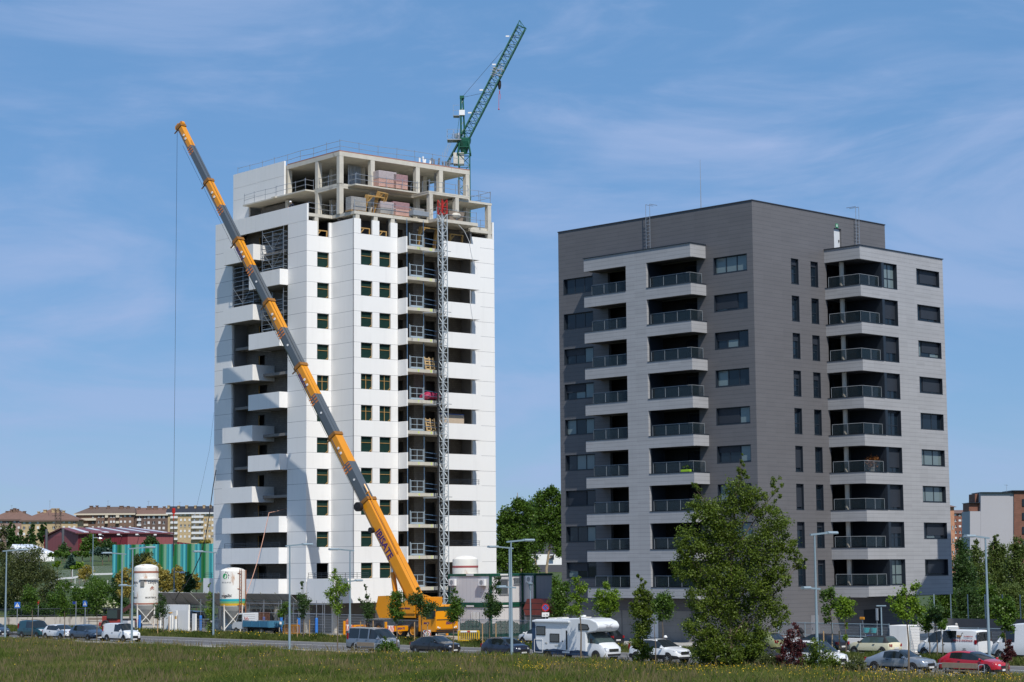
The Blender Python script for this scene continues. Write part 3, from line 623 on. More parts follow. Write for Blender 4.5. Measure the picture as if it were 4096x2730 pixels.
# ---- guard rails along the bare edges (scaffold tube)
def guard(pts, z, h=1.05, post=2.0, jit=.05, seed=1):
    rn = random.Random(seed); m = MB()
    for (x0, y0), (x1, y1) in zip(pts, pts[1:]):
        n = max(1, round(math.hypot(x1-x0, y1-y0)/post)); tops = []
        for k in range(n+1):
            x, y = x0+(x1-x0)*k/n, y0+(y1-y0)*k/n; j = rn.uniform(-jit, jit)
            top = (x+j, y+j*.5, z+h+.1+rn.uniform(-.05, .08)); tops.append((x, y, rn.uniform(-jit, jit)))
            m.tube((x, y, z), top, .026, 5)
        for q in (.5, 1.0):
            for (xa, ya, ja), (xb, yb, jb) in zip(tops, tops[1:]): m.tube((xa, ya, z+h*q+ja), (xb, yb, z+h*q+jb), .024, 5)
    return m.build('guard_rail', steel, wt)
guard([(-17.6, 3.1), (1.36, 3.1), (1.36, 19.8)], 48.62, 1.15, 2.3, .06, 1)
guard([(-14.6, 1.95), (-8.5, 1.95), (-3.1, 1.95), (-3.05, 2.9)], 45.24, 1.05, 1.9, .05, 2)
guard([(-2.3, 3.1), (.9, 3.1)], 45.38, 1.0, 1.7, .05, 3)
guard([(1.5, 4.1), (2.68, 4.1), (2.68, 11.9), (1.6, 11.9)], 45.24, 1.0, 2.1, .05, 4)
guard([(1.5, 12.5), (4.0, 12.5), (4.0, 17.6)], 45.24, 1.05, 1.6, .08, 5)
guard([(3.7, 17.8), (3.75, 20.8), (.5, 20.8)], 44.86, 1.15, 1.6, .08, 6)
guard([(-.1, .3), (-.1, 3.15), (.6, 3.2)], 42.24, 1.05, 1.5, .06, 7)
guard([(3.75, 3.2), (3.75, 12.5), (5.2, 12.5), (5.2, 17.7)], 42.24, 1.05, 2.2, .05, 8)
guard([(3.75, 18.1), (3.75, 20.7)], 41.87, 1.05, 1.3, .06, 9)
# ---- grey catch fan over the ground floor
fan = thing('catch_fan', 'long grey sloping protection canopy on brackets above the tower\'s ground floor', 'canopy', tp(-8, -1.2, 2.6), -TF.t)
grey_sheet = panelled('grey_fan_sheet', (.30, .30, .305), (.16, .16, .16), ver=[('X', 1.15, .05, 0, .9)], rough=.6, var=.15)
m = MB(); fr = MB()
for a0, a1 in ((-19.5, -9.5), (-9.3, -2.1), (-1.9, 9.0)):
    m.slab((a0, -.2, .35), (a1, -.2, .35), (a1, -1.7, 1.65), (a0, -1.7, 1.65), (0, .03, .03))
m.build('sheet', grey_sheet, fan)
for a in np.arange(-19.4, 9.1, 2.6):
    fr.tube((a, -.1, .2), (a, -1.85, 1.8), .05, 4); fr.tube((a, -.1, -1.4), (a, -.1, .3), .04, 4); fr.tube((a, -.1, -.9), (a, -1.0, .95), .035, 4)
for q in (.28, .15): fr.tube((-19.5, -.3, q), (9.0, -.3, q), .05, 5)
fr.tube((-9.3, -.95, .95), (9, -.95, .95), .03, 4)
fr.build('bracket', mat('fan_steel', (.4, .42, .38), .5, metal=.3), fan)
fan.location = tuple(tp(-8, -.9, 2.62))
# ================================================================== cranes, hoist, scaffolds, loads
green_p = mat('crane_green', (.006, .088, .052), .45, var=.2, vs=1.5)
dgreen = mat('crane_dark_green', (.01, .06, .04), .5, var=.2)
orange_p = mat('crane_orange', (.70, .27, .004), .38, var=.07, vs=1.2, coat=.3)
dgrey_p = mat('boom_dark_grey', (.085, .10, .115), .32, var=.1, vs=.6, coat=.2)
purple = mat('lettering_purple', (.055, .02, .13), .5, var=0)
red_p = mat('signal_red', (.48, .02, .015), .45, var=.12)
rubber = mat('tyre_rubber', (.016, .016, .017), .8, var=.15)
cable_m = mat('black_cable', (.01, .01, .011), .6, var=0)
chrome = mat('chrome', (.7, .72, .74), .12, metal=1, var=0)
def lattice(m, p, q, w, h, step, rc=.045, rd=.025, up=(0, 0, 1), mi=0, n=4):
    """lattice girder with four chords from p to q"""
    p = Vector(p); q = Vector(q); d = (q-p).normalized(); a = d.cross(Vector(up)).normalized(); b = a.cross(d).normalized()
    k = max(1, round((q-p).length/step)); cs = [(-1, -1), (1, -1), (1, 1), (-1, 1)]
    P = lambda i, c: p+(q-p)*(i/k)+a*(c[0]*w/2)+b*(c[1]*h/2)
    for c in cs: m.tube(P(0, c), P(k, c), rc, n, mi)
    for i in range(k):
        for j in range(4):
            c, e = cs[j], cs[(j+1) % 4]
            m.tube(P(i, c), P(i, e), rd, 3, mi, caps=False)
            m.tube(P(i, c if (i+j) % 2 else e), P(i+1, e if (i+j) % 2 else c), rd, 3, mi, caps=False)
    return m
YC = 226.
def cp(x, y, dy=0.): return Vector(atY(x, y, YC+dy))
base = cp(1857, 620); bx, by = base.x, base.y
tc_ = thing('tower_crane', 'green luffing tower crane with lattice jib raised behind the tower\'s roof', 'tower crane', (bx, by, .4))
def L_(p): return Vector(p)-Vector((bx, by, .4))
zt = base.z-.4
m = MB(); lattice(m, (0, 0, 0), (0, 0, zt), 1.25, 1.25, 1.3, .075, .04, up=(0, 1, 0)); m.build('mast', green_p, tc_)
zs = L_(cp(1857, 562)).z
m = MB()
for sx in (-1, 1):
    for sy in (-1, 1): m.tube((sx*.72, sy*.72, zt), (sx*.45, sy*.45, zs), .1, 5)
for z in (zt, (zt+zs)/2):
    f = .72-.27*(z-zt)/(zs-zt)
    for a, b in (((-f, -f), (f, -f)), ((f, -f), (f, f)), ((f, f), (-f, f)), ((-f, f), (-f, -f))): m.tube((*a, z), (*b, z), .06, 4)
m.lathe([(.3, zt+.1), (.75, zs-.25), (.78, zs), (.78, zs+.18)], n=14)
m.build('slewing_head', green_p, tc_)
m = MB(); pk = L_(cp(1848, 396))
m.tube((-.35, -.3, zs), (pk.x-.12, -.25, pk.z), .1, 5).tube((-.35, .3, zs), (pk.x-.12, .25, pk.z), .1, 5).tube((.1, -.25, zs), (pk.x+.1, 0, pk.z), .1, 5)
m.tube((-.9, 0, zs), (pk.x, 0, pk.z), .03, 4); m.box(pk.x-.25, pk.x+.25, -.3, .3, pk.z, pk.z+.3)
for i in range(6):
    t = i/6; m.tube((-.35*(1-t)+(pk.x-.12)*t, -.3, zs+(pk.z-zs)*t), (.1*(1-t)+(pk.x+.1)*t, 0, zs+(pk.z-zs)*(t+.15)), .035, 4)
m.build('a_frame', green_p, tc_)
jp, jt = L_(cp(1862, 548)), L_(cp(2087, 108))
m = MB(); lattice(m, jp, jt, .95, 1.0, .62, .08, .034, up=(0, 1, 0)); d = (jt-jp).normalized(); pr = Vector((d.z, 0, -d.x))
ap = L_(cp(2078, 82)); m.tube(jt-pr*.5, ap, .06, 4).tube(jt+pr*.45, ap, .045, 4).tube(jt, ap, .03, 4).tube(jt-pr*.6, jt+pr*.6, .08, 4); m.build('jib', green_p, tc_)
m = MB()
for px in ((2012, 200), (1925, 375)):
    q = L_(cp(*px)); m.tube((pk.x, 0, pk.z+.15), q, .02, 4)
m.build('pendant_rope', cable_m, tc_)
for x, y in ((2023, 146), (1969, 259), (1918, 361), (1872, 452)):
    q = L_(cp(x, y)); MB().box(q.x-.0, q.x+.4, -.03, .03, q.z-.08, q.z+.08).tube((q.x+.5, 0, q.z), (q.x+1.2, 0, q.z), .025, 4).build('marker_panel', white_paint, tc_)
m = MB()
for i in range(9):
    q = L_(cp(1985+random.uniform(-16, 26), 285+random.uniform(-12, 22))); m.bbox(q.x-.1, q.x+.1, -.6+random.uniform(-.1, .8), .3, q.z-.07, q.z+.07, .02).tube((q.x-.3, -.55, q.z+.1), (q.x+.3, -.55, q.z-.05), .03, 4)
m.build('trolley', mat('trolley_grey', (.4, .4, .4), .5), tc_)
h = L_(cp(1998, 332)); m = MB().tube((h.x, 0, h.z+1.6), (h.x, 0, h.z+.3), .015, 4).lathe([(.05, .3), (.18, .2), (.2, -.3), (.14, -.65), (.04, -.8)], (h.x, 0, h.z), 10)
m.build('hook_block', black, tc_)
MB().tube((h.x, 0, h.z-.9), (h.x, 0, h.z-1.3), .05, 5).tube((h.x-.08, 0, h.z-1.3), (h.x-.1, 0, h.z-3.0), .03, 4).tube((h.x+.07, 0, h.z-1.3), (h.x+.07, 0, h.z-1.9), .03, 4).ball((h.x-.1, 0, h.z-3.05), .09).build('chain', red_p, tc_)
m = MB(); q = L_(cp(1830, 560)); m.box(-1.9, -.3, -.8, .8, zs-.1, zs)
for x in (-1.9, -1.2, -.5): m.tube((x, -.8, zs), (x, -.8, zs+1.1), .025, 4)
for z in (.55, 1.1): m.tube((-1.9, -.8, zs+z), (-.4, -.8, zs+z), .022, 4); m.tube((-1.9, -.8, zs+z), (-1.9, .8, zs+z), .022, 4)
m.box(-1.2, -.5, -.6, .6, zs+2.7, zs+2.76)
for z in (3.3, 3.9): m.tube((-1.2, -.6, zs+z), (-.5, -.6, zs+z), .02, 4); m.tube((-1.2, -.6, zs+z-.6), (-1.2, -.6, zs+z), .02, 4)
m.build('platform', steel_grey, tc_)
MB().bbox(-.55, .1, -.4, .1, zs+2.8, zs+3.4, .03).build('cabinet', white_paint, tc_)
MB().lathe([(.15, 0), (.17, .5), (.12, .75)], (-.6, -.5, zs), 10).lathe([(.2, 0), (.2, .5)], (-.9, .2, zs+.3), 10).build('drum', steel, tc_)
m = MB(); e = L_(cp(1782, 668)); s0 = Vector((-.6, 0, zs-.2))
for y in (-.5, .5): m.tube(s0+Vector((0, y, 0)), e+Vector((0, y, 0)), .1, 4)
for i in range(8):
    p_ = s0.lerp(e, i/8); m.tube(p_+Vector((0, -.5, 0)), p_+Vector((0, .5, 0)), .04, 4)
m.tube(e+Vector((0, 0, .3)), (-.5, 0, e.z+.35), .09, 4); m.build('counter_jib', dgreen, tc_)
MB().bbox(e.x+.9, e.x+2.1, -.6, .6, e.z+.2, e.z+1.5, .04).build('ballast', concrete, tc_)
m = MB()
for i in range(8):
    p_ = s0.lerp(e, i/8)+Vector((-.5, -.55, .2)); m.tube(p_, p_+Vector((0, 0, 1.0)), .02, 4)
m.tube(s0+Vector((-.5, -.55, 1.2)), e+Vector((-.1, -.55, 1.2)), .02, 4).tube(s0+Vector((-.5, -.55, .7)), e+Vector((-.1, -.55, .7)), .02, 4); m.build('railing', steel_grey, tc_)
# ---- mobile crane
mu, mv = -141.0, 125.85
mc = thing('mobile_crane', 'orange four axle mobile crane with long telescopic boom leaning up past the white tower', 'mobile crane', RD.w(mu, mv, .42), -RD.t)
wheel_hub = mat('orange_rim', (.55, .22, .012), .45, var=.1)
def wheel(par, x, y, r=.62, w=.42, rim=wheel_hub, z=None, side=-1, spokes=0):
    z = r if z is None else z
    t = MB().lathe([(r*.58, -w/2), (r*.93, -w/2), (r, -w*.32), (r, w*.32), (r*.93, w/2), (r*.58, w/2), (r*.58, -w/2)], (x, y, z), 22, 'y', caps=False).build('wheel', rubber, par, smooth=40)
    s = side*w*.36
    rm = MB().lathe([(r*.6, s*1.25), (r*.57, s), (r*.3, s*.55), (r*.28, s*1.1), (.001, s*1.15)], (x, y, z), 18, 'y', caps=False)
    if spokes:
        for i in range(spokes):
            a = 2*PI*i/spokes; rm.tube((x+r*.15*math.cos(a), y+s*1.12, z+r*.15*math.sin(a)), (x+r*.56*math.cos(a), y+s*1.15, z+r*.56*math.sin(a)), r*.055, 4)
    else:
        for i in range(8):
            a = 2*PI*i/8; rm.lathe([(.03, s*.55), (.03, s*.75)], (x+r*.42*math.cos(a), y, z+r*.42*math.sin(a)), 5, 'y')
    rm.build('rim', rim, t, smooth=40); return t
for x in (-4.3, -2.6, .4, 2.1):
    for s in (-1, 1): wheel(mc, x, s*1.1, .66, .45, side=s)
MB().bbox(-5.1, 3.1, -1.25, 1.25, .95, 1.55, .04).bbox(-1.9, -.3, -1.36, 1.36, .5, 1.5, .03).bbox(-5.0, 3.0, -1.36, 1.36, 1.5, 1.62, .02).bbox(-5.1, -3.2, -1.0, 1.0, .6, 1.0, .03).build('chassis', dgrey_p, mc)
cab = MB(); prof = [(2.95, .62), (5.15, .62), (5.25, .9), (5.25, 1.75), (5.02, 2.9), (4.9, 3.0), (3.0, 3.0), (2.95, 2.9)]
cab.prism(prof, 'y', -1.36, 1.36); cabo = cab.build('cab', orange_p, mc)
MB().slab((5.245, -1.26, 1.62), (5.245, 1.26, 1.62), (5.02, 1.22, 2.82), (5.02, -1.22, 2.82), (.02, 0, .004)).slab((4.0, -1.372, 1.75), (5.1, -1.372, 1.75), (4.92, -1.372, 2.75), (4.0, -1.372, 2.75), (0, -.01, 0)).build('windscreen', glassy('crane_glass', (.02, .045, .04), .03), cabo)
MB().box(5.26, 5.3, -1.3, 1.3, .66, .78).box(4.95, 5.35, -1.2, 1.2, .45, .62).build('bumper', black, cabo)
for s in (-1, 1): MB().lathe([(.09, 0), (.09, .03)], (5.25, s*1.1, 1.0), 10, 'x').lathe([(.07, 0), (.07, .03)], (5.25, s*.9, .95), 10, 'x').build('headlight', mat('lamp_glass', (.8, .8, .75), .1), cabo)
text('lettering', 'IBISATE', .34, purple, cabo, axes((5.262, .42, 1.36), (0, 1, 0), (0, 0, 1)), .004, .012, shear=.15)
text('lettering', 'IBISATE', .22, purple, cabo, axes((4.0, -1.366, 1.35), (1, 0, 0), (0, 0, 1)), .004, .008, shear=.15)
for s in (-1, 1): MB().tube((5.1, s*1.36, 2.6), (5.3, s*1.62, 2.5), .02, 4).bbox(5.25, 5.33, s*1.55-.1, s*1.55+.1, 1.95, 2.5, .02).build('mirror', black, cabo)
# outriggers with striped ends
stripe = panelled('red_white_stripe', (.75, .75, .74), (.5, .02, .02), rough=.5)
def chev(m, w_, h_): pass
for x in (-4.6, 1.2):
    beam = MB().bbox(x-.2, x+.2, -3.6, -1.2, .62, 1.1, .03).bbox(x-.2, x+.2, 1.2, 3.6, .62, 1.1, .03).tube((x, -3.75, 0), (x, -3.75, 1.5), .13, 8).tube((x, 3.75, 0), (x, 3.75, 1.5), .13, 8).build('outrigger', orange_p, mc)
    wp = MB().bbox(x-.24, x+.24, -3.62, -3.0, .58, 1.14, .02).build('end_box', white_paint, beam)
    m = MB()
    for i in range(4): m.slab((x+.246, -3.6+i*.17, .6), (x+.246, -3.52+i*.17, .6), (x+.246, -3.34+i*.17, 1.12), (x+.246, -3.42+i*.17, 1.12), (.004, 0, 0))
    for i in range(4): m.slab((x-.22+i*.13, -3.626, .6), (x-.16+i*.13, -3.626, .6), (x-.06+i*.11, -3.626, 1.12), (x-.12+i*.11, -3.626, 1.12), (0, -.004, 0))
    m.build('red_stripe', red_p, beam)
    MB().lathe([(.3, 0), (.3, .06)], (x, -3.75, -.0), 12).lathe([(.3, 0), (.3, .06)], (x, 3.75, -.0), 12).build('foot_plate', steel, beam)
    text('lettering', 'IBISATE', .26, purple, beam, axes((x+.21, -2.1, .86), (0, 1, 0), (0, 0, 1)), .004, .008, shear=.15)
# superstructure, turned to face away along the boom
Bp = Vector(atY(1664, 2402, 188.6)); M1 = Vector(atY(1304, 1677, 195.6)); Tp = Vector(atY(722, 508, 209.))
hd = Vector((Tp.x-Bp.x, Tp.y-Bp.y, 0)).normalized()
inv = mc.matrix_basis.copy(); 
inv = (Matrix.Translation(Vector(mc.location)) @ Matrix.Rotation(-RD.t, 4, 'Z')).inverted()
def ML(p): return inv @ Vector(p)
hl = (inv.to_3x3() @ hd); hs_ = Vector((-hl.y, hl.x, 0))             # forward and left of the superstructure, carrier coordinates
piv = ML(Bp); turret = piv+hl*1.3; turret.z = 1.65
def SP(f, s, z): return turret+hl*f+hs_*s+Vector((0, 0, z))
rotm = Matrix(((hl.x, hs_.x, 0, turret.x), (hl.y, hs_.y, 0, turret.y), (0, 0, 1, turret.z), (0, 0, 0, 1)))
MB().lathe([(1.0, -.08), (1.0, .12), (.9, .14)], (0, 0, 0), 24).xf(rotm).build('slew_ring', black, mc)
sup = MB(); sup.bbox(-2.3, 1.9, -1.2, 1.2, .12, .5, .04); sup.prism([(-2.4, .5), (-.2, .5), (-.6, 1.5), (-1.6, 2.2), (-2.4, 2.0)], 'y', -.9, -.66); sup.prism([(-2.4, .5), (-.2, .5), (-.6, 1.5), (-1.6, 2.2), (-2.4, 2.0)], 'y', .66, .9)
sup.bbox(-2.3, .2, 1.0, 1.3, .5, 1.5, .04).bbox(-2.0, -.2, -1.3, -.95, .5, 1.35, .04).lathe([(.38, -.5), (.38, .5)], (-2.1, 0, 1.1), 14, 'y')
supo = sup.xf(rotm).build('superstructure', orange_p, mc)
MB().bbox(-3.4, -2.45, -1.3, 1.3, .5, 2.0, .05).xf(rotm).build('counterweight', orange_p, mc)
c2 = MB(); c2.prism([(.2, .1), (1.9, .1), (2.35, .9), (2.05, 2.1), (.2, 2.15)], 'y', .6, 1.5); c2o = c2.xf(rotm).build('operator_cab', orange_p, mc)
g2 = MB(); g2.prism([(1.0, .6), (1.85, .6), (2.1, .95), (1.9, 1.95), (1.0, 2.0)], 'y', 1.46, 1.47); g2.slab((1.98, .62, .4), (1.98, 1.38, .4), (2.37, 1.38, .92), (2.37, .62, .92), (.012, 0, -.01)); g2.slab((2.37, .62, .95), (2.37, 1.38, .95), (2.1, 1.38, 2.05), (2.1, .62, 2.05), (.015, 0, .004))
g2.xf(rotm).build('cab_window', glassy('cab_glass', (.10, .16, .14), .04), c2o)
text('lettering', 'www.ibisate', .26, purple, supo, axes(SP(-1.1, 1.315, 1.0), -hl, (0, 0, 1)), .004, .004)
# boom: six nested sections
d = (Tp-Bp).normalized(); path_pts = [Bp, Bp.lerp(M1, .5), M1, M1.lerp(Tp, .5), Tp]
def along(y):                                                          # point of the boom axis seen at image row y
    lo, hi = 0., 1.
    def P(t):
        return Bp+(Tp-Bp)*t+ (M1-(Bp+(Tp-Bp)*((M1.z-Bp.z)/(Tp.z-Bp.z))))*(math.sin(PI*min(1, max(0, t))) )
    for _ in range(40):
        t = (lo+hi)/2; q = P(t); r_ = q-Vector((0, 0, CAMZ)); z_ = r_.dot(Vector(CF)); yy = 1365-FPX*r_.dot(Vector(CB))/z_
        if yy > y: lo = t
        else: hi = t
    return P((lo+hi)/2)
sn = Vector((-hd.y, hd.x, 0)).normalized()
if sn.y > 0: sn = -sn                                                  # side of the boom that looks at the street
def bsec(m, p, q, w_, mi=0, h_=None):
    p, q = ML(p), ML(q); a = inv.to_3x3() @ sn; dd = (q-p).normalized(); b = a.cross(dd).normalized(); h_ = h_ or w_*1.1
    oct_ = [(-.5, -.5), (.5, -.5), (.5, .18), (.28, .5), (-.28, .5), (-.5, .18)]
    oct_ = [(-.5, -.22), (-.3, -.5), (.3, -.5), (.5, -.22), (.5, .5), (-.5, .5)]
    vs = [p+a*(x*w_)+b*(-y*h_) for x, y in oct_]+[q+a*(x*w_)+b*(-y*h_) for x, y in oct_]; n = 6
    m.add(vs, [list(range(n))[::-1], list(range(n, 2*n))]+[(i, (i+1) % n, n+(i+1) % n, n+i) for i in range(n)], mi)
rows = [2402, 2006, 1744, 1467, 1210, 964, 728, 508]; ws = [1.12, .98, .92, .86, .80, .74, .66]
pur = purple
for k in range(7):
    p, q = along(rows[k]), along(rows[k+1]); m = MB()
    if k == 0: bsec(m, p-(q-p).normalized()*.8, q, ws[k], 0, 1.25)
    else:
        f = p.lerp(q, .56 if k < 6 else .62); bsec(m, p-(q-p).normalized()*.3, f, ws[k], 1); bsec(m, f+(q-p).normalized()*.003, q, ws[k], 0)
    sec = m.build('boom_section', [orange_p, dgrey_p], mc)
    a = inv.to_3x3() @ sn; dd = (ML(q)-ML(p)).normalized(); b = a.cross(dd).normalized()
    cl = MB(); e = (q-p).normalized(); bsec(cl, q-e*.25, q+e*.08, ws[k]+.16, 0, ws[k]*1.1+.2); cl.tube(ML(q)+b*(ws[k]*.5), ML(q)+b*(ws[k]*.5+.0), .05)
    side = -1 if b.dot(Vector((0, 0, 1))) > 0 else 1
    cl.tube(ML(q)+b*side*ws[k]*.5, ML(q)+b*side*(ws[k]*.5+.75), .07, 5)
    cl.build('collar', mat('collar_brown', (.28, .12, .02), .5, var=.3, vs=4), sec)
    if k:
        st = MB(); ln = (q-p).length
        for j in range(3):                                             # orange warning dashes below the painted end
            c = ML(f)-dd*(.25+.32*j)+a*(ws[k]*.5+.004)
            for s_ in (-.26, .22): st.slab(c+b*(s_-.17)*ws[k]*1.3, c+b*(s_+.17)*ws[k]*1.3, c+b*(s_+.17)*ws[k]*1.3+dd*.14, c+b*(s_-.17)*ws[k]*1.3+dd*.14, a*.004)
        st.build('warning_stripe', mat('stripe_orange', (.65, .2, .04), .5), sec)
        gs = MB(); c0, c1 = ML(f)+a*(ws[k]*.5+.004), ML(q)-dd*.3+a*(ws[k]*.5+.004)
        gs.slab(c0-b*.05+b*side*.12, c0+b*.05+b*side*.12, c1+b*.05+b*side*.12, c1-b*.05+b*side*.12, a*.004); gs.build('grey_band', dgrey_p, sec)
        ro = MB()
        for j in (.35, .52): 
            c = ML(f).lerp(ML(q), j)+a*(ws[k]*.5)-b*side*.16; ro.tube(c, c+a*.05, .13, 12)
        if k < 5: c = ML(p).lerp(ML(f), .55)+a*(ws[k]*.5)-b*side*.16; ro.tube(c, c+a*.05, .11, 12)
        ro.build('pin_hole', white_paint, sec)
    if k in (0, 2, 4): 
        sz = .95 if k == 0 else .5; c = ML(p).lerp(ML(q), .56 if k == 0 else .80)+a*(ws[k]*.5+.006)+b*side*(.0 if k == 0 else .2)
        text('lettering', 'IBISATE', sz, pur, sec, axes(c, -dd, (-dd).cross(a)*-1 if False else a.cross(-dd)), .004, .03 if k == 0 else .012)
hp = ML(along(508)); hf = (ML(Tp)-ML(along(700))).normalized()
MB().bbox(-.3, .3, -.28, .28, -.3, .35, .05).xf(Matrix.Translation(hp)).lathe([(.3, -.16), (.3, .16)], hp+hl*.4+Vector((0, 0, -.05)), 14, 'y').lathe([(.26, -.16), (.26, .16)], hp-hl*.25+Vector((0, 0, .3)), 14, 'y').tube(hp, hp+hl*.6+Vector((0, 0, .1)), .16, 5).build('boom_head', orange_p, mc)
# hoist rope, hook block, boom ram, rope drums
tip = hp+hl*.5
hk = ML(atY(702, 2045, Tp.y+.4)); 
MB().tube(tip, (tip.x, tip.y, hk.z+.3), .017, 4).build('hoist_rope', cable_m, mc)
hx, hy, hz = tip.x, tip.y, hk.z
MB().bbox(hx-.1, hx+.1, hy-.14, hy+.14, hz-.25, hz+.3, .04).lathe([(.13, -.11), (.13, .11)], (hx, hy, hz+.08), 14, 'x').bbox(hx-.06, hx+.06, hy-.08, hy+.08, hz-.5, hz-.26, .02).lathe([(.03, 0), (.03, .5)], (hx, hy, hz-1.0), 8).build('hook_block', red_p, mc)
MB().tube((hx, hy, hz-1.0), (hx, hy, hz-4.6), .035, 4).tube((hx, hy, hz-1.0), (hx+.12, hy, hz-4.1), .03, 4).build('chain_sling', mat('dark_chain', (.06, .03, .03), .6), mc)
rp0 = SP(.9, 0, .5); rq = ML(along(2190))
MB().tube(rp0, rp0.lerp(rq, .62), .24, 12).build('ram', orange_p, mc, smooth=50); MB().tube(rp0.lerp(rq, .6), rq, .15, 12).build('ram_piston', chrome, mc, smooth=50)
a3 = inv.to_3x3() @ sn
for px, r_ in (((1434, 2028), .44), ((1486, 2122), .27)):
    c = ML(atY(px[0], px[1], along(px[1]).y-.2)); MB().tube(c-a3*.2, c+a3*.2, r_, 18).tube(c+a3*.2, c+a3*.24, r_*.35, 8).build('rope_drum', black, mc)
m = MB(); r0, r1 = ML(along(2300)), ML(along(1950)); off = (a3.cross(d)).normalized()
lo_ = ML(along(2230)); hi_ = ML(along(1990)); dd = (hi_-lo_).normalized(); b = a3.cross(dd).normalized(); b = b if b.z > 0 else -b
m.tube(lo_+b*.85+a3*.3, hi_+b*.85+a3*.3, .06, 5).tube(lo_+b*.5+a3*.3, lo_+b*.85+a3*.3, .05, 5).tube(hi_+b*.5+a3*.3, hi_+b*1.0+a3*.3, .06, 5).tube(hi_+dd*.9+b*.85+a3*.3, hi_+b*.85+a3*.3, .08, 5)
m.build('boom_bracket', orange_p, mc)
m = MB(); pts = [ML(along(y))+b*(.62 if y > 2000 else .5)+a3*.1 for y in range(2380, 510, -95)]; m.path(pts, .018, 4)
pts = [ML(along(y))-b*(.95 if y > 2000 else .75)+a3*.1 for y in range(1990, 500, -95)]; m.path(pts, .014, 4); m.build('boom_rope', cable_m, mc)
# ---- rack hoist mast, landing gates
hb_ = t_on_a(1772, 1300, 6.5)[1]; zr0 = t_on_a(1772, 858, 6.5)[2]; zr1 = t_on_a(1772, 801, 6.5)[2]
hm = thing('hoist_mast', 'slender grey lattice hoist mast with a red top section standing before the balconies', 'hoist', tp(6.5, hb_, .42), -TF.t)
m = MB(); lattice(m, (0, 0, .2), (0, 0, zr0-.42), .66, .66, .75, .05, .03, up=(0, 1, 0)); m.build('mast', mat('mast_silver', (.50, .55, .58), .45, metal=.15, var=.1), hm)
m = MB(); lattice(m, (0, 0, zr0-.41), (0, 0, zr1-.42), .66, .66, .75, .055, .035, up=(0, 1, 0)); m.build('top_section', red_p, hm)
MB().tube((-.1, -.62, 0), (-.1, -.62, 36.5), .10, 5).build('cable_duct', black, hm)
m = MB()
for k in (0, 2, 5, 8):
    z = SL[k]-.5-.42; m.tube((0, -.3, z), (-1.3, -1.6, z), .04, 5).tube((0, .3, z), (-1.3, 1.2, z), .04, 5).tube((.2, -1.0, z+.1), (.2, .9, z+.1), .035, 5)
m.build('wall_tie', steel_grey, hm)
MB().box(-1.4, 1.5, -1.7, 1.7, 0, .15).box(-.9, .9, -1.6, -.5, .16, 1.3).build('base_frame', steel_grey, hm)
m = MB()
for z in (1.7, 2.4):
    m.tube((-1.3, -1.7, z), (-1.3, 1.7, z), .04, 5).tube((1.4, -1.7, z), (1.4, 1.7, z), .04, 5)
for y in (-1.7, 0, 1.7): m.tube((1.4, y, .1), (1.4, y, 2.4), .04, 5)
m.build('base_fence', red_p, hm)
gL = t_on_a(1400+.4145*572, 960, 5.2)[1]; gR = t_on_a(1400+.4145*706, 965, 5.2)[1]; gw = gR-gL
gate_m = mat('gate_blue_grey', (.36, .44, .50), .45, var=.08)
def gate(k):
    g_ = thing('landing_gate', '', 'gate', tp(5.22, gL, SL[k]), -TF.t, 'landing gates of the hoist')
    m = MB()
    for y in (0, .12, gw*.5, gw-.12, gw): m.tube((0, y, 0), (0, y, 1.35 if y in (0, gw) else 1.2), .035 if y in (0, gw) else .028, 5)
    for z in (.06, .62, 1.2): m.tube((0, 0, z), (0, gw, z), .03, 5)
    m.box(-.02, .02, .1, gw-.1, .02, .2); m.build('frame', gate_m, g_)
    pr_ = MB().tube((-.15, -.2, -.0), (-.15, -.2, 2.78), .03, 6).tube((-.15, gw+.12, 0), (-.15, gw+.12, 2.78), .03, 6).tube((-.15, gw+.15, 1.0), (-.15, gw+2.0, .85), .025, 5).tube((-.15, gw+.15, .5), (-.15, gw+2.0, .4), .025, 5).tube((-.15, gw+2.0, 0), (-.15, gw+2.0, 1.1), .025, 5)
    pr_.build('prop', mat('prop_blue_steel', (.12, .22, .36), .5, metal=.2, var=.4, vs=1.5), g_); return g_
g0 = gate(0); g0['label'] = 'blue grey landing gate on the slab marked 12'
for k in range(1, 12):
    dup(g0, tp(5.22, gL, SL[k]), None, 'blue grey landing gate on the slab marked %d' % (12-k))
# ---- tube scaffolds in the left recess
def scaffold(a0, a1, b0, b1, z0, z1, label, lift=.95):
    t = thing('tube_scaffold', label, 'scaffold', tp(a0, b0, z0), -TF.t, 'tube scaffolds in the balcony recess')
    w_, d_, h_ = a1-a0, b1-b0, z1-z0; n = max(1, round(w_/2.0)); fr = MB(); br = MB(); dk_ = MB()
    for i in range(n+1):
        x = w_*i/n
        for y in (0, d_): fr.tube((x, y, 0), (x, y, h_+.3*((i+1) % 2)), .028, 5)
        z = .3
        while z < h_: fr.tube((x, 0, z), (x, d_, z), .022, 4); z += lift/2
    z = lift
    while z < h_+.05:
        for y in (0, d_): fr.tube((0, y, z), (w_, y, z), .024, 4); fr.tube((0, y, z-.45), (w_, y, z-.45), .02, 4)
        z += lift
    for i in range(n):
        x = w_*i/n; x1 = w_*(i+1)/n; z = 0
        while z+lift*2 < h_: br.tube((x, 0, z) if i % 2 else (x1, 0, z), (x1, 0, z+2*lift) if i % 2 else (x, 0, z+2*lift), .022, 4); z += 2*lift
    dk_.box(.02, w_-.02, .05, d_-.05, 2*lift+.03, 2*lift+.08)
    fr.build('frame', steel, t); br.build('brace', steel, t); dk_.build('deck', mat('scaffold_deck', (.30, .36, .40), .6, metal=.3), t)
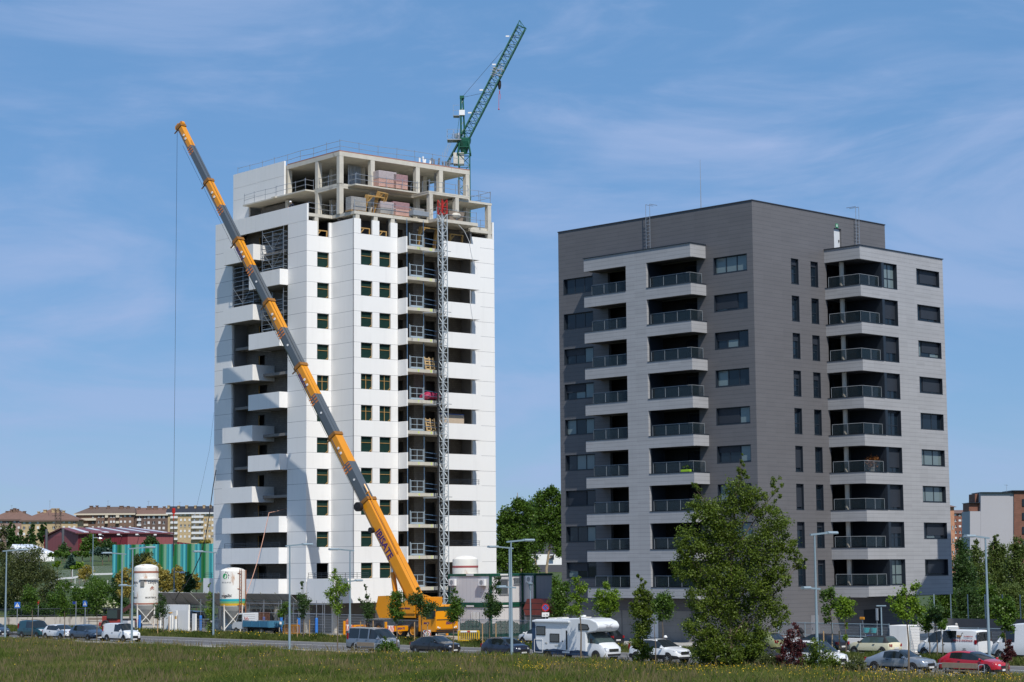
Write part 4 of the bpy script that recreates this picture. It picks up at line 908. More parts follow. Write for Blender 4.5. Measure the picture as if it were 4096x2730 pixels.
scaffold(-7.6, -3.7, -.3, .9, 35.3, 41.0, 'tall tube scaffold high in the recess, right under the parapet of the tower')
scaffold(-12.9, -8.9, -.5, .8, 32.2, 37.9, 'tube scaffold standing on the left topmost balcony but one of the tower recess')
scaffold(-7.6, -3.7, -.3, .9, 29.1, 34.7, 'tube scaffold half hidden by the crane boom, below the other two')
# ---- loads on the bare floors
pink_b = bricky('pink_brick_pallet', (.42, .22, .18), (.48, .27, .22), (.55, .42, .38), bw=.28, bh=.12)
grey_b = bricky('grey_block_pallet', (.28, .27, .26), (.34, .33, .31), (.2, .2, .2), bw=.4, bh=.2)
wrap_m = mat('pallet_wrap', (.42, .36, .36), .25, var=.3, vs=5, bump=.6, bs=9)
wrap_pk = mat('pink_wrap', (.34, .20, .20), .25, var=.4, vs=4, bump=.8, bs=8)
pal_wood = mat('pallet_wood', (.40, .26, .13), .8, var=.25, vs=5)
def pallet(px, py, a, z, w_, h_, m, label, wrap=None, group='wrapped pallets of bricks on the bare floors'):
    A, B, Z = t_on_a(px, py, a)
    t = thing('brick_pallet', label, 'pallet', tp(a-.5, B, z), -TF.t, group)
    MB().box(-.5, .5, -w_/2, w_/2, .02, .06).box(-.5, .5, -w_/2, -w_/2+.1, .06, .13).box(-.5, .5, w_/2-.1, w_/2, .06, .13).box(-.5, .5, -.05, .05, .06, .13).box(-.5, .5, -w_/2, w_/2, .131, .15).build('pallet', pal_wood, t)
    MB().bbox(-.48, .48, -w_/2+.03, w_/2-.03, .155, h_, .03).build('load', m, t)
    if wrap: MB().bbox(-.5, .5, -w_/2+.01, w_/2-.01, h_*.55, h_+.05, .05).build('wrapping', wrap, t)
    return t
k2 = .4145
pallet(1400+365*k2, 760, 2.4, 45.25, 2.3, 1.75, pink_b, 'left of the two pink brick pallets on the upper bare floor', wrap_m)
pallet(1400+490*k2, 765, 2.4, 45.25, 1.9, 1.6, pink_b, 'right of the two pink brick pallets on the upper bare floor', wrap_pk)
pallet(1400+85*k2, 840, 3.4, 42.25, 1.9, 1.5, grey_b, 'grey block pallet beside the leaning timber frames and the corner column')
pallet(1400+370*k2, 845, 3.4, 42.25, 2.0, 1.35, grey_b, 'grey block pallet standing between the timber frames and the pink wrapped load', wrap_m)
pallet(1400+498*k2, 860, 3.4, 42.25, 2.1, 1.5, pink_b, 'pink film wrapped load on the lower bare floor', wrap_pk)
def timber_frame(loc, rz, w_, h_, tilt, label, n=3):
    t = thing('timber_frame', label, 'timber frame', loc, rz, 'timber window frames stacked on the bare floors'); m = MB(); b2 = MB()
    M_ = Matrix.Rotation(tilt, 4, 'X')
    for j in range(n):
        y = j*.16
        for x in (0, w_): m.box(x-.05, x+.05, y, y+.1, 0, h_)
        m.box(-.05, w_+.05, y, y+.1, h_, h_+.1); m.box(-.05, w_+.05, y, y+.1, -.1, -.001)
        b2.tube((.1, y+.05, h_-.5), (.5, y+.05, h_-.02), .05, 4)
    m.xf(M_).build('frame', wood, t); b2.xf(M_).build('brace', wood, t); return t
def place_a(px, py, a, z): A, B, Z = t_on_a(px, py, a); return tp(a, B, z)
timber_frame(place_a(1400+150*k2, 830, 3.0, 42.3), -TF.t+PI/2, 2.0, 1.7, R(18), 'pale timber frames leaning on the floor right of the corner column', 4)
timber_frame(place_a(1400+230*k2, 820, 2.6, 42.3), -TF.t+PI/2+.2, 1.2, 2.3, R(22), 'tall timber frames leaning against the grey block pallet', 3)
timber_frame(place_a(1400+560*k2, 860, 2.6, 42.3), -TF.t+PI/2, 2.6, .9, R(35), 'timber frames lying tilted beside the pink wrapped load', 3)
timber_frame(place_a(1400+660*k2, 960, 3.4, 39.06), -TF.t+PI/2, 2.1, 2.3, R(14), 'large timber frames leaning inside the top hoist balcony, slab 12', 3)
timber_frame(place_a(1400+960*k2, 970, 3.4, 39.06), -TF.t+PI/2, 1.6, 2.0, R(8), 'timber frame leaning in the dark corner right of the hoist mast', 2)
timber_frame(tp(-.3, 1.3, 39.06), -TF.t+PI/2, 1.3, 1.5, R(4), 'timber frame in the open top gap of the narrow facade', 1)
timber_frame(tp(3.5, 3.95, 39.06), -TF.t+PI/2, 1.2, 1.5, R(4), 'timber frame in the left open gap of the wide facade', 1)
timber_frame(tp(3.5, 6.25, 39.06), -TF.t+PI/2, 1.0, 1.4, R(4), 'timber frame in the right open gap of the wide facade', 1)
A, B, Z = t_on_a(1400+995*k2, 870, 4.6)
t = thing('rubble_tub', 'brown rubble tub on the slab right of the red mast top', 'tub', tp(4.6, B, 42.25), -TF.t)
m = MB(); m.add([(-.5, -.85, 0), (.5, -.85, 0), (.5, .85, 0), (-.5, .85, 0), (-.6, -1.05, .95), (.6, -1.05, .95), (.6, 1.05, .95), (-.6, 1.05, .95)], [(3,2,1,0), (0,1,5,4), (1,2,6,5), (2,3,7,6), (3,0,4,7)]); m.build('body', mat('rusty_tub', (.24, .19, .15), .8, var=.3, vs=3), t)
MB().ball((0, 0, .55), .85, sz=.5).build('rubble', concrete, t)
t = thing('block_crate', 'low grey crate of blocks in front of the tilted timber frames', 'crate', place_a(1400+665*k2, 872, 4.9, 42.25), -TF.t)
MB().bbox(-.4, .4, -1.0, 1.0, 0, .5, .04).build('crate', steel_grey, t); MB().bbox(-.3, .3, -.8, .5, .5, .75, .05).build('contents', grey_b, t)
t = thing('pipe_bundle', 'bundle of dark and white pipes upright at the roof edge', 'pipes', place_a(1600+600*.2551, 655, 1.0, 48.63), -TF.t); rn = random.Random(3); m = MB(); m2 = MB()
for i in range(13):
    x = rn.uniform(-1.0, 0); y = -1.9+i*.3
    (m2 if i < 4 else m).tube((x, y, 0), (x+rn.uniform(-.1, .1), y+rn.uniform(-.1, .2), .55+rn.uniform(0, .5)), .1, 9)
m.build('pipe', mat('grey_pipe', (.18, .19, .21), .5), t); m2.build('wrapping', white_paint, t)
for (px, py, a, lab, n, tone) in ((1600+600*.2551, 740, .5, 'bundle of grey plasterboard studs upright beside the column of the top storey', 6, steel), (1100+1210*.2551, 715, -1.5, 'row of grey metal studs standing behind the left column of the top storey', 9, steel)):
    A, B, Z = t_on_a(px, py, a); t = thing('stud_bundle', lab, 'metal studs', tp(a, B, 45.3), -TF.t); m = MB()
    for i in range(n): m.box(-.05, .05, i*.18-.5, i*.18-.42, 0, 2.75)
    m.build('stud', tone, t)
for (k, lab, c) in ((7, 'tilted slatted wooden pallet on the hoist balcony, slab 6', 12.0), (5, 'slatted wooden pallet upright on the hoist balcony, slab 8', 11.9)):
    kk = 6 if k == 7 else 4
    t = thing('wooden_pallet', lab, 'pallet', tp(4.7, c, SL[kk]+.02), -TF.t); m = MB()
    for i in range(5): m.box(-.02, .02, -.6, .6, .05+i*.27, .17+i*.27)
    for y in (-.6, -.05, .5): m.box(.021, .12, y, y+.1, 0, 1.35)
    m.xf(Matrix.Rotation(R(-12), 4, 'Y')); m.build('slat', mat('fresh_pallet_wood', (.52, .36, .18), .8, var=.2, vs=4), t)
t = thing('pink_tarp', 'crumpled pink sheeting heaped on the hoist balcony, slab 7', 'sheeting', tp(4.4, 12.2, SL[5]), -TF.t)
bm_ = MB(); rn = random.Random(4)
for i in range(9): bm_.ball((rn.uniform(-.3, .3), rn.uniform(-.9, .9), .3+rn.uniform(0, .35)), rn.uniform(.3, .5), sz=.8)
bm_.build('sheet', mat('pink_sheet', (.40, .03, .09), .4, var=.3, vs=4, bump=.8, bs=7), t)
t = thing('grey_bags', 'blue topped stack of pale boards on the right balcony behind the mast', 'boards', tp(4.2, 15.2, SL[6]), -TF.t)
MB().bbox(-.4, .4, -1.6, 1.2, .9, 1.85, .03).build('board', mat('pale_board', (.5, .4, .3), .7), t); MB().box(-.42, .42, -1.6, 1.2, 1.86, 1.93).build('cover', mat('blue_sheet', (.05, .12, .4), .5), t)
t = thing('hanging_hose', 'thin copper coloured hose hanging from a tower balcony to the white silo', 'hose'); m = MB(); pts = []
P0, P1 = Vector(tp(-6.5, -1.2, 13.0)), Vector(atY(985, 2378, 200))
P0 = Vector(tp(*t_on_b(1076, 2052, -1.15)[:2], t_on_b(1076, 2052, -1.15)[2]))
for i in range(17):
    s_ = i/16; p_ = P0.lerp(P1, s_); p_.z -= .7*math.sin(PI*s_); pts.append(p_)
m.path(pts, .035, 5); m.path([P0, P0+Vector((.7, .6, .15)), P0+Vector((2.0, 1.6, .6))], .035, 5)
m.build('hose', mat('copper_hose', (.55, .30, .22), .6, var=.1), t)
t = thing('supply_cable', 'black power cable slung from the tower\'s left edge down to the ground', 'cable'); m = MB()
m.path([Vector(atY(x, y, 214)) for x, y in ((864, 1880), (852, 1950), (836, 2070), (819, 2165), (800, 2228), (770, 2295), (738, 2346), (716, 2372), (700, 2400))], .05, 5); m.build('cable', cable_m, t)
t = thing('stay_rope', 'thin slack rope falling from the tower behind its left edge', 'rope'); m = MB(); m.path([Vector(atY(x, y, 216)) for x, y in ((856, 1650), (838, 1800), (812, 1920), (786, 2030), (770, 2090))], .012, 4); m.build('rope', cable_m, t)
# hanging white hoses on the right balconies
t = thing('white_hose', 'loose white hose dangling beside the top right balconies', 'hose'); m = MB()
def dang(pl): m.path([Vector(tp(5.36, b, z)) for b, z in pl], .024, 5)
dang([(15.2, 41.8), (16.0, 41.2), (16.6, 40.2), (16.9, 38.9), (17.2, 37.9), (17.6, 37.4)]); dang([(16.7, 35.1), (16.7, 33.8), (17.0, 32.2), (17.5, 31.2)]); m.build('hose', white_paint, t)
# ================================================================== silos
rust = mat('rusty_white_silo', (.74, .725, .68), .6, var=.07, vs=1.5, stain=((.40, .20, .09), .585, (1.5, 1.5, .3)))
silo_brown = mat('silo_band_brown', (.36, .14, .09), .6, var=.15)
ink = mat('black_lettering', (.03, .03, .035), .6, var=0)
def ctext(s, size, mtl, par, ang, z, r, bold=.006):
    """lettering bent round a vertical drum, centred at angle ang"""
    o = text('lettering', s, size, mtl, par, Matrix.Identity(4), .003, bold)
    for v in o.data.vertices:
        x, y, h_ = v.co; a = ang+x/r; rr = r+h_+.004; v.co = (rr*math.cos(a), rr*math.sin(a), z+y)
    return o
def silo(loc, r, zc, zt, label, face, bands, legz=0.):
    s = thing('mortar_silo', label, 'silo', loc, 0)
    MB().lathe([(.28, zc-1.65), (r*.98, zc), (r, zc), (r, zt-.35), (r*.97, zt-.2), (r*.8, zt-.05), (r*.45, zt+.08), (.001, zt+.12)], n=40).build('tank', rust, s, smooth=32)
    MB().lathe([(.33, zc-1.75), (r*.985, zc-.02), (r*.985, zc-.04), (.29, zc-1.76)], n=28).build('hopper', mat('silo_cone_grey', (.33, .33, .32), .7, var=.3, vs=1.5, stain=((.3, .16, .08), .62, (1, 1, .5))), s, smooth=40)
    for m_, z0, z1 in bands: MB().lathe([(r+.002, z0), (r+.012, z0+.005), (r+.012, z1-.005), (r+.002, z1)], n=40).build('band', m_, s, smooth=40)
    q = r*.86
    for i in range(4):
        a = face+PI/4+i*PI/2; a2 = a+PI/2
        p0 = (q*1.08*math.cos(a), q*1.08*math.sin(a)); p1 = (q*1.08*math.cos(a2), q*1.08*math.sin(a2))
        MB().tube((*p0, 0), (r*math.cos(a)*.99, r*math.sin(a)*.99, zc+.15), .085, 4).box(p0[0]-.18, p0[0]+.18, p0[1]-.18, p0[1]+.18, 0, .04).build('leg', rust, s)
        MB().tube((*p0, .5), (*p1, zc-.3), .045, 4).tube((*p1, .5), (*p0, zc-.3), .045, 4).build('brace', rust, s)
    return s
f0 = math.atan2(-1, .2)                                                # towards the street
p = rdv(582, 122.6, .42)
s = silo(p, 1.25, 2.65, 6.75, 'rust streaked mortar silo with brown bands, left of the two silos by the road', f0, [(silo_brown, 5.95, 6.15), (silo_brown, 2.72, 2.88)])
ctext('cetya', .46, ink, s, f0+.50, 5.0, 1.25); ctext('cetya', .46, ink, s, f0-1.15, 5.0, 1.25); ctext('MORTEROS', .24, ink, s, f0+.42, 3.42, 1.25); ctext('MORTEROS', .24, ink, s, f0-1.3, 3.42, 1.25)
m = MB()
for zz, th in ((4.30, .085), (4.13, .06)):
    vs = []; n = 12
    for i in range(n+1):
        u_ = i/n; a = f0+.30+.42*u_; h_ = math.sin(PI*min(1, u_*1.1))*.16+.1*u_; e = th*math.sin(PI*(.12+.88*u_))
        for z_ in (zz+h_-e, zz+h_+e): vs.append((1.256*math.cos(a), 1.256*math.sin(a), z_)); 
    m.add(vs, [(2*i, 2*i+2, 2*i+3, 2*i+1) for i in range(n)])
m.build('emblem', silo_brown, s)
def arc_box(m, r0, r1, a0, a1, z0, z1, n=10):
    for i in range(n):
        b0, b1 = a0+(a1-a0)*i/n, a0+(a1-a0)*(i+1)/n
        P = lambda r_, a, z: (r_*math.cos(a), r_*math.sin(a), z)
        m.add([P(r0,b0,z0),P(r1,b0,z0),P(r1,b1,z0),P(r0,b1,z0),P(r0,b0,z1),P(r1,b0,z1),P(r1,b1,z1),P(r0,b1,z1)], [(3,2,1,0),(4,5,6,7),(0,1,5,4),(1,2,6,5),(2,3,7,6),(3,0,4,7)])
m = MB(); arc_box(m, 1.255, 1.42, f0-.55, f0+1.2, 5.27, 5.4); m.build('ledge', rust, s)
MB().bbox(-.2, .2, -.04, .3, 4.55, 5.25, .03).xf(Matrix.Rotation(f0-.32+PI/2, 4, 'Z') @ Matrix.Translation((0, -1.3, 0))).build('hatch', mat('hatch_grey', (.2, .2, .19), .6), s)
p = rdv(930, 122.0, .42); sl2 = silo(p, 1.25, 2.7, 6.35, 'rust streaked mortar silo with ladder and teal and yellow stripes, beside the blue truck', f0, [(mat('teal_band', (.02, .36, .42), .5), 3.18, 3.42), (mat('green_band', (.18, .42, .16), .5), 2.98, 3.17), (mat('yellow_band', (.62, .36, .02), .5), 2.75, 2.97)])
ctext('yogalbi', .42, ink, sl2, f0-.62, 3.72, 1.25, .012); ctext('947 56 09 50', .2, mat('grey_lettering', (.2, .2, .2), .6, var=0), sl2, f0-.62, 5.0, 1.25, .002)
gem = mat('emblem_green', (.02, .33, .10), .5, var=0)
m = MB(); n = 20; a0 = f0-.72
ring = []
for i in range(n): 
    an = 2*PI*i/n; a = a0+.27*math.cos(an)/1.25; ring.append((1.257*math.cos(a), 1.257*math.sin(a), 5.62+.27*math.sin(an)))
m.add(ring, [list(range(n))]); m.build('emblem', gem, sl2)
o = MB()
for i in range(6):                                                     # letters set round the green disc
    pass
for ch, an in zip('albi', (75, 45, 12, -22)):
    an = R(an); ctext(ch, .26, ink, sl2, a0+.42*math.cos(an)/1.25, 5.62+.42*math.sin(an), 1.25, .01)
def cyl_pt(r, a, z): return (r*math.cos(a), r*math.sin(a), z)
rustp = mat('rust_brown', (.26, .10, .05), .8, var=.35, vs=3)
m = MB()
for da in (.45, .62): m.tube(cyl_pt(1.36, f0+da, .6), cyl_pt(1.36, f0+da, 6.3), .04, 4)
z = .8
while z < 6.2: m.tube(cyl_pt(1.36, f0+.45, z), cyl_pt(1.36, f0+.62, z), .025, 4); z += .3
m.tube(cyl_pt(1.3, f0+1.25, .6), cyl_pt(1.3, f0+1.25, 6.2), .06, 5)
for z in (1.2, 2.8, 4.4, 5.9): m.tube(cyl_pt(1.25, f0+.3, z), cyl_pt(1.4, f0+.62, z), .04, 4)
m.build('ladder', rustp, sl2)
p = rdv(1863, 137.0, .42)
s3 = silo(p, 1.25, 3.2, 7.3, 'cleaner white mortar silo with a red band, its top showing above the site cabins', f0, [(mat('silo_band_red', (.36, .09, .09), .6, var=.2), 6.25, 6.45)])
ctext('cetya', .46, ink, s3, f0+.52, 5.25, 1.25); ctext('cetya', .46, ink, s3, f0-1.1, 5.25, 1.25)
m = MB(); arc_box(m, 1.255, 1.42, f0-.35, f0+1.2, 5.5, 5.65); m.build('ledge', rust, s3)
# ================================================================== site cabins
cab_wall = panelled('cabin_panel', (.62, .61, .62), (.36, .36, .37), ver=[('X', .5, .03, .25, .5), ('Y', .5, .03, .25, .5)], rough=.5, var=.05)
cab_white = panelled('cabin_panel_white', (.70, .69, .70), (.5, .5, .5), ver=[('X', .5, .03, 0, .5), ('Y', .5, .03, 0, .5)], rough=.5, var=.05)
cab_green = mat('cabin_green', (.008, .075, .045), .5, var=.1)
cc = RD.l(atY(1963, 2400, 188.)); cu, cv = cc[0], cc[1]
def acunit(par, p, ax):
    m = MB(); x, y, z = p
    if ax == 'y': o = m.bbox(x-.42, x+.42, y-.34, y-.06, z, z+.62, .03).build('air_conditioner', white_paint, par); MB().lathe([(.22, -.35), (.2, -.345)], (x, y, z+.31), 14, 'y').box(x-.35, x+.35, y-.3, y-.02, z-.05, z-.005).build('fan_grille', steel_grey, o)
    else: o = m.bbox(x+.06, x+.34, y-.42, y+.42, z, z+.62, .03).build('air_conditioner', white_paint, par); MB().lathe([(.22, .345), (.2, .35)], (x, y, z+.31), 14, 'x').build('fan_grille', steel_grey, o)
def cabin(lev, label):
    c = thing('site_cabin', label, 'site cabin', RD.w(cu, cv, .42+2.86*lev), -RD.t, 'stacked site cabins'); h_ = 2.84
    MB().box(-5.6, -.09, .02, .12, .22, h_-.2).box(-.12, -.02, .12, 4.1, .22, h_-.2).box(-5.6, -5.5, .13, 4.1, .22, h_-.2).box(-5.5, -.13, 4.0, 4.1, .22, h_-.2).build('wall', [cab_wall, cab_white][lev if False else 0], c)
    MB().box(-5.7, .05, -.05, 4.2, h_-.2, h_).box(-5.7, .05, -.05, 4.2, 0, .2).box(-.16, .04, -.04, .14, .2, h_-.2).box(-.14, .04, 4.0, 4.19, .2, h_-.2).box(-5.69, -5.5, -.04, .14, .2, h_-.2).build('frame', cab_green, c)
    MB().box(-3.2, -2.2, -.06, -.052, h_-.16, h_-.02).box(.052, .06, 1.2, 2.2, h_-.16, h_-.02).build('maker_plate', white_paint, c)
    if lev: acunit(c, (-4.9, 0, 1.75), 'y'); acunit(c, (-.9, 0, 1.75), 'y')
    w_ = []
    if lev: w_ = [('x', 1.1, 2.2, 1.0, 2.3), ('x', 3.0, 3.8, 1.9, 2.4)]
    else: w_ = [('y', -2.6, -1.5, 1.0, 2.2)]
    for ax, p, q, z0, z1 in w_:
        b = MB(); g_ = MB()
        if ax == 'x':
            g_.box(-.03, .005, p, q, z0, z1)
            for i in range(8): y = p+(q-p)*(i+.5)/8; b.tube((.06, y, z0-.12), (.06, y, z1+.1), .02, 4)
            b.box(.04, .08, p-.1, q+.1, z0-.05, z0).box(.04, .08, p-.1, q+.1, z1, z1+.05)
        else:
            g_.box(p, q, -.005, .03, z0, z1)
            for i in range(6): x = p+(q-p)*(i+.5)/6; b.box(x-.05, x+.05, -.05, -.01, z0, z1)
        go = g_.build('window', glass_win, c); b.build('window_bar', [steel_grey, white_paint][ax == 'y'], go)
    return c
cabin(0, 'lower site cabin behind the green netted fence, with white barred window'); cabin(1, 'upper site cabin with two air conditioners on its grey front')
for lev in (0, 1):
    c = thing('site_cabin', ['lower cabin of the right hand cabin pair, small dark window', 'upper cabin of the right hand pair, one big air conditioner high up'][lev], 'site cabin', RD.w(cu+.2, cv+4.3, .42+2.86*lev), -RD.t, 'stacked site cabins'); h_ = 2.84
    MB().box(-5.0, 1.2, .0, .1, .22, h_-.2).box(1.1, 1.2, .1, 2.3, .22, h_-.2).build('wall', cab_wall, c)
    MB().box(-5.0, 1.26, -.06, 2.35, h_-.2, h_).box(-5.0, 1.26, -.06, 2.35, 0, .2).box(1.1, 1.25, -.05, .15, .2, h_-.2).build('frame', cab_green, c)
    if lev: acunit(c, (.75, 0, 2.0), 'y')
    else: MB().box(.3, .8, -.03, -.004, 1.9, 2.2).build('window', black, c)
# fences of the site
mesh_m = bpy.data.materials.new('wire_mesh'); mesh_m.use_nodes = True
def wire(name, c, step, wd):
    m = bpy.data.materials.new(name); m.use_nodes = True; nt = m.node_tree; b = nt.nodes['Principled BSDF']; L = nt.links.new
    b.inputs['Base Color'].default_value = (*c, 1); b.inputs['Roughness'].default_value = .5; b.inputs['Metallic'].default_value = .3
    t = N(nt, 'ShaderNodeTexCoord'); f1 = _lines(nt, t.outputs['Object'], 'X', step[0], wd); f2 = _lines(nt, t.outputs['Object'], 'Z', step[1], wd)
    a = N(nt, 'ShaderNodeMath', operation='MAXIMUM'); L(f1, a.inputs[0]); L(f2, a.inputs[1]); L(a.outputs[0], b.inputs['Alpha']); MATS[name] = m; return m
wire_site = wire('site_mesh', (.34, .36, .38), (.12, .25), .022); wire_grey = wire('grey_mesh', (.30, .33, .36), (.055, .2), .012)
net2 = mat('green_fence_net', (.02, .075, .06), .85, var=.35, vs=2.5)
net2.node_tree.nodes['Principled BSDF'].inputs['Alpha'].default_value = .82
def mesh_fence(u0, u1, v, z, h_, label, post=2.5, wm=None, net=None, kind='site_fence', cat='fence', group=None, pm=None):
    f = thing(kind, label, cat, RD.w(u0, v, z), -RD.t, group); L_n = u1-u0; n = max(1, round(L_n/post)); m = MB()
    for i in range(n+1): x = L_n*i/n; m.tube((x, 0, 0), (x, 0, h_+.05), .03, 6)
    m.tube((0, 0, h_), (L_n, 0, h_), .022, 5).tube((0, 0, .15), (L_n, 0, .15), .022, 5); m.build('post', pm or steel, f)
    MB().box(.01, L_n-.01, .03, .036, .12, h_).build('mesh_panel', wm or wire_site, f)
    if net:
        nx_ = 24; V = []; 
        for i in range(nx_+1):
            x = L_n*i/nx_; sag = .12*abs(math.sin(i*1.3))+.25*max(0, math.sin(i*.35+1)); V += [(x, -.04+.03*math.sin(i*2.1), .2), (x, -.06-.03*math.sin(i*1.7), h_-.02-sag)]
        o = MB().add(V, [(2*i, 2*i+2, 2*i+3, 2*i+1) for i in range(nx_)]).build('net', net, f)
    return f
ul = lambda x, v: RD.l(onv(RD, x, 2540, v))[0]
mesh_fence(ul(1140, 124.2), ul(1460, 124.2), 124.2, .42, 2.0, 'mesh site fence between the blue truck and the orange crane', wm=wire_site)
mesh_fence(ul(1842, 121.9), ul(1955, 121.9), 121.9, .42, 1.9, 'mesh fence with taut green netting behind the yellow barrier', net=net2)
mesh_fence(ul(1955, 121.9), ul(2120, 121.9), 121.9, .42, 1.9, 'mesh fence with sagging torn green netting in front of the cabins', net=net2)
mesh_fence(ul(640, 123.4), ul(1130, 123.4), 123.4, .42, 1.3, 'low mesh fence behind the two silos', wm=wire_site)
# plastic barriers
yel_pl = mat('yellow_plastic', (.62, .38, .015), .45, var=.08); ora_pl = mat('orange_plastic', (.30, .13, .015), .5, var=.2)
def barrier(loc, rz, w_, label, m_, panel=True):
    b = thing('plastic_barrier', label, 'barrier', loc, rz); m = MB()
    m.bbox(-w_/2, w_/2, -.04, .04, .82, 1.0, .03).bbox(-w_/2, w_/2, -.04, .04, .08, .2, .03)
    for i in range(11): x = -w_/2+.06+(w_-.12)*i/10; m.box(x-.035, x+.035, -.03, .03, .19, .83)
    for x in (-w_/2+.2, w_/2-.2): m.bbox(x-.08, x+.08, -.25, .25, 0, .09, .02)
    for x in (-w_/2, w_/2): m.bbox(x-.05, x+.05, -.04, .04, .1, .95, .02)
    m.build('frame', m_, b)
    if panel:
        pn = MB().box(-.7, .7, -.05, -.041, .84, .98).build('reflector', white_paint, b); MB().box(-.12, .12, -.056, -.051, .85, .97).build('mark', red_p, pn)
    return b
barrier(rdv(1875, 120.9, .41), -R(8), 1.8, 'yellow plastic barrier standing on the verge by the netted fence', yel_pl)
barrier(rdv(1165, 123.2, .42), -R(20), 1.7, 'brownish orange plastic barrier behind the lamp post near the blue truck', ora_pl, False)
# loose precast panels in front of the tower
pc = thing('precast_panels', 'upright white precast panels stored on edge between the two silos', 'precast panels', rdv(690, 121.3, .42), -RD.t)
for i, (x0, x1, y, h_) in enumerate(((-3.4, .9, 1.3, 2.75), (-1.9, .35, .2, 2.2), (.75, 2.5, .1, 2.25), (-.15, .0, -.35, 1.9), (.15, .3, -.3, 1.75), (.9, 1.1, -.45, 1.35), (2.75, 3.3, .4, 1.9), (-2.2, -2.05, -.1, 1.95))):
    MB().box(x0, x1, y, y+.16, 0, h_).build('panel', white_plain, pc)
MB().box(-.2, .1, -.4, -.1, 1.91, 2.05).box(.95, 1.1, -.44, -.3, 1.36, 1.65).build('spacer', wood, pc)
# silo surroundings: big white bag, blue post, tape
t = thing('bulk_bag', 'white bulk bag with dark rim beside the left silo', 'bulk bag', rdv(513, 121.5, .4), -RD.t)
MB().bbox(-.65, .65, -.5, .5, 0, 1.15, .12).build('bag', mat('bag_white', (.6, .6, .62), .8, var=.12, vs=3, bump=.5, bs=6), t); MB().bbox(-.66, .66, -.51, .51, 1.12, 1.3, .03).build('rim', mat('bag_dark', (.05, .05, .055), .8), t)
blue_pad = mat('blue_foam', (.03, .17, .55), .6, var=.08)
for i, (x, lab) in enumerate(((558, 'blue padded steel post at the foot of the lettered left silo'), (1195, 'blue padded scaffold pole right of the tall lamp post'), (1266, 'blue padded scaffold pole left of the mesh gate'), (802, 'blue padded pole under the canopy left of the striped silo'), (1055, 'blue padded pole directly behind the blue truck bed'), (1125, 'blue padded pole between the truck tail and the lamp post'))):
    h_ = 1.5; vv = 121.4 if i == 0 else 124.0
    t = thing('padded_post', lab, 'padded pole', rdv(x, vv, .42), 0, 'blue padded poles at the site edge')
    MB().tube((0, 0, 0), (0, 0, 3.3 if i else 1.7), .035, 6).build('pole', steel, t); MB().lathe([(.13, .1), (.14, .2), (.14, 1.55), (.11, 1.65)], n=12).build('padding', blue_pad, t)
t = thing('site_scaffold', 'walkway scaffold of grey tubes in front of the tower\'s ground floor', 'scaffold', tp(-9, -2.4, .42), -TF.t); m = MB()
for a in np.arange(0, 16, 2.6): m.tube((a, 0, 0), (a, 0, 3.1), .03, 5); m.tube((a, 1.6, 0), (a, 1.6, 3.1), .03, 5); m.tube((a, 0, 2.9), (a, 1.6, 2.9), .03, 5)
for z in (1.0, 2.0, 2.9): m.tube((0, 0, z), (15.6, 0, z), .03, 5)
m.tube((2.6, 0, .1), (5.2, 0, 2.8), .025, 4).tube((10.4, 0, .1), (13, 0, 2.8), .025, 4); m.build('tube', steel, t)
t = thing('speed_sign', 'temporary white speed limit sign reading 20 beside the crane\'s front wheel', 'traffic sign', rdv(1708, 120.2, .4), R(4))
MB().box(-.34, .34, -.02, .02, .25, .98).build('board', white_paint, t)
MB().lathe([(.245, -.026), (.31, -.026), (.31, -.021), (.245, -.021), (.245, -.026)], (0, 0, .63), 28, 'y', caps=False).build('ring', red_p, t)
text('lettering', '20', .34, ink, t, axes((0, -.026, .63), (1, 0, 0), (0, 0, 1)), .002, .01)
MB().box(-.36, -.3, -.02, .25, 0, 1.05).box(.3, .36, -.02, .25, 0, 1.05).build('stand', pal_wood, t)
for x, lab in ((1745, 'small white and red traffic cone just below the crane cab'),):
    t = thing('traffic_cone', lab, 'traffic cone', rdv(x, 121.6, .42)); MB().lathe([(.15, .03), (.03, .6)], n=10).box(-.2, .2, -.2, .2, 0, .03).build('cone', white_paint, t); MB().lathe([(.148, .05), (.125, .16)], n=10).lathe([(.09, .33), (.07, .42)], n=10).build('stripe', red_p, t)
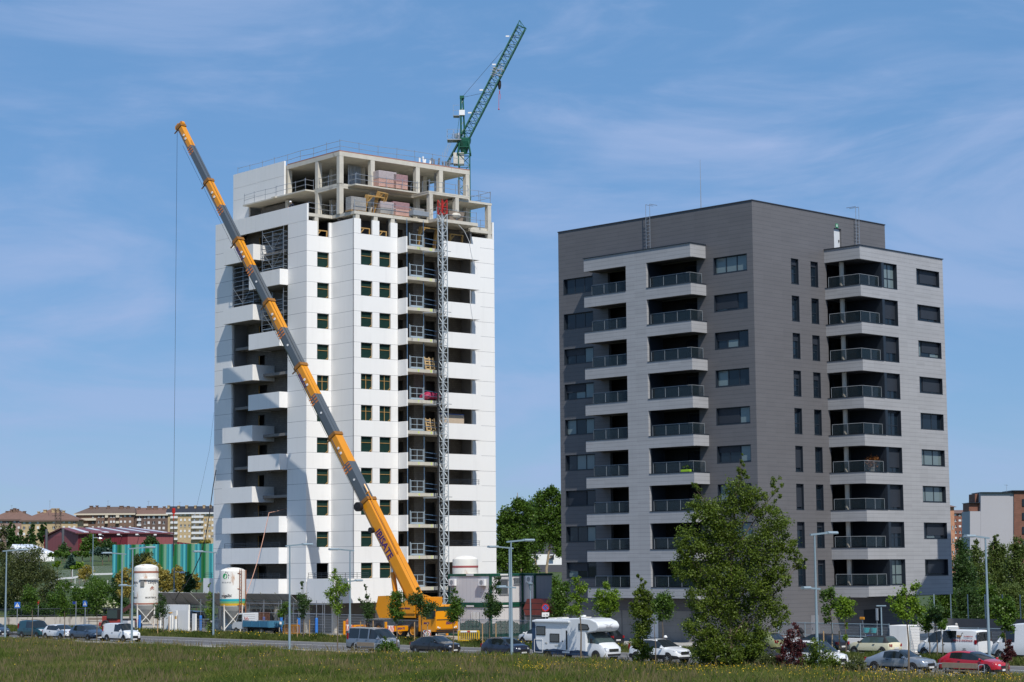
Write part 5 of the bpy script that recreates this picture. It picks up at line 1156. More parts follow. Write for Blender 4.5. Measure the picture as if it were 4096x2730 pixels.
# ================================================================== vehicles
def paint(name, c, metal=0., rough=.28): 
    m = mat(name, c, rough, metal=metal, var=.04, vs=1.5, coat=.7); return m
car_glass = glassy('car_glass', (.012, .016, .018), .03, spec=.9)
car_glass_lt = glassy('car_glass_light', (.05, .075, .075), .03, spec=.9)
rim_m = mat('alloy_rim', (.42, .43, .44), .35, metal=.7, var=.1)
headl = mat('headlight_glass', (.62, .64, .66), .08, metal=.4, var=.25, vs=9)
taill = mat('tail_light', (.28, .006, .01), .2, var=.1)
plate_m = mat('number_plate', (.70, .70, .68), .5, var=.05)
plastic = mat('black_plastic', (.022, .022, .024), .6, var=.1)
def interp(xs, ys, x): return float(np.interp(x, xs, ys))
def car(name, label, cat, L_, W, roof, belt, ws, ta, tb, tc2, td, pillars, mp_, glass=car_glass, side=None, wheels=(.19, .81), r=.31, rimm=None, nose=None, loc=None, rz=0, group='cars parked along the road', tumble=.80, plan=None, body_z=.2, twotone=None, cladding=False, spokes=7, front_lamp=(.60, .74, .35), rear_lamp=(.72, .92), grille=(.45, .62), rails=False, wipers=True):
    """passenger car: x forward, length L_, roof = [(t, z)...] upper outline incl. hood and boot, belt = [(t, z)...]; glasshouse between ta (rear glass foot), tb, tc2, td (screen foot)"""
    root = thing(name, label, cat, loc, rz, group)
    rt, rz_ = zip(*roof); bt, bz = zip(*belt)
    pl = plan or [(0, .80), (.04, .92), (.12, .985), (.3, 1), (.7, 1), (.88, .965), (.96, .86), (1, .70)]
    pt, pw = zip(*pl)
    ts = sorted(set([0, .012, .03, .06, 1, .99, .97, .94, ta, tb, tc2, td, *[p for q in pillars for p in q], *np.linspace(.1, .92, 15)]))
    rows = []
    for t in ts:
        x = (t-.5)*L_; w_ = interp(pt, pw, t)*W/2; zt = interp(rt, rz_, t); zb = min(interp(bt, bz, t), zt-.02)
        g = 0.
        if ta < t < td: g = 1. if tb <= t <= tc2 else ((t-ta)/(tb-ta) if t < tb else (td-t)/(td-tc2))
        zlow = body_z+.05*(1 if .05 < t < .95 else 1.6)
        wr = w_*(1-(1-tumble)*g)
        zs = zt-.05-.02*g if g > 0 else zt-.07
        zs = max(zs, zb+.005)
        rows.append([(x, 0, zlow), (x, w_*.9, zlow), (x, w_*.985, zlow+.14), (x, w_, zlow+.36*(zb-zlow)+.04), (x, w_*.985, zlow+.78*(zb-zlow)), (x, w_*.955, zb), (x, wr*.93, zs), (x, wr*.78, zt-.012), (x, wr*.45, zt+.008), (x, 0, zt+.014)])
    body, gl, dark = MB(), MB(), MB(); top = MB()
    nr = len(rows[0])
    def inpil(t): return t < pillars[0][0] or any(a <= t <= b and not .38 < (a+b)/2 < .5 for a, b in pillars)
    for sgn in (1, -1):
        for i in range(len(ts)-1):
            tm = (ts[i]+ts[i+1])/2
            for j in range(nr-1):
                q = [rows[i][j], rows[i+1][j], rows[i+1][j+1], rows[i][j+1]]; q = [(a, sgn*b, c) for a, b, c in q]
                isg = False
                if j == 5 and ta < tm < td: isg = (not inpil(tm)) and (side is None or any(a <= tm <= b for a, b in side))
                if j >= 7 and (tc2 < tm < td or (ta < tm < tb and (side is None or side and side[0][0] < .2 or True))): isg = True
                if j == 6 and (tc2+.015 < tm < td-.01): isg = True
                if j <= 1 or (cladding and j <= 2): dark.add(q, [(0, 1, 2, 3)])
                elif isg: gl.add(q, [(0, 1, 2, 3)])
                elif twotone and ((j >= 6 and ta < tm < td) or (j == 5 and ta < tm < td)): top.add(q, [(0, 1, 2, 3)])
                else: body.add(q, [(0, 1, 2, 3)])
        for i, rr in ((0, rows[0]), (-1, rows[-1])):
            f = [(a, sgn*b, c) for a, b, c in rr]
            for j in range(nr-1):
                (dark if j <= 1 or (cladding and j <= 2) else body).add([f[j], f[j+1], (f[j+1][0], 0, f[j+1][2]), (f[j][0], 0, f[j][2])], [(0, 1, 2, 3)])
    bo = body.build('body', mp_, root, smooth=42); gl.build('windows', glass, root, smooth=30); dark.build('underbody', plastic, root, smooth=30)
    if twotone: top.build('roof', twotone, root, smooth=40)
    X = lambda t: (t-.5)*L_
    Wt = lambda t: interp(pt, pw, t)*W/2
    for t in wheels:
        for s in (-1, 1):
            MB().lathe([(.001, -.012), (r*1.22, -.012), (r*1.26, 0), (r*1.2, .006), (.001, .006)], (X(t), s*(Wt(t)*.985+.004), r), 24, 'y').build('wheel_arch_shade', black, root, smooth=40)  # flat black disc stands in for the shade inside the wheel opening
            wheel(root, X(t), s*(Wt(t)-.075), r, .2, rimm or rim_m, side=s, spokes=spokes)
    # lamps, grille, plates, mirrors, handles
    zh0, zh1, dx = front_lamp
    for s in (-1, 1):
        y0 = Wt(.975)*.96
        m = MB().add([(X(.995)+.01, s*y0*.52, zh0), (X(.975)+.01, s*y0*.97, zh0+.04), (X(.915), s*Wt(.915)*1.003, zh1+.02), (X(.955), s*y0*.86, zh1+.015), (X(.985), s*y0*.55, zh1-.02)], [(0, 1, 2, 3, 4)])
        m.xf(Matrix.Translation((.02, 0, 0))); m.build('headlight', headl, root)
        y1 = Wt(.0)*.98
        MB().box(X(.006), X(.04), s*Wt(.02)*.93-.012, s*Wt(.02)*.985+s*.006, rear_lamp[0], rear_lamp[1]).box(X(0)-.012, X(0)-.002, s*Wt(.0)*.74, s*Wt(.0)*.95, rear_lamp[0], rear_lamp[1]).build('tail_light', taill, root)
        tm = td-.035; zb = interp(bt, bz, tm)
        MB().ball((X(tm)-.02, s*(Wt(tm)+.10), zb+.07), .10, sz=.75).tube((X(tm), s*Wt(tm)*.95, zb+.03), (X(tm), s*(Wt(tm)+.06), zb+.06), .03, 5).build('mirror', mp_ if not twotone else black, root, smooth=60)
        for a, b in pillars:
            if .3 < (a+b)/2 < .62: MB().box(X(a)-.19, X(a)-.03, s*Wt(a)*.99, s*(Wt(a)+.025), zb-.10, zb-.065).build('door_handle', black, root)
    MB().box(X(1)-.06, X(1)+.012, -Wt(1)*.62, Wt(1)*.62, grille[0], grille[1]).build('grille', black, root)
    MB().box(X(1)+.012, X(1)+.022, -.26, .26, grille[0]-.14, grille[0]-.03).build('number_plate', plate_m, root)
    MB().box(X(0)-.022, X(0)-.004, -.26, .26, .52, .63).build('number_plate', plate_m, root)
    if rails:
        for s in (-1, 1): MB().tube((X(tb+.03), s*W*.33, interp(rt, rz_, .4)+.05), (X(tc2-.03), s*W*.33, interp(rt, rz_, .55)+.05), .02, 5).build('roof_rail', black, root)
    return root
# seams of the doors are left to the pillars; body profiles
def hatch(label, col, x, v=110.2, face=1, z=0., y=2560, **k):
    d = dict(L_=4.25, W=1.78, roof=[(0, .62), (.02, .80), (.06, .98), (.10, 1.12), (.17, 1.38), (.25, 1.455), (.45, 1.48), (.58, 1.43), (.80, .99), (.90, .90), (.97, .76), (1, .58)], belt=[(0, .93), (.2, .98), (.5, .93), (.8, .92), (1, .8)], ws=None, ta=.05, tb=.2, tc2=.56, td=.79, pillars=[(.16, .215), (.405, .435), (.70, .79)])
    d.update(k); p = rdv(x, v, z); return car('parked_car', label, 'car', mp_=col, loc=p, rz=-RD.t+(0 if face > 0 else PI), **d)
P_ = paint
white_c = P_('car_white', (.72, .73, .74)); dkblue = P_('car_dark_blue', (.012, .016, .035)); blkblue = P_('car_blue_black', (.010, .011, .016)); greyblue = P_('car_grey_blue', (.055, .085, .13), .4)
silver = P_('car_silver', (.33, .37, .42), .55); red_c = P_('car_red', (.42, .006, .018)); cream = P_('car_cream', (.70, .65, .46)); olive = P_('car_olive', (.30, .31, .14), .3); teal = P_('van_teal', (.006, .055, .07), .2); gsilver = P_('van_silver_grey', (.22, .25, .29), .5); slate = P_('car_slate', (.04, .06, .10), .3)
hatch('slate blue car cut by the left edge of the picture, nose beside a lamp post', slate, -28)
hatch('white five door hatchback between the teal van and the grey blue hatchback', white_c, 241)
hatch('grey blue hatchback parked between the white hatchback and the white panel van', greyblue, 350, roof=[(0, .62), (.02, .84), (.06, 1.05), (.10, 1.2), (.17, 1.46), (.25, 1.535), (.45, 1.55), (.58, 1.49), (.82, 1.02), (.90, .92), (.97, .78), (1, .58)])
hatch('blue black saloon parked right of the silver minibus', blkblue, 1742, L_=4.5, roof=[(0, .7), (.02, .92), (.06, 1.0), (.12, 1.03), (.27, 1.36), (.36, 1.43), (.5, 1.44), (.58, 1.41), (.77, .98), (.90, .90), (.97, .76), (1, .58)], ta=.11, tb=.3, tc2=.57, td=.76, pillars=[(.23, .29), (.43, .455), (.68, .76)])
hatch('dark navy hatchback partly hidden by the tall double lamp post', dkblue, 2022, L_=4.0, rear_lamp=(.75, 1.0))
hatch('dark car almost hidden behind the big poplar, only its nose showing', dkblue, 3010, L_=4.4)
hatch('white estate crossover with red tail lamps right of the motorhome', white_c, 2640, L_=4.65, W=1.89, roof=[(0, .70), (.015, .92), (.04, 1.1), (.07, 1.28), (.13, 1.60), (.22, 1.66), (.45, 1.68), (.56, 1.63), (.76, 1.12), (.90, 1.0), (.97, .86), (1, .62)], belt=[(0, 1.12), (.2, 1.12), (.5, 1.06), (.8, 1.04), (1, .9)], ta=.04, tb=.15, tc2=.54, td=.75, pillars=[(.13, .16), (.29, .315), (.46, .48), (.67, .75)], r=.36, body_z=.26, cladding=True, rear_lamp=(.95, 1.4), rails=True, front_lamp=(.76, .9, .3), grille=(.62, .84))
hatch('silver long nosed coupe saloon in the yellow flowers, left of the red car', silver, 3600, L_=4.63, W=1.72, roof=[(0, .62), (.02, .82), (.05, .93), (.12, .99), (.28, 1.30), (.38, 1.40), (.5, 1.42), (.57, 1.39), (.72, .98), (.88, .90), (.97, .78), (1, .56)], belt=[(0, .9), (.3, .92), (.5, .90), (.8, .89), (1, .78)], ta=.10, tb=.34, tc2=.56, td=.72, pillars=[(.26, .33), (.43, .455), (.66, .72)], front_lamp=(.62, .75, .3))
hatch('bright red three door hatchback at the right end of the near row', red_c, 3893, L_=4.32, roof=[(0, .66), (.02, .85), (.05, 1.02), (.10, 1.16), (.17, 1.38), (.25, 1.44), (.42, 1.46), (.54, 1.42), (.78, .99), (.90, .90), (.97, .76), (1, .56)], belt=[(0, 1.06), (.25, 1.02), (.5, .95), (.8, .92), (1, .8)], td=.78, tc2=.53, r=.33)
ZF = .35
hatch('olive green hatchback seen from behind, half hidden by the big poplar', olive, 3040, 121.5, -1, ZF, L_=4.2)
hatch('black hatchback parked behind the lamp post and beside the olive one', blkblue, 3278, 121.5, -1, ZF, L_=4.3)
hatch('cream small car with a black roof and black stripes on its tail', cream, 3498, 121.5, -1, ZF, L_=3.7, W=1.69, roof=[(0, .60), (.02, .84), (.05, .98), (.08, 1.08), (.14, 1.36), (.2, 1.40), (.45, 1.41), (.60, 1.38), (.73, .98), (.90, .93), (.97, .80), (1, .58)], belt=[(0, .94), (.5, .92), (.8, .90), (1, .8)], ta=.045, tb=.15, tc2=.58, td=.73, pillars=[(.13, .165), (.395, .42), (.66, .73)], twotone=black, glass=car_glass_lt, rear_lamp=(.68, .86))
hatch('dark hatchback on the far side of the road behind the motorhome\'s cab', blkblue, 2400, 121.5, -1, ZF, L_=4.0)
hatch('white car on the far side, its nose peeping out left of the motorhome', white_c, 2165, 121.5, -1, ZF, L_=4.2)
def van(label, col, x, v=110.2, face=1, z=0., name='parked_van', **k):
    d = dict(L_=4.8, W=1.92, roof=[(0, 1.2), (.004, 1.7), (.02, 1.93), (.08, 1.96), (.4, 1.97), (.62, 1.93), (.70, 1.85), (.86, 1.15), (.93, 1.02), (.98, .86), (1, .62)], belt=[(0, 1.08), (.6, 1.08), (.86, 1.05), (1, .85)], ws=None, ta=-.02, tb=.012, tc2=.69, td=.86, pillars=[(0, .04), (.30, .33), (.55, .58), (.79, .86)], tumble=.88, plan=[(0, .95), (.01, .98), (.1, 1), (.75, 1), (.88, .96), (.96, .86), (1, .70)], r=.33, front_lamp=(.78, .98, .3), rear_lamp=(1.0, 1.5), grille=(.5, .72), wheels=(.2, .84))
    d.update(k); p = rdv(x, v, z); return car(name, label, 'van', mp_=col, loc=p, rz=-RD.t+(0 if face > 0 else PI), **d)
van('dark teal van with a roof rack, second from the left edge of the picture', teal, 143, L_=4.1, W=1.75, roof=[(0, 1.0), (.005, 1.55), (.03, 1.76), (.1, 1.80), (.4, 1.82), (.60, 1.77), (.79, 1.10), (.92, .98), (.98, .84), (1, .6)], tc2=.60, td=.79, pillars=[(0, .05), (.33, .36), (.48, .51), (.72, .79)], side=[(.36, .79)], rails=True)
van('white panel van with large dark grille, rightmost of the left hand row', white_c, 488, L_=4.16, W=1.76, roof=[(0, 1.0), (.005, 1.5), (.02, 1.70), (.1, 1.75), (.4, 1.77), (.58, 1.73), (.80, 1.12), (.93, .98), (.98, .84), (1, .6)], belt=[(0, 1.02), (.6, 1.0), (.8, .98), (1, .85)], tc2=.58, td=.80, pillars=[(0, .05), (.44, .47), (.72, .80)], side=[(.47, .80)], front_lamp=(.70, .86, .3), grille=(.40, .62), twotone=None)
van('silver grey minibus with long dark side windows near the orange crane', gsilver, 1497, L_=4.8, pillars=[(0, .05), (.31, .325), (.545, .58), (.79, .86)], glass=car_glass)
van('white high roofed family van behind the purple and green shrubs', white_c, 3262, L_=4.4, W=1.75, roof=[(0, 1.0), (.005, 1.55), (.03, 1.78), (.1, 1.82), (.4, 1.84), (.60, 1.78), (.80, 1.12), (.92, 1.0), (.98, .86), (1, .6)], tc2=.60, td=.80, pillars=[(0, .05), (.25, .28), (.46, .50), (.72, .80)], cladding=True)
tv = van('white works van with red lettering and an ostrich emblem, seen from behind', white_c, 3812, 121.7, -1, ZF, L_=5.0, W=1.95, rear_lamp=(1.0, 1.3), side=[(.33, .55), (.58, .86)], pillars=[(0, .31), (.55, .58), (.79, .86)])
redink = mat('red_lettering', (.40, .03, .05), .5, var=0)
yv = .985
text('lettering', 'SILVA & ANDRADE', .19, redink, tv, axes((-1.38, .938, 1.24), (-1, 0, 0), (0, 0, 1)), .002, .004)
text('lettering', 'PAVIMENTOS', .12, redink, tv, axes((-1.82, .912, 1.52), (-1, 0, 0), (0, 0, 1)), .003, .003)
bird = MB().prism([(-.30, 0), (-.12, .10), (.10, .12), (.24, .02), (.12, -.08), (-.12, -.08)], 'y', .905, .915).xf(Matrix.Translation((-1.05, 0, 1.52)) @ Matrix.Diagonal((.8, 1, .8, 1))); bird.build('emblem', mat('ostrich_brown', (.42, .20, .06), .6), tv)
m = MB().tube((-1.25, .912, 1.56), (-1.32, .912, 1.74), .018, 4).box(-1.42, -1.30, .908, .916, 1.72, 1.77).tube((-1.0, .912, 1.46), (-.92, .912, 1.36), .015, 4).tube((-1.1, .912, 1.46), (-1.2, .912, 1.37), .015, 4).tube((-.8, .912, 1.52), (-.66, .912, 1.46), .02, 4); m.build('emblem_outline', black, tv)
for s in (-1, 1): MB().slab((-2.512, s*.1, 1.15), (-2.512, s*.78, 1.15), (-2.50, s*.72, 1.72), (-2.50, s*.1, 1.72), (-.008, 0, 0)).build('rear_window', car_glass, tv); MB().box(-2.53, -2.50, s*.86-.05, s*.86+.05, .75, 1.8).build('rear_pillar', plastic, tv)
van('large white van whose front half enters at the right edge of the picture', white_c, 4130, 121.7, -1, ZF, L_=5.6, W=2.05, roof=[(0, 1.6), (.004, 2.3), (.02, 2.48), (.08, 2.5), (.5, 2.5), (.66, 2.44), (.74, 2.3), (.89, 1.28), (.95, 1.1), (.98, .95), (1, .65)], belt=[(0, 1.25), (.7, 1.2), (.89, 1.15), (1, .9)], tc2=.72, td=.89, pillars=[(0, .05), (.62, .64), (.81, .89)], side=[(.64, .89)])
van('dark van parked in the tower\'s shaded ground floor behind the stored panels', blkblue, 775, 128.0, 1, .42)
# motorhome
mh = thing('motorhome', 'white motorhome with dark blue skirt parked in the middle of the near row', 'motorhome', rdv(2305, 110.35, 0), -RD.t, 'cars parked along the road')
prof = [(-3.35, .62), (2.05, .62), (2.05, 2.0), (2.35, 2.02), (3.05, 2.12), (3.3, 2.35), (3.32, 2.55), (3.1, 2.82), (2.5, 3.02), (1.6, 3.08), (-3.1, 2.92), (-3.42, 2.86), (-3.48, 2.4)]
mhw = mat('motorhome_white', (.70, .72, .74), .3, var=.05, coat=.4); mhb = mat('motorhome_blue', (.018, .045, .10), .35, var=.1)
b = MB().prism(prof, 'y', -1.14, 1.14); bo = b.build('body', mhw, mh)
bv = bo.modifiers.new('edge', 'BEVEL'); bv.width = .09; bv.segments = 3; bv.limit_method = 'ANGLE'; bv.angle_limit = R(25)
MB().bbox(-3.42, 2.1, -1.12, 1.12, .34, .618, .03).build('skirt', mhb, mh)
m = MB().prism([(-3.49, .64), (-2.5, .64), (-2.75, .72), (-2.95, .95), (-3.08, 1.4), (-3.1, 2.4), (-3.2, 2.8), (-3.44, 2.8)], 'y', -1.152, -1.143); m.build('blue_panel', mhb, mh)
m = MB().prism([(-2.4, .63), (2.0, .63), (2.0, .66), (1.2, .76), (.4, .66), (-1.2, .80)], 'y', -1.153, -1.144); m.build('blue_panel', mhb, mh)
fr_d = mat('rubber_frame', (.015, .015, .015), .5, var=0)
def mhwin(x0, x1, z0, z1): w_ = MB().bbox(x0, x1, -1.175, -1.143, z0, z1, .012).build('window', fr_d, mh); MB().bbox(x0+.07, x1-.07, -1.185, -1.176, z0+.07, z1-.07, .003).build('pane', glassy('acrylic_pane', (.10, .11, .12), .12) if 'acrylic_pane' not in MATS else MATS['acrylic_pane'], w_)
mhwin(-3.0, -2.05, 1.75, 2.42); mhwin(-1.6, -.62, 1.25, 1.9)
w_ = MB().prism([(1.35, 2.18), (2.3, 2.2), (2.42, 2.32), (2.25, 2.62), (1.35, 2.68)], 'y', -1.175, -1.143).build('window', fr_d, mh); MB().prism([(1.42, 2.25), (2.24, 2.27), (2.33, 2.34), (2.2, 2.55), (1.42, 2.6)], 'y', -1.182, -1.176).build('pane', MATS['acrylic_pane'], w_)
dr = MB().bbox(-.35, .42, -1.152, -1.141, .5, 2.42, .005).build('door', mhw, mh); MB().bbox(.05, .2, -1.165, -1.153, .75, 2.15, .004).build('window', fr_d, dr); MB().lathe([(.06, -1.17), (.06, -1.152)], (-.27, 0, 1.35), 10, 'y').build('handle', fr_d, dr)
MB().bbox(-3.3, .45, -1.3, -1.143, 2.72, 2.86, .03).build('awning', mhw, mh)
MB().tube((-3.2, -1.17, .5), (-3.2, -1.17, 1.45), .018, 5).tube((-3.2, -1.17, 1.45), (-2.35, -1.17, 1.45), .018, 5).tube((-2.35, -1.17, 1.45), (-2.35, -1.17, .5), .018, 5).tube((-2.35, -1.17, .5), (-3.2, -1.17, .5), .018, 5).build('hatch_frame', white_paint, mh)
MB().bbox(-2.1, -1.88, -1.17, -1.143, 1.15, 1.27, .02).bbox(-1.1, -.6, -1.155, -1.143, .95, 1.1, .004).build('vent', mat('vent_grey', (.5, .5, .48), .5), mh)
MB().bbox(-1.6, -1.0, -.4, .3, 2.97, 3.07, .02).bbox(-2.6, -1.9, -.3, .4, 2.93, 3.02, .02).bbox(.6, 1.3, -.3, .3, 3.05, 3.13, .02).build('roof_vent', mat('vent_beige', (.6, .58, .52), .5), mh)
MB().lathe([(.22, 3.1), (.24, 3.2), (.2, 3.26), (.001, 3.27)], (1.0, -.3, 0), 14).build('roof_dome', white_paint, mh)
# cab of the motorhome
cb = []; W2 = 1.0
for x, w_, zb, zt, zs in ((2.0, .98, 1.28, 2.0, 1.95), (2.25, .98, 1.27, 2.0, 1.95), (2.75, .97, 1.24, 1.62, 1.6), (3.12, .95, 1.20, 1.30, 1.27), (3.3, .92, 1.14, 1.2, 1.16), (3.55, .86, .98, 1.06, 1.0), (3.72, .78, .78, .9, .84), (3.76, .7, .66, .78, .72)):
    cb.append([(x, 0, .3), (x, w_*.95, .3), (x, w_, .55), (x, w_, .9 if zb > .95 else zb-.08), (x, w_*.97, zb), (x, w_*.9, zs), (x, w_*.6, zt), (x, 0, zt+.01)])
bo, gl = MB(), MB()
for s in (-1, 1):
    for i in range(len(cb)-1):
        for j in range(7):
            q = [(a, s*b_, c) for a, b_, c in (cb[i][j], cb[i+1][j], cb[i+1][j+1], cb[i][j+1])]
            (gl if (i in (1, 2) and j >= 4) or (i in (0,) and j == 4) else bo).add(q, [(0, 1, 2, 3)])
    f = [(a, s*b_, c) for a, b_, c in cb[-1]]
    for j in range(7): bo.add([f[j], f[j+1], (f[j+1][0], 0, f[j+1][2]), (f[j][0], 0, f[j][2])], [(0, 1, 2, 3)])
bo.build('cab', mhw, mh, smooth=40); gl.build('windscreen', car_glass_lt, mh, smooth=30)
MB().box(3.74, 3.785, -.5, .5, .66, .86).box(3.77, 3.8, -.68, .68, .36, .5).build('grille', plastic, mh)
for z in (.70, .78): MB().box(3.786, 3.80, -.48, .48, z, z+.03).build('grille_bar', chrome, mh)
for s in (-1, 1):
    MB().add([(3.77, s*.55, .66), (3.72, s*.8, .7), (3.60, s*.86, .98), (3.68, s*.62, .92)], [(0, 1, 2, 3)]).xf(Matrix.Translation((.012, 0, 0))).build('headlight', headl, mh)
    MB().bbox(2.5, 2.62, s*1.12-.08, s*1.12+.08, 1.25, 1.6, .02).tube((2.55, s*.95, 1.3), (2.55, s*1.1, 1.35), .03, 5).build('mirror', black, mh)
    for x in (-1.9, 2.85): MB().lathe([(.001, -.01), (.40, -.01), (.42, 0), (.001, .01)], (x, s*(1.13 if x < 0 else .985), .36), 22, 'y').build('wheel_arch_shade', black, mh, smooth=40); wheel(mh, x, s*(1.03 if x < 0 else .9), .34, .22, rim_m, side=s)  # arch opening is a black disc, its shade put into the colour
text('lettering', 'Hobby', .26, mat('lettering_grey', (.25, .25, .27), .5, var=0), mh, axes((3.335, 0, 2.42), (0, 1, 0), (0, 0, 1)), .004, .004)
m = MB()
for s in (-1, 1): m.path([(3.34, s*.08, 2.56), (3.28, s*.3, 2.60), (3.20, s*.6, 2.68)], .014, 4)
m.build('emblem', MATS['lettering_grey'], mh)
# blue dropside truck, white cab to the left
tr = thing('dropside_truck', 'blue dropside truck with a white cab loaded with mesh, beside the striped silo', 'truck', rdv(1028, 122.6, .42), -RD.t+PI)
tb_ = mat('truck_blue', (.045, .17, .28), .6, var=.25, vs=2, stain=((.2, .12, .08), .68, (2, 2, 2)))
MB().box(-3.0, .95, -.95, .95, .78, .85).build('bed', tb_, tr)
for s in (-1, 1): m = MB().box(-3.0, .95, s*1.0-.03, s*1.0+.03, .75, 1.32); [m.box(x-.03, x+.03, s*1.05-.02, s*1.05+.02, .75, 1.34) for x in (-2.9, -1.7, -.5, .85)]; m.build('side_board', tb_, tr)
m = MB().box(-3.06, -3.0, -1.0, 1.0, .72, 1.32); [m.box(-3.1, -3.06, y-.03, y+.03, .72, 1.33) for y in (-.9, 0, .9)]; m.build('tail_board', tb_, tr)
MB().box(-3.12, -3.115, -.55, -.25, 1.0, 1.25).build('sign', white_paint, tr)
m = MB(); [m.tube((x, -.9, 1.32), (x, -.9, 2.05), .015, 4) for x in np.arange(-.8, .9, .12)]; [m.tube((-.8, -.9, z), (.9, -.9, z), .015, 4) for z in np.arange(1.35, 2.06, .1)]; [m.tube((-.8, .9, z), (.9, .9, z), .015, 4) for z in np.arange(1.35, 2.06, .2)]; m.tube((-.8, -.9, 2.06), (.9, -.9, 2.06), .035, 4); m.build('mesh_side', rustp, tr)
cbp = [(1.0, .5), (2.75, .5), (2.82, .8), (2.6, 1.12), (2.2, 1.22), (1.75, 1.98), (1.55, 2.05), (1.0, 2.05)]
co = MB().prism(cbp, 'y', -.95, .95).build('cab', mat('truck_white', (.62, .64, .66), .4, var=.08), tr)
bv = co.modifiers.new('edge', 'BEVEL'); bv.width = .05; bv.segments = 2
for s in (-1, 1): MB().prism([(1.15, 1.25), (2.05, 1.25), (1.68, 1.9), (1.15, 1.92)], 'y', s*.955, s*.965).build('window', car_glass, tr)
MB().slab((2.2, -.85, 1.25), (2.2, .85, 1.25), (1.78, .82, 1.95), (1.78, -.82, 1.95), (.02, 0, .01)).build('windscreen', car_glass, tr)
for x in (-1.9, 2.1):
    for s in (-1, 1): wheel(tr, x, s*.85, .35, .22, rim_m, side=s)
MB().box(-2.9, 1.0, -.4, .4, .45, .74).build('chassis', black, tr)
MB().box(.955, .985, .3, .95, 1.4, 1.65).build('warning_board', white_paint, tr)
m = MB(); [m.slab((.95, .3+i*.17, 1.4), (.95, .38+i*.17, 1.4), (.95, .5+i*.17, 1.65), (.95, .42+i*.17, 1.65), (-.006, 0, 0)) for i in range(3)]; m.build('red_stripe', red_p, tr)
# red telehandler
th = thing('telehandler', 'red telescopic handler with raised boom standing left of the lettered silo', 'telehandler', rdv(490, 124.5, .2), -RD.t+PI*.06)
tred = mat('telehandler_red', (.36, .05, .035), .5, var=.2)
MB().bbox(-2.2, 1.8, -.9, .9, .6, 1.25, .06).bbox(-2.6, -1.6, -1.0, 1.0, .55, .95, .05).bbox(-2.2, -1.2, -.9, .3, 1.2, 1.6, .05).build('body', tred, th)
MB().tube((-1.6, .35, 1.5), (2.0, .35, 3.3), .22, 4).tube((2.0, .35, 3.3), (3.2, .35, 3.9), .16, 4).build('boom', mat('telehandler_boom', (.13, .05, .045), .5, var=.3), th)
c_ = MB().bbox(-1.4, .2, -1.0, -.15, 1.25, 2.35, .08).build('cab', black, th); MB().bbox(-1.35, .15, -1.012, -.98, 1.4, 2.25, .01).bbox(-1.42, -1.39, -.9, -.25, 1.45, 2.2, .01).build('window', car_glass_lt, c_)
for x in (-1.5, 1.2):
    for s in (-1, 1): wheel(th, x, s*.95, .6, .42, mat('rim_pale', (.5, .45, .4), .5), side=s)
for s in (-.75, .75): MB().lathe([(.12, 0), (.1, .06)], (-2.66, s, 1.1), 10, 'x').build('headlight', headl, th)
MB().bbox(-2.66, -2.6, -.4, .4, .95, 1.3, .02).build('rear_grille', plastic, th)
# red skip / drum behind the cabins
sk = thing('red_skip', 'red steel skip standing raised behind the no stopping sign', 'skip', rdv(2168, 135, 2.2), -RD.t)
MB().prism([(-1.2, 0), (1.1, 0), (1.7, .9), (.9, 1.6), (-1.0, 1.6), (-1.5, .7)], 'y', -.9, .9).build('body', mat('skip_red', (.38, .07, .05), .6, var=.2), sk); MB().box(-1.1, 1.0, -.9, .9, -1.8, -.02).build('stand', concrete_dark, sk)
# ================================================================== street lamps and signs
def lamp_post(px, v, z0, h_, arm, label, low=None, grp='street lamps along the road'):
    """arm = +1 head reaches over +v, -1 over -v; low = sign of the lower pedestrian arm"""
    t = thing('street_lamp', label, 'street lamp', rdv(px, v, z0), -RD.t, grp)
    MB().lathe([(.115, 0), (.11, .3), (.075, h_*.6), (.058, h_)], n=12).box(-.14, .14, -.14, .14, 0, .03).build('pole', lampblue, t, smooth=40)
    def arm_(s, z, ln, hl):
        m = MB().bar((0, -s*.45, z-.02), (0, s*ln, z+.13*ln/1.6), .11).build('arm', lampblue, t)
        y0 = s*(ln-.1); zz = z+.10*ln/1.6+.04
        MB().prism([(-.14, -.05), (.14, -.05), (.17, .02), (.1, .12), (-.1, .12), (-.17, .02)], 'y', y0, y0+s*hl).xf(Matrix.Translation((0, 0, zz-.04))).build('lamp_head', mat('lamp_head_grey', (.30, .38, .43), .4, metal=.2), t)
        MB().box(-.09, .09, min(y0+s*.1, y0+s*hl*.9), max(y0+s*.1, y0+s*hl*.9), zz-.11, zz-.092).build('diffuser', mat('lamp_glass_dull', (.5, .52, .5), .2), t)
    arm_(arm, h_, 1.45, 1.05)
    if low: arm_(low, 5.25, .75, .75)
    return t
lamp_post(20, 107.5, .05, 8.65, 1, 'tall lamp post at the left edge, in front of the slate blue car')
lamp_post(527, 107.5, .05, 8.65, 1, 'tall lamp post in front of the white panel van, with a second lower arm', -1)
lamp_post(1158, 107.5, .05, 8.65, 1, 'tall single arm lamp post standing before the white tower\'s lower left corner')
lamp_post(2047, 107.5, .05, 8.65, 1, 'nearer of the two close lamp posts left of the motorhome, with lower arm', -1)
lamp_post(3268, 107.5, .05, 8.75, 1, 'tall lamp post through the green shrub right of the big poplar', -1)
lamp_post(485, 119.0, .33, 8.0, -1, 'lamp post behind the telehandler, its arm before the striped building')
lamp_post(853, 119.0, .33, 8.0, -1, 'lamp post just left of the striped silo, against the tower\'s left edge')
lamp_post(1400, 119.0, .33, 8.0, -1, 'lamp post left of the orange crane, with a low arm to the right', 1)
lamp_post(2040, 119.0, .33, 8.0, -1, 'farther of the two close lamp posts, arm reaching left over the cabins')
lamp_post(3955, 119.0, .33, 8.2, -1, 'lamp post at the right, rising behind the lettered white van')
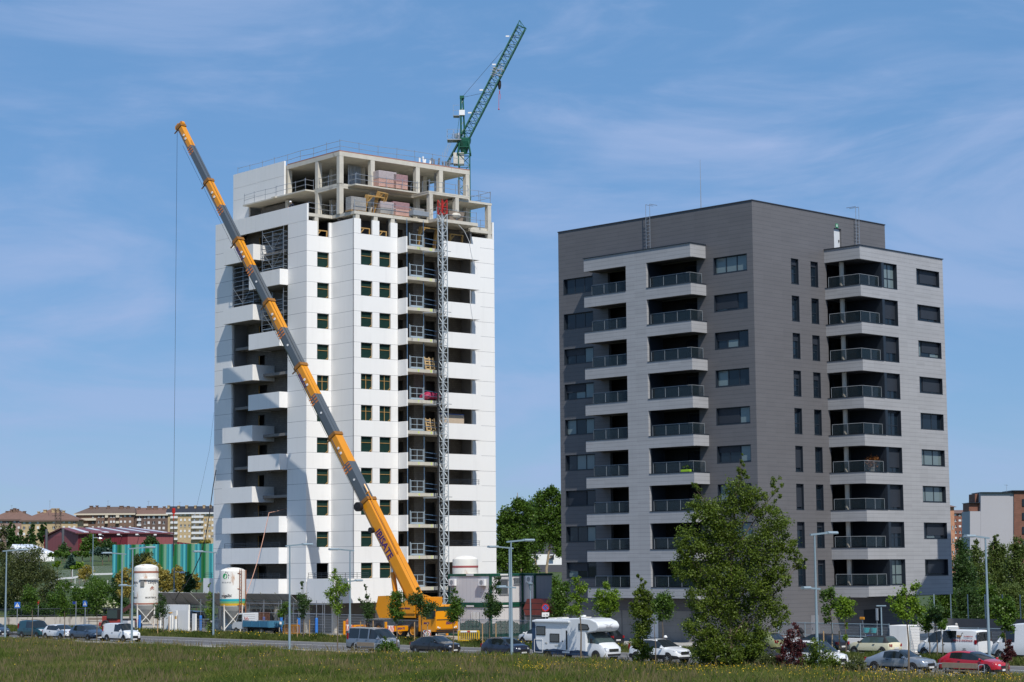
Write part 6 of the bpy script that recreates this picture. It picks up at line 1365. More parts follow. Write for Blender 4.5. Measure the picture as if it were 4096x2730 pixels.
def post_top(P, h_, label, kind='lantern'):
    t = thing('park_lamp', label, 'lamp', P, 0, 'small path lamps')
    MB().lathe([(.06, 0), (.05, h_)], n=8).build('pole', lampblue, t)
    if kind == 'lantern': MB().lathe([(.08, h_), (.17, h_+.45), (.24, h_+.48), (.24, h_+.6), (.001, h_+.64)], n=12).build('lantern', mat('lantern_grey', (.18, .24, .28), .4), t)
    elif kind == 'globe': MB().tube((0, 0, h_-.5), (.7, 0, h_-.5), .035, 5).lathe([(.001, h_-.42), (.28, h_-.5), (.34, h_-.62), (.001, h_-.66)], (.95, 0, 0), 12).build('lamp_head', mat('globe_grey', (.5, .52, .55), .3, metal=.4), t)
    else: MB().box(-.35, .35, -.1, .1, h_, h_+.08).build('lamp_head', lampblue, t)
    return t
post_top(rdv(2123, 124, .42), 4.4, 'grey lantern lamp in front of the right hand cabins\' end')
post_top(rdv(2150, 136, .42), 4.6, 'lantern lamp beyond the cabins, left of the red skip')
post_top(rdv(3528, 124.5, .45), 3.3, 'small flat headed lamp in front of the grey block\'s dark entrance', 'flat')
post_top(atY(370, 2335, 275), 6.6, 'globe lamp pole on the grassy slope below the red hall', 'globe')
post_top(atY(696, 2372, 240), 2.9, 'globe lamp pole among the yellow flowering trees', 'globe')
post_top(atY(3827, 2352, 235), 5.0, 'pale lamp pole between the grey block and the right hand trees', 'flat')
post_top(atY(157, 2275, 300), 2.9, 'short lamp pole above the shrubs left of the red hall', 'globe')
sign_blue = mat('sign_blue', (.02, .13, .48), .45, var=.05)
def cross_sign(P, rz, label):
    t = thing('crossing_sign', label, 'traffic sign', P, rz, 'pedestrian crossing signs'); MB().tube((0, 0, 0), (0, 0, 2.9), .04, 6).build('pole', steel_grey, t)
    MB().bbox(-.34, .34, -.07, -.045, 2.2, 2.92, .01).build('board', sign_blue, t)
    m = MB().prism([(-.27, 2.34), (.27, 2.34), (0, 2.84)], 'y', -.078, -.071).build('triangle', white_paint, t)
    m = MB().prism([(-.035, 2.56), (.035, 2.56), (.03, 2.68), (-.03, 2.68)], 'y', -.086, -.079).ball((0, -.08, 2.71), .03).tube((0, -.082, 2.57), (-.08, -.082, 2.42), .016, 4).tube((0, -.082, 2.57), (.07, -.082, 2.42), .016, 4).tube((0, -.082, 2.66), (-.07, -.082, 2.56), .012, 4)
    for x in (-.16, -.06, .04, .14): m.box(x-.025, x+.025, -.084, -.079, 2.36, 2.40)
    m.build('walking_figure', black, t)
cross_sign(onz(68, 2508, .0), R(6), 'blue pedestrian crossing sign near the left lamp post')
cross_sign(onz(340, 2500, .0), R(-30), 'blue pedestrian crossing sign half covered by a young tree')
t = thing('street_name_sign', 'small dark blue street name plate on a grey pole', 'street sign', onz(303, 2502, .0)); MB().tube((0, 0, 0), (0, 0, 2.9), .045, 6).lathe([(.12, 0), (.05, .35)], n=8).build('pole', steel_grey, t); MB().box(-.42, -.05, -.02, .02, 2.55, 2.85).build('plate', mat('plate_navy', (.01, .03, .2), .4), t)
t = thing('no_stopping_sign', 'round red and blue no stopping sign with a white plate above the motorhome', 'traffic sign', rdv(2183, 120.5, .4), R(5)); MB().tube((0, 0, 0), (0, 0, 3.3), .04, 6).build('pole', steel_grey, t)
MB().lathe([(.001, -.06), (.30, -.06), (.30, -.04), (.001, -.04)], (0, 0, 3.05), 24, 'y').build('disc', sign_blue, t)
MB().lathe([(.23, -.066), (.32, -.066), (.32, -.061), (.23, -.061), (.23, -.066)], (0, 0, 3.05), 24, 'y', caps=False).tube((-.17, -.065, 3.22), (.17, -.065, 2.88), .03, 4).tube((.17, -.065, 3.22), (-.17, -.065, 2.88), .03, 4).build('red_ring', red_p, t)
MB().box(-.3, .3, -.06, -.04, 2.3, 2.65).build('plate', white_paint, t); MB().box(-.2, -.02, -.066, -.061, 2.42, 2.46).box(.08, .16, -.066, -.061, 2.4, 2.52).build('plate_writing', black, t)
t = thing('no_entry_sign', 'red and white sign half hidden behind the second young tree', 'traffic sign', onz(152, 2500, .0), R(-20)); MB().tube((0, 0, 0), (0, 0, 3.0), .04, 6).build('pole', steel_grey, t); MB().prism([(-.3, 2.95), (.3, 2.95), (0, 2.42)], 'y', -.06, -.04).build('board', red_p, t)
# low wall, mesh fence and gate pillars before the grey block
def ulv(x, v): return RD.l(onv(RD, x, 2560, v))[0]
bw = thing('boundary_wall', 'low white wall along the pavement below the mesh fence of the grey block', 'wall', RD.w(ulv(2950, 124.4), 124.4, .45), -RD.t)
uo = ulv(2950, 124.4)
MB().bbox(0, ulv(3560, 124.4)-uo, 0, .2, 0, .95, .02).build('wall', white_plain, bw)
mesh_fence(ulv(3110, 124.5)+.1, ulv(3558, 124.5), 124.5, 1.4, 1.05, 'grey mesh fence on the low white wall left of the gate pillars', wm=wire_grey, kind='mesh_fence', pm=lampblue)
def pillar(x0, x1, label): u0, u1 = ulv(x0, 124.4), ulv(x1, 124.4); t = thing('gate_pillar', label, 'pillar', RD.w(u0, 124.3, .45), -RD.t, 'white gate pillars'); MB().bbox(0, u1-u0, 0, 1.6, 0, 1.95, .03).build('shaft', white_plain, t)
pillar(3562, 3632, 'broad white gate pillar right of the cream car'); pillar(3762, 3788, 'white gate pillar behind the lettered white van')
mesh_fence(ulv(3640, 124.6), ulv(3758, 124.6), 124.6, .5, 1.85, 'grey mesh gate between the two white pillars', wm=wire_grey, kind='mesh_gate', cat='gate', pm=lampblue)
mesh_fence(ulv(3795, 124.6), ulv(4160, 124.6), 124.6, 1.0, 1.3, 'mesh fence behind the lettered van and the right hand white van', wm=wire_grey, kind='mesh_fence', pm=lampblue)
t = thing('low_wall', 'low white wall running behind the right hand white van', 'wall', RD.w(ulv(3795, 124.4), 124.4, .45), -RD.t); MB().bbox(0, 22, 0, .2, 0, .75, .02).build('wall', white_plain, t)
t = thing('grey_wall', 'dark grey retaining wall below the right hand trees', 'wall', (0, 0, 0)); p0, p1 = onv(RD, 3735, 2500, 142), onv(RD, 4300, 2500, 142); 
MB().slab((p0[0], p0[1], .4), (p1[0], p1[1], .4), (p1[0], p1[1], 2.35), (p0[0], p0[1], 2.35), (.2, .2, 0)).build('wall', mat('dark_wall', (.10, .10, .105), .8, var=.1), t)
m = MB()
for i in range(9): p_ = np.array(p0)*(1-i/8)+np.array(p1)*i/8; m.tube((p_[0]+.1, p_[1]+.1, 2.3), (p_[0]+.1, p_[1]+.1, 4.3), .05, 5)
m.build('fence_post', lampblue, t)
cart = thing('cleaning_cart', 'cleaning trolley with teal buckets, blue sack and brooms by the mesh fence', 'cleaning cart', rdv(3484, 126.2, .45), -RD.t)
MB().bbox(-.3, .3, -.25, .25, .15, .25, .02).tube((-.3, -.25, .2), (-.3, -.25, 1.2), .02, 5).tube((.3, -.25, .2), (.3, -.25, 1.2), .02, 5).build('frame', steel_grey, cart)
MB().bbox(-.25, .25, -.2, .25, .26, 1.15, .06).build('sack', mat('sack_blue', (.03, .07, .3), .5), cart); tealb = mat('bucket_teal', (.02, .35, .38), .4)
for x in (-.33, .33): MB().lathe([(.2, 0), (.27, .35)], (x, -.1, 1.3), 12).build('bucket', tealb, cart)
MB().tube((-.5, 0, .9), (-.75, 0, 2.3), .02, 5).build('broom_handle', steel, cart); MB().bbox(-.95, -.55, -.06, .06, 2.25, 2.45, .04).build('broom_head', mat('broom_orange', (.55, .22, .01), .6), cart); MB().tube((.55, 0, .7), (.6, 0, 2.4), .02, 5).bbox(.5, .7, -.04, .04, 2.2, 3.1, .03).build('mop', steel_grey, cart)
for x in (-.25, .25): MB().lathe([(.1, -.03), (.1, .03)], (x, -.2, .1), 10, 'y').build('wheel', black, cart)
# benches
def bench(P, rz, label, ln=2.0):
    b = thing('park_bench', label, 'bench', P, rz, 'benches in the long grass'); bw_ = mat('bench_wood', (.24, .19, .14), .8, var=.25, vs=4)
    MB().bbox(-ln/2, ln/2, -.03, .03, .62, .92, .01).build('backrest', bw_, b); MB().bbox(-ln/2, ln/2, .08, .5, .42, .47, .01).build('seat', bw_, b)
    for x in (-ln/2-.25, ln/2+.1): MB().path([(x, -.05, 0), (x, -.05, .78), (x, .02, .84), (x, .5, .84), (x, .57, .78), (x, .57, 0)], .03, 6).tube((x, -.05, .44), (x, .57, .44), .025, 5).build('leg', steel, b)
    return b
bench(rdv(1462, 103.5, .2), -RD.t, 'weathered bench in the grass in front of the silver minibus'); bench(rdv(3835, 103.0, .2), -RD.t, 'weathered bench in the yellow flowers before the red car', 2.4)
bench(onz(380, 2502, .0), R(-20), 'brown wooden bench near the left retaining wall')
# retaining wall with railing on the left
rw = thing('retaining_wall', 'stained concrete retaining wall with a dark railing at the far side road', 'wall', (0, 0, 0)); MB().slab((-95, 252, 0), (-28, 252, 0), (-28, 252, .95), (-95, 252, .95), (0, .4, 0)).build('wall', mat('stained_concrete', (.48, .44, .38), .9, var=.2, vs=.8, stain=((.15, .13, .11), .55, (1.2, 1, .25))), rw)
m = MB()
for z in (1.15, 1.95): m.tube((-95, 252.2, z), (-28, 252.2, z), .04, 5)
for i in range(330): m.tube((-95+.203*i, 252.2, 1.15), (-95+.203*i, 252.2, 1.95), .014, 3, caps=False)
for i in range(34): m.tube((-95+2.03*i, 252.2, .9), (-95+2.03*i, 252.2, 2.0), .045, 5)
m.build('railing', anthracite, rw)
wf_m = mat('white_rail', (.62, .63, .64), .5)
def slope_fence(pts, Y, label, h_=1.0):
    t = thing('slope_fence', label, 'fence', (0, 0, 0), 0, 'white fences on the slope'); m = MB(); w_ = MB(); P = [atY(x, y, Y) for x, y in pts]
    for a, b in zip(P, P[1:]):
        n = max(1, round(np.linalg.norm(b-a)/2.2))
        for i in range(n): q = a+(b-a)*i/n; m.tube(q, q+np.array([0, 0, h_+.1]), .06, 4)
        for z in np.linspace(.2, h_, 6): w_.tube(a+np.array([0, 0, z]), b+np.array([0, 0, z]), .016, 3)
        w_.slab(a-np.array([0, 0, .2]), b-np.array([0, 0, .2]), b+np.array([0, 0, .06]), a+np.array([0, 0, .06]), (0, .25, 0))
    m.build('post', wf_m, t); w_.build('rail', wf_m, t)
slope_fence([(205, 2316), (290, 2310), (345, 2300), (372, 2296), (450, 2294)], 290, 'upper white fence climbing the slope beside the striped building'); slope_fence([(200, 2347), (300, 2348), (430, 2356), (700, 2372), (760, 2372)], 268, 'lower white fence behind the young trees and the lettered silo')
# ================================================================== foliage
g_pop = leafy('leaf_poplar', (.062, .105, .012), (.165, .225, .028), .4); g_dark = leafy('leaf_dark', (.024, .062, .014), (.075, .135, .030)); g_mid = leafy('leaf_mid', (.038, .090, .012), (.115, .20, .022)); g_lime = leafy('leaf_lime', (.085, .165, .012), (.21, .32, .026))
g_oliv = leafy('leaf_olive', (.052, .072, .018), (.125, .145, .045), .3); g_gold = leafy('leaf_gold', (.20, .15, .015), (.48, .40, .10), .35); g_blue = leafy('leaf_blue_conifer', (0.019, 0.052, 0.039), (0.065, 0.117, 0.085), .15); g_purp = leafy('leaf_purple', (.05, .012, .014), (.12, .03, .03)); g_birch = leafy('leaf_birch', (.060, .095, .018), (.145, .20, .045)); g_white = leafy('blossom_white', (.55, .55, .35), (.75, .74, .55), .2)
bark = mat('bark', (.13, .10, .07), .9, var=.35, vs=3, bump=.4); bark_lt = mat('pale_bark', (.30, .24, .16), .85, var=.35, vs=2.5)
def leaf_cloud(blobs, n, size, seed, sub=26, spread=.33, elong=1.35):
    """blobs: (x,y,z,rx,ry,rz); leaves gather in sub-clumps through the blob's volume"""
    rg = np.random.default_rng(seed); vol = np.array([b[3]*b[4]*b[5] for b in blobs])**.72; vol /= vol.sum(); C = []
    for b, f in zip(blobs, vol):
        k = max(3, int(sub*len(blobs)*f)); d_ = rg.normal(size=(k, 3)); d_ /= np.linalg.norm(d_, axis=1)[:, None]; r_ = rg.uniform(.15, 1, (k, 1))**.5
        cc_ = np.array(b[:3])+d_*r_*np.array(b[3:6]); q = max(4, int(n*f/k)); sp = spread*min(b[3:6])
        C.append((cc_[:, None, :]+rg.normal(size=(k, q, 3))*sp*rg.uniform(.5, 1.1, (k, 1, 1))).reshape(-1, 3))
    C = np.concatenate(C); m = len(C); a = rg.normal(size=(m, 3)); a[:, 2] *= .8; a /= np.linalg.norm(a, axis=1)[:, None]; b = np.cross(a, rg.normal(size=(m, 3))); b /= np.linalg.norm(b, axis=1)[:, None]
    s_ = size*rg.uniform(.6, 1.25, (m, 1)); V = np.stack([C-a*s_*elong*.5, C+b*s_*.5, C+a*s_*elong*.5, C-b*s_*.5], 1).reshape(-1, 3); F = np.arange(4*m).reshape(m, 4); return V, F
def tree(name, label, loc, blobs, n, size, m, seed, trunk=None, bk=None, r0=.12, group=None, cat='tree', sub=26, spread=.33, limbs=True, rz=0., part='crown'):
    """loc on the ground; blobs and trunk in metres from it"""
    t = thing(name, label, cat, loc, rz, group); V, F = leaf_cloud(blobs, n, size, seed, sub, spread); raw_mesh(part, V, F, m, t)
    top = max(b[2] for b in blobs); tr_ = trunk or [(0, 0, -.1), (.05, 0, top*.35), (-.04, .03, top*.7), (0, 0, top)]
    mb = MB()
    for i in range(len(tr_)-1): mb.tube(tr_[i], tr_[i+1], r0*(1-.85*i/(len(tr_)-1)), 7, 0, r2=r0*(1-.85*(i+1)/(len(tr_)-1)))
    if limbs:
        rn = random.Random(seed)
        for b in blobs:
            zs_ = max(.5, b[2]-max(.6, math.hypot(b[0], b[1])*1.1+.4*b[5])); s_ = min(.95, max(.05, zs_/max(top, .1))); k = s_*(len(tr_)-1); i = min(int(k), len(tr_)-2); p = Vector(tr_[i]).lerp(Vector(tr_[i+1]), k-i)
            mid = p.lerp(Vector(b[:3]), .5)+Vector((rn.uniform(-.1, .1), rn.uniform(-.1, .1), .1))*b[3]; mb.tube(p, mid, r0*.38*(1-s_*.5), 5, 0, r2=r0*.24).tube(mid, b[:3], r0*.24, 4, 0, r2=r0*.06)
            for _ in range(3): e = Vector(b[:3])+Vector((rn.uniform(-1, 1)*b[3], rn.uniform(-1, 1)*b[4], rn.uniform(-.3, 1)*b[5]))*.75; mb.tube(mid, e, r0*.13, 3, 0, r2=r0*.03)
    mb.build('trunk', bk or bark, t); return t
def ptree(name, label, base, Y, blobs, n, size, m, seed, zg=None, depth=.75, **k):
    """base (x,y) of the trunk foot and blobs (x,y,rx,ry) measured on the photograph, at distance Y"""
    P = atY(base[0], base[1], Y); zg = P[2] if zg is None else zg; rg = random.Random(seed*7+1); B = []
    for b in blobs:
        q = atY(b[0], b[1], Y); rx, rz_ = b[2]*Y/FPX, b[3]*Y/FPX; B.append((q[0]-P[0], rg.uniform(-.35, .35)*rx, q[2]-zg, rx, rx*depth*1.0, rz_))
    return tree(name, label, (P[0], P[1], zg), B, n, size, m, seed, **k)
def rd_tree(px, v): P = rdv(px, v); return P[1]
# the big poplar in the foreground
Yb = 129.5
ptree('poplar_tree', 'big dark leafy poplar standing in front of the grey apartment block', (2920, 2665), Yb, [(2968, 1880, 26, 60), (2945, 1985, 62, 72), (2785, 1960, 22, 55), (2800, 2050, 60, 62), (2890, 2080, 85, 80), (3020, 2010, 55, 66), (3105, 1960, 26, 58), (3090, 2080, 68, 70), (2770, 2170, 75, 70), (2900, 2190, 95, 85), (3040, 2190, 88, 85), (3150, 2190, 50, 55), (3200, 2250, 30, 42), (2740, 2270, 58, 58), (2860, 2310, 95, 80), (3000, 2320, 95, 85), (3110, 2300, 62, 60), (2810, 2400, 68, 60), (2920, 2430, 95, 72), (3050, 2420, 75, 66), (3120, 2470, 45, 50), (2790, 2510, 62, 60), (2890, 2540, 85, 66), (3010, 2530, 80, 60), (2830, 2600, 66, 48), (2930, 2620, 70, 44), (3010, 2600, 55, 40), (2735, 2210, 30, 40), (2965, 1840, 10, 24)], 82000, .095, g_pop, 11, zg=.2, r0=.17, bk=bark, sub=60, spread=.22, trunk=[(0, 0, -.1), (.1, 0, 3), (.2, .1, 6.5), (.45, .1, 9.5), (.65, .1, 12.2)])
# young street trees: near row and far row
def sap(px, v, z, blobs, label, m=g_mid, n=1500, size=.13, seed=1, bk=None, r0=.055, stakes=False, lean=0., grp='young street trees'):
    P = rdv(px, v, z); Y = P[1]; base_y = None
    t = ptree('young_tree', label, (px, 2560), Y, blobs, int(n*1.5), size*.8, m, seed, zg=z, bk=bk or bark, r0=r0, group=grp, spread=.42, sub=12, depth=.9)
    t.location = tuple(P)
    if stakes:
        for s_ in (-.7, .7):
            st = thing('tree_stake', '', 'stake', (P[0]+s_*.8, P[1]+.1, z), 0, 'wooden stakes supporting young trees'); MB().lathe([(.05, 0), (.045, 1.75)], n=7).build('pole', pal_wood, st); st['label'] = 'wooden stake %s the young tree %s' % (('left of', 'right of')[s_ > 0], stakes)
    return t
sap(127, 107.6, .1, [(118, 2375, 26, 30), (100, 2385, 18, 22), (132, 2410, 22, 26), (112, 2440, 18, 20), (125, 2360, 12, 14)], 'young tree in front of the dark teal van', g_mid, 1900, .14, 21)
sap(256, 107.6, .1, [(255, 2360, 28, 28), (245, 2400, 24, 28), (265, 2430, 20, 22), (250, 2455, 14, 14), (262, 2335, 14, 16)], 'young tree in front of the white hatchback', g_mid, 1900, .14, 22)
sap(386, 107.6, .1, [(385, 2360, 34, 34), (370, 2390, 26, 28), (405, 2400, 26, 30), (388, 2430, 24, 24), (380, 2450, 18, 18), (410, 2360, 20, 20)], 'young tree in front of the grey blue hatchback', g_mid, 2300, .14, 23)
sap(1349, 107.6, .1, [(1338, 2300, 12, 26), (1345, 2345, 30, 32), (1318, 2370, 20, 20), (1368, 2360, 26, 26), (1340, 2400, 26, 26), (1350, 2440, 20, 22), (1385, 2350, 14, 18)], 'open crowned young tree left of the silver minibus', g_lime, 2000, .13, 24)
sap(1586, 107.6, .1, [(1590, 2395, 24, 26), (1580, 2430, 26, 24), (1592, 2460, 24, 20), (1575, 2375, 10, 14)], 'young tree rising in front of the crane body, trunk before the minibus', g_mid, 1800, .13, 25)
sap(1812, 107.6, .1, [(1815, 2385, 14, 24), (1820, 2425, 28, 26), (1805, 2455, 24, 22), (1835, 2450, 18, 22), (1815, 2475, 18, 12)], 'young tree covering the right end of the crane cab', g_mid, 1900, .13, 26)
sap(2322, 107.6, .1, [(2308, 2320, 14, 18), (2325, 2355, 24, 20), (2300, 2385, 18, 14), (2300, 2440, 26, 22), (2330, 2400, 16, 12)], 'thin young tree with separate leaf tufts in front of the motorhome', g_lime, 1300, .14, 27, r0=.07)
sap(2620, 107.6, .1, [(2622, 2470, 6, 40)], 'bare dark sapling stem in front of the white crossover', g_mid, 60, .12, 28, r0=.05)
sap(3631, 107.4, .1, [(3610, 2395, 22, 30), (3590, 2430, 28, 22), (3650, 2410, 26, 24), (3625, 2455, 26, 24), (3680, 2440, 22, 20), (3560, 2400, 14, 12), (3615, 2360, 10, 24), (3660, 2350, 18, 18)], 'slender tree in front of the silver car, crown before the white gate pillar', g_lime, 2200, .13, 29, r0=.075)
sap(4021, 107.4, .1, [(4000, 2440, 26, 24), (4030, 2420, 28, 28), (4010, 2480, 24, 22), (4040, 2500, 20, 26), (4005, 2530, 12, 18), (3990, 2410, 22, 20), (4050, 2460, 20, 24)], 'young tree at the right edge in front of the white van', g_mid, 2300, .14, 30, r0=.075)
sap(837, 119.2, .35, [(838, 2350, 5, 20), (840, 2390, 12, 22), (836, 2430, 16, 24), (842, 2465, 14, 20), (838, 2500, 12, 20), (840, 2525, 14, 14)], 'narrow leafy sapling left of the striped silo', g_lime, 900, .13, 31)
sap(652, 119.2, .35, [(650, 2395, 14, 24), (645, 2425, 24, 22), (655, 2450, 18, 18), (630, 2465, 14, 12)], 'young tree in front of the stored white panels', g_dark, 1100, .13, 32, stakes='before the stored white panels')
sap(1213, 119.2, .35, [(1206, 2345, 9, 24), (1205, 2390, 16, 22), (1212, 2425, 24, 26), (1208, 2455, 16, 22), (1232, 2405, 12, 12)], 'slim maple like tree right of the tall lamp post', g_dark, 1500, .12, 33, stakes='right of the tall lamp post')
sap(1137, 122.2, .42, [(1142, 2430, 20, 18), (1135, 2455, 26, 16)], 'small tree behind the tail of the blue truck', g_mid, 800, .13, 34)
sap(1467, 119.2, .35, [(1462, 2350, 7, 20), (1468, 2385, 8, 22), (1470, 2430, 22, 26), (1478, 2455, 20, 22), (1440, 2405, 12, 8)], 'slender tree in front of the crane\'s operator cab', g_dark, 1300, .12, 35, stakes='before the operator cab')
sap(1684, 119.2, .35, [(1675, 2355, 10, 16), (1685, 2395, 30, 24), (1655, 2405, 26, 20), (1700, 2420, 34, 24), (1730, 2430, 24, 18), (1690, 2455, 24, 20), (1650, 2395, 16, 14)], 'dark young tree covering the rear of the crane body', g_dark, 2600, .13, 36, stakes='behind the white speed sign')
sap(1957, 119.2, .35, [(1992, 2320, 12, 26), (1985, 2355, 20, 24), (1962, 2395, 24, 22), (1970, 2430, 30, 26), (1990, 2445, 24, 18), (1960, 2455, 20, 18)], 'leaning young tree in front of the site cabins', g_dark, 2400, .13, 37, stakes='in front of the netted fence')
sap(2238, 119.4, .35, [(2232, 2370, 26, 24), (2255, 2350, 22, 20), (2225, 2405, 30, 28), (2245, 2440, 28, 24), (2228, 2465, 24, 18), (2265, 2395, 20, 22)], 'bushy green tree between the cabins and the grey block', g_mid, 3000, .14, 38)
sap(2424, 119.4, .35, [(2425, 2345, 16, 22), (2400, 2385, 26, 22), (2440, 2390, 30, 24), (2415, 2425, 34, 26), (2450, 2425, 22, 22), (2425, 2460, 26, 16), (2462, 2370, 12, 10)], 'round bright green tree behind the motorhome', g_lime, 2800, .14, 39)
sap(2650, 119.4, .35, [(2655, 2385, 28, 22), (2635, 2415, 30, 26), (2668, 2425, 28, 26), (2652, 2455, 30, 20)], 'small round headed tree between the narrow poplar and the big one', g_mid, 2200, .13, 40)
sap(3327, 119.4, .35, [(3300, 2385, 18, 28), (3325, 2370, 18, 24), (3300, 2440, 18, 26), (3338, 2420, 16, 22), (3310, 2480, 14, 16)], 'staked slim tree behind the lamp post by the mesh fence', g_mid, 1500, .12, 41, bk=bark_lt, stakes='by the mesh fence')
sap(3382, 119.4, .35, [(3372, 2410, 24, 22), (3395, 2420, 22, 18), (3370, 2450, 26, 24), (3398, 2455, 16, 16), (3384, 2555, 12, 14), (3383, 2500, 8, 16)], 'bright young tree between the staked tree and the cream car', g_lime, 1700, .13, 42)
sap(3716, 119.4, .35, [(3705, 2500, 26, 20), (3690, 2480, 20, 16), (3722, 2480, 20, 18)], 'young tree above the bonnet of the lettered white van', g_mid, 1200, .13, 43)
sap(3746, 119.4, .35, [(3740, 2450, 26, 28), (3752, 2480, 16, 18), (3725, 2460, 14, 20)], 'second young tree over the lettered white van, left of its windows', g_dark, 1200, .13, 44)
sap(3768, 119.4, .35, [(3768, 2500, 16, 14), (3776, 2480, 12, 14)], 'smallest young tree over the side windows of the lettered van', g_mid, 600, .12, 45)
sap(3660, 126.0, .45, [(3657, 2410, 18, 26), (3662, 2460, 10, 30), (3655, 2500, 8, 26)], 'narrow climbing sapling beside the mesh gate', g_dark, 900, .12, 46)
# shrubs in the near grass
def shrub(name, label, px, v, blobs, m, n=1600, size=.11, seed=3, z=.12, grp='shrubs in the meadow edge', cat='shrub', bk=None, spread=.4, sub=14):
    P = rdv(px, v, z); t = ptree(name, label, (px, 2600), P[1], blobs, int(n*1.5), size*.8, m, seed, zg=z, bk=bk, r0=.04, group=grp, cat=cat, spread=spread, sub=sub, part='foliage'); t.location = tuple(P); return t
P_ = shrub('narrow_poplar', 'narrow young poplar leafy to the ground in front of the white crossover', 2568, 101.4, [(2556, 2305, 10, 22), (2570, 2330, 12, 24), (2560, 2375, 26, 30), (2540, 2420, 22, 28), (2585, 2400, 26, 34), (2560, 2450, 38, 36), (2590, 2470, 26, 34), (2565, 2520, 38, 34), (2555, 2570, 34, 30), (2580, 2610, 32, 28), (2560, 2640, 30, 20)], g_pop, 6500, .12, 51, cat='tree', spread=.34, sub=20)
shrub('purple_shrub', 'purple leaved shrub in front of the white high roofed van', 3170, 101.2, [(3160, 2560, 26, 44), (3185, 2530, 14, 40), (3150, 2600, 34, 40), (3195, 2590, 26, 40), (3175, 2640, 40, 34), (3125, 2630, 22, 30)], g_purp, 2800, .10, 52)
shrub('purple_shrub', 'purple leaved shrub by the lamp post at the right end of the verge', 4030, 101.8, [(4030, 2590, 16, 34), (4040, 2615, 22, 30), (4020, 2630, 18, 20)], g_purp, 900, .10, 53)
shrub('green_shrub', 'loose green shrub at the foot of the lamp post right of the poplar', 3290, 101.0, [(3270, 2600, 36, 40), (3240, 2640, 40, 34), (3310, 2640, 44, 34), (3280, 2670, 50, 26), (3350, 2660, 26, 22)], g_pop, 2600, .11, 54)
shrub('green_shrub', 'rounded green shrub hiding the nose of the silver minibus', 1555, 102.0, [(1550, 2590, 30, 24), (1530, 2610, 26, 20), (1575, 2605, 26, 20), (1537, 2560, 10, 20)], g_mid, 1900, .11, 55)
shrub('low_shrub', 'low bright green bush alone in the meadow, left of the picture', 392, 93.0, [(392, 2672, 26, 14), (380, 2668, 16, 12), (405, 2670, 14, 12)], g_lime, 700, .11, 56)
shrub('low_shrub', 'low bright green tuft near the bottom edge below the blue truck', 905, 88.5, [(905, 2708, 26, 20), (915, 2690, 12, 14)], g_lime, 600, .11, 57)
shrub('low_shrub', 'dark bramble clump in the bottom left corner of the meadow', 40, 80.0, [(20, 2712, 40, 22), (60, 2716, 34, 18), (95, 2720, 26, 12)], g_dark, 1400, .11, 58)
shrub('willow_shrub', 'shadowy shrub spreading at the foot of the big poplar', 2890, 101.0, [(2800, 2630, 44, 34), (2870, 2650, 50, 30), (2960, 2640, 60, 34), (3030, 2640, 50, 34), (3090, 2650, 40, 30)], g_pop, 4200, .12, 59)
for (px, py, lab, sd) in ((3075, 2640, 'dark green shrub in front of the half hidden dark car', 61), (3420, 2660, 'yellow flowering weed clump left of the silver car', 62)):
    shrub('green_shrub', lab, px, 101.0, [(px, py, 36, 26), (px+30, py+10, 26, 20), (px-28, py+8, 24, 18)], g_oliv, 1100, .10, sd)
# ---- trees further back
def btree(name, label, base, Y, blobs, n, size, m, seed, r0=.12, grp='trees on the slope', bk=None, cat='tree', **k):
    zg = hillz(atY(base[0], base[1], Y)[0], Y)-.3 if Y > 256 else .2
    return ptree(name, label, base, Y, blobs, n, size, m, seed, zg=zg, r0=r0, group=grp, bk=bk, cat=cat, **k)
btree('poplar_tree', 'tall poplar right beside the white tower, above the site cabins', (2075, 2560), 238, [(2075, 2020, 30, 36), (2040, 2080, 40, 44), (2105, 2060, 36, 46), (2030, 2150, 44, 50), (2090, 2150, 48, 50), (2010, 2230, 36, 48), (2075, 2240, 52, 50), (2040, 2320, 48, 46), (2100, 2330, 50, 44), (2060, 2400, 52, 40), (2110, 2440, 40, 40), (2000, 2100, 16, 40)], 36000, .19, g_mid, 71, r0=.22, bk=bark_lt, sub=36, spread=.38, trunk=[(0, 0, -.2), (.3, 0, 6), (.1, 0, 11), (0, 0, 15)], grp='tall poplars behind the site')
btree('poplar_tree', 'tall poplar in the gap with its pale trunk showing, nearest the grey block', (2195, 2560), 246, [(2165, 1995, 24, 34), (2210, 1985, 32, 36), (2245, 2010, 26, 40), (2180, 2060, 44, 46), (2235, 2070, 36, 48), (2165, 2130, 44, 40), (2225, 2140, 44, 44), (2240, 2200, 30, 30), (2195, 2350, 50, 40), (2235, 2390, 36, 50), (2180, 2420, 46, 44), (2215, 2470, 46, 36)], 30000, .19, g_mid, 72, r0=.24, bk=bark_lt, sub=36, spread=.38, trunk=[(0, 0, -.2), (-.2, 0, 6), (.4, 0, 10), (.6, 0, 15)], grp='tall poplars behind the site')
btree('poplar_tree', 'middle poplar of the gap, its stems crossing before the white house', (2140, 2560), 254, [(2135, 2030, 34, 36), (2140, 2080, 40, 40), (2130, 2130, 44, 40), (2150, 2180, 40, 30), (2045, 2120, 34, 44), (2020, 2180, 34, 40), (2110, 2280, 40, 40), (2140, 2350, 44, 34), (2150, 2420, 44, 40)], 15000, .19, g_mid, 73, r0=.2, bk=bark_lt, sub=30, spread=.38, trunk=[(0, 0, -.2), (.5, 0, 5), (-.4, 0, 10), (-.3, 0, 14)], grp='tall poplars behind the site')
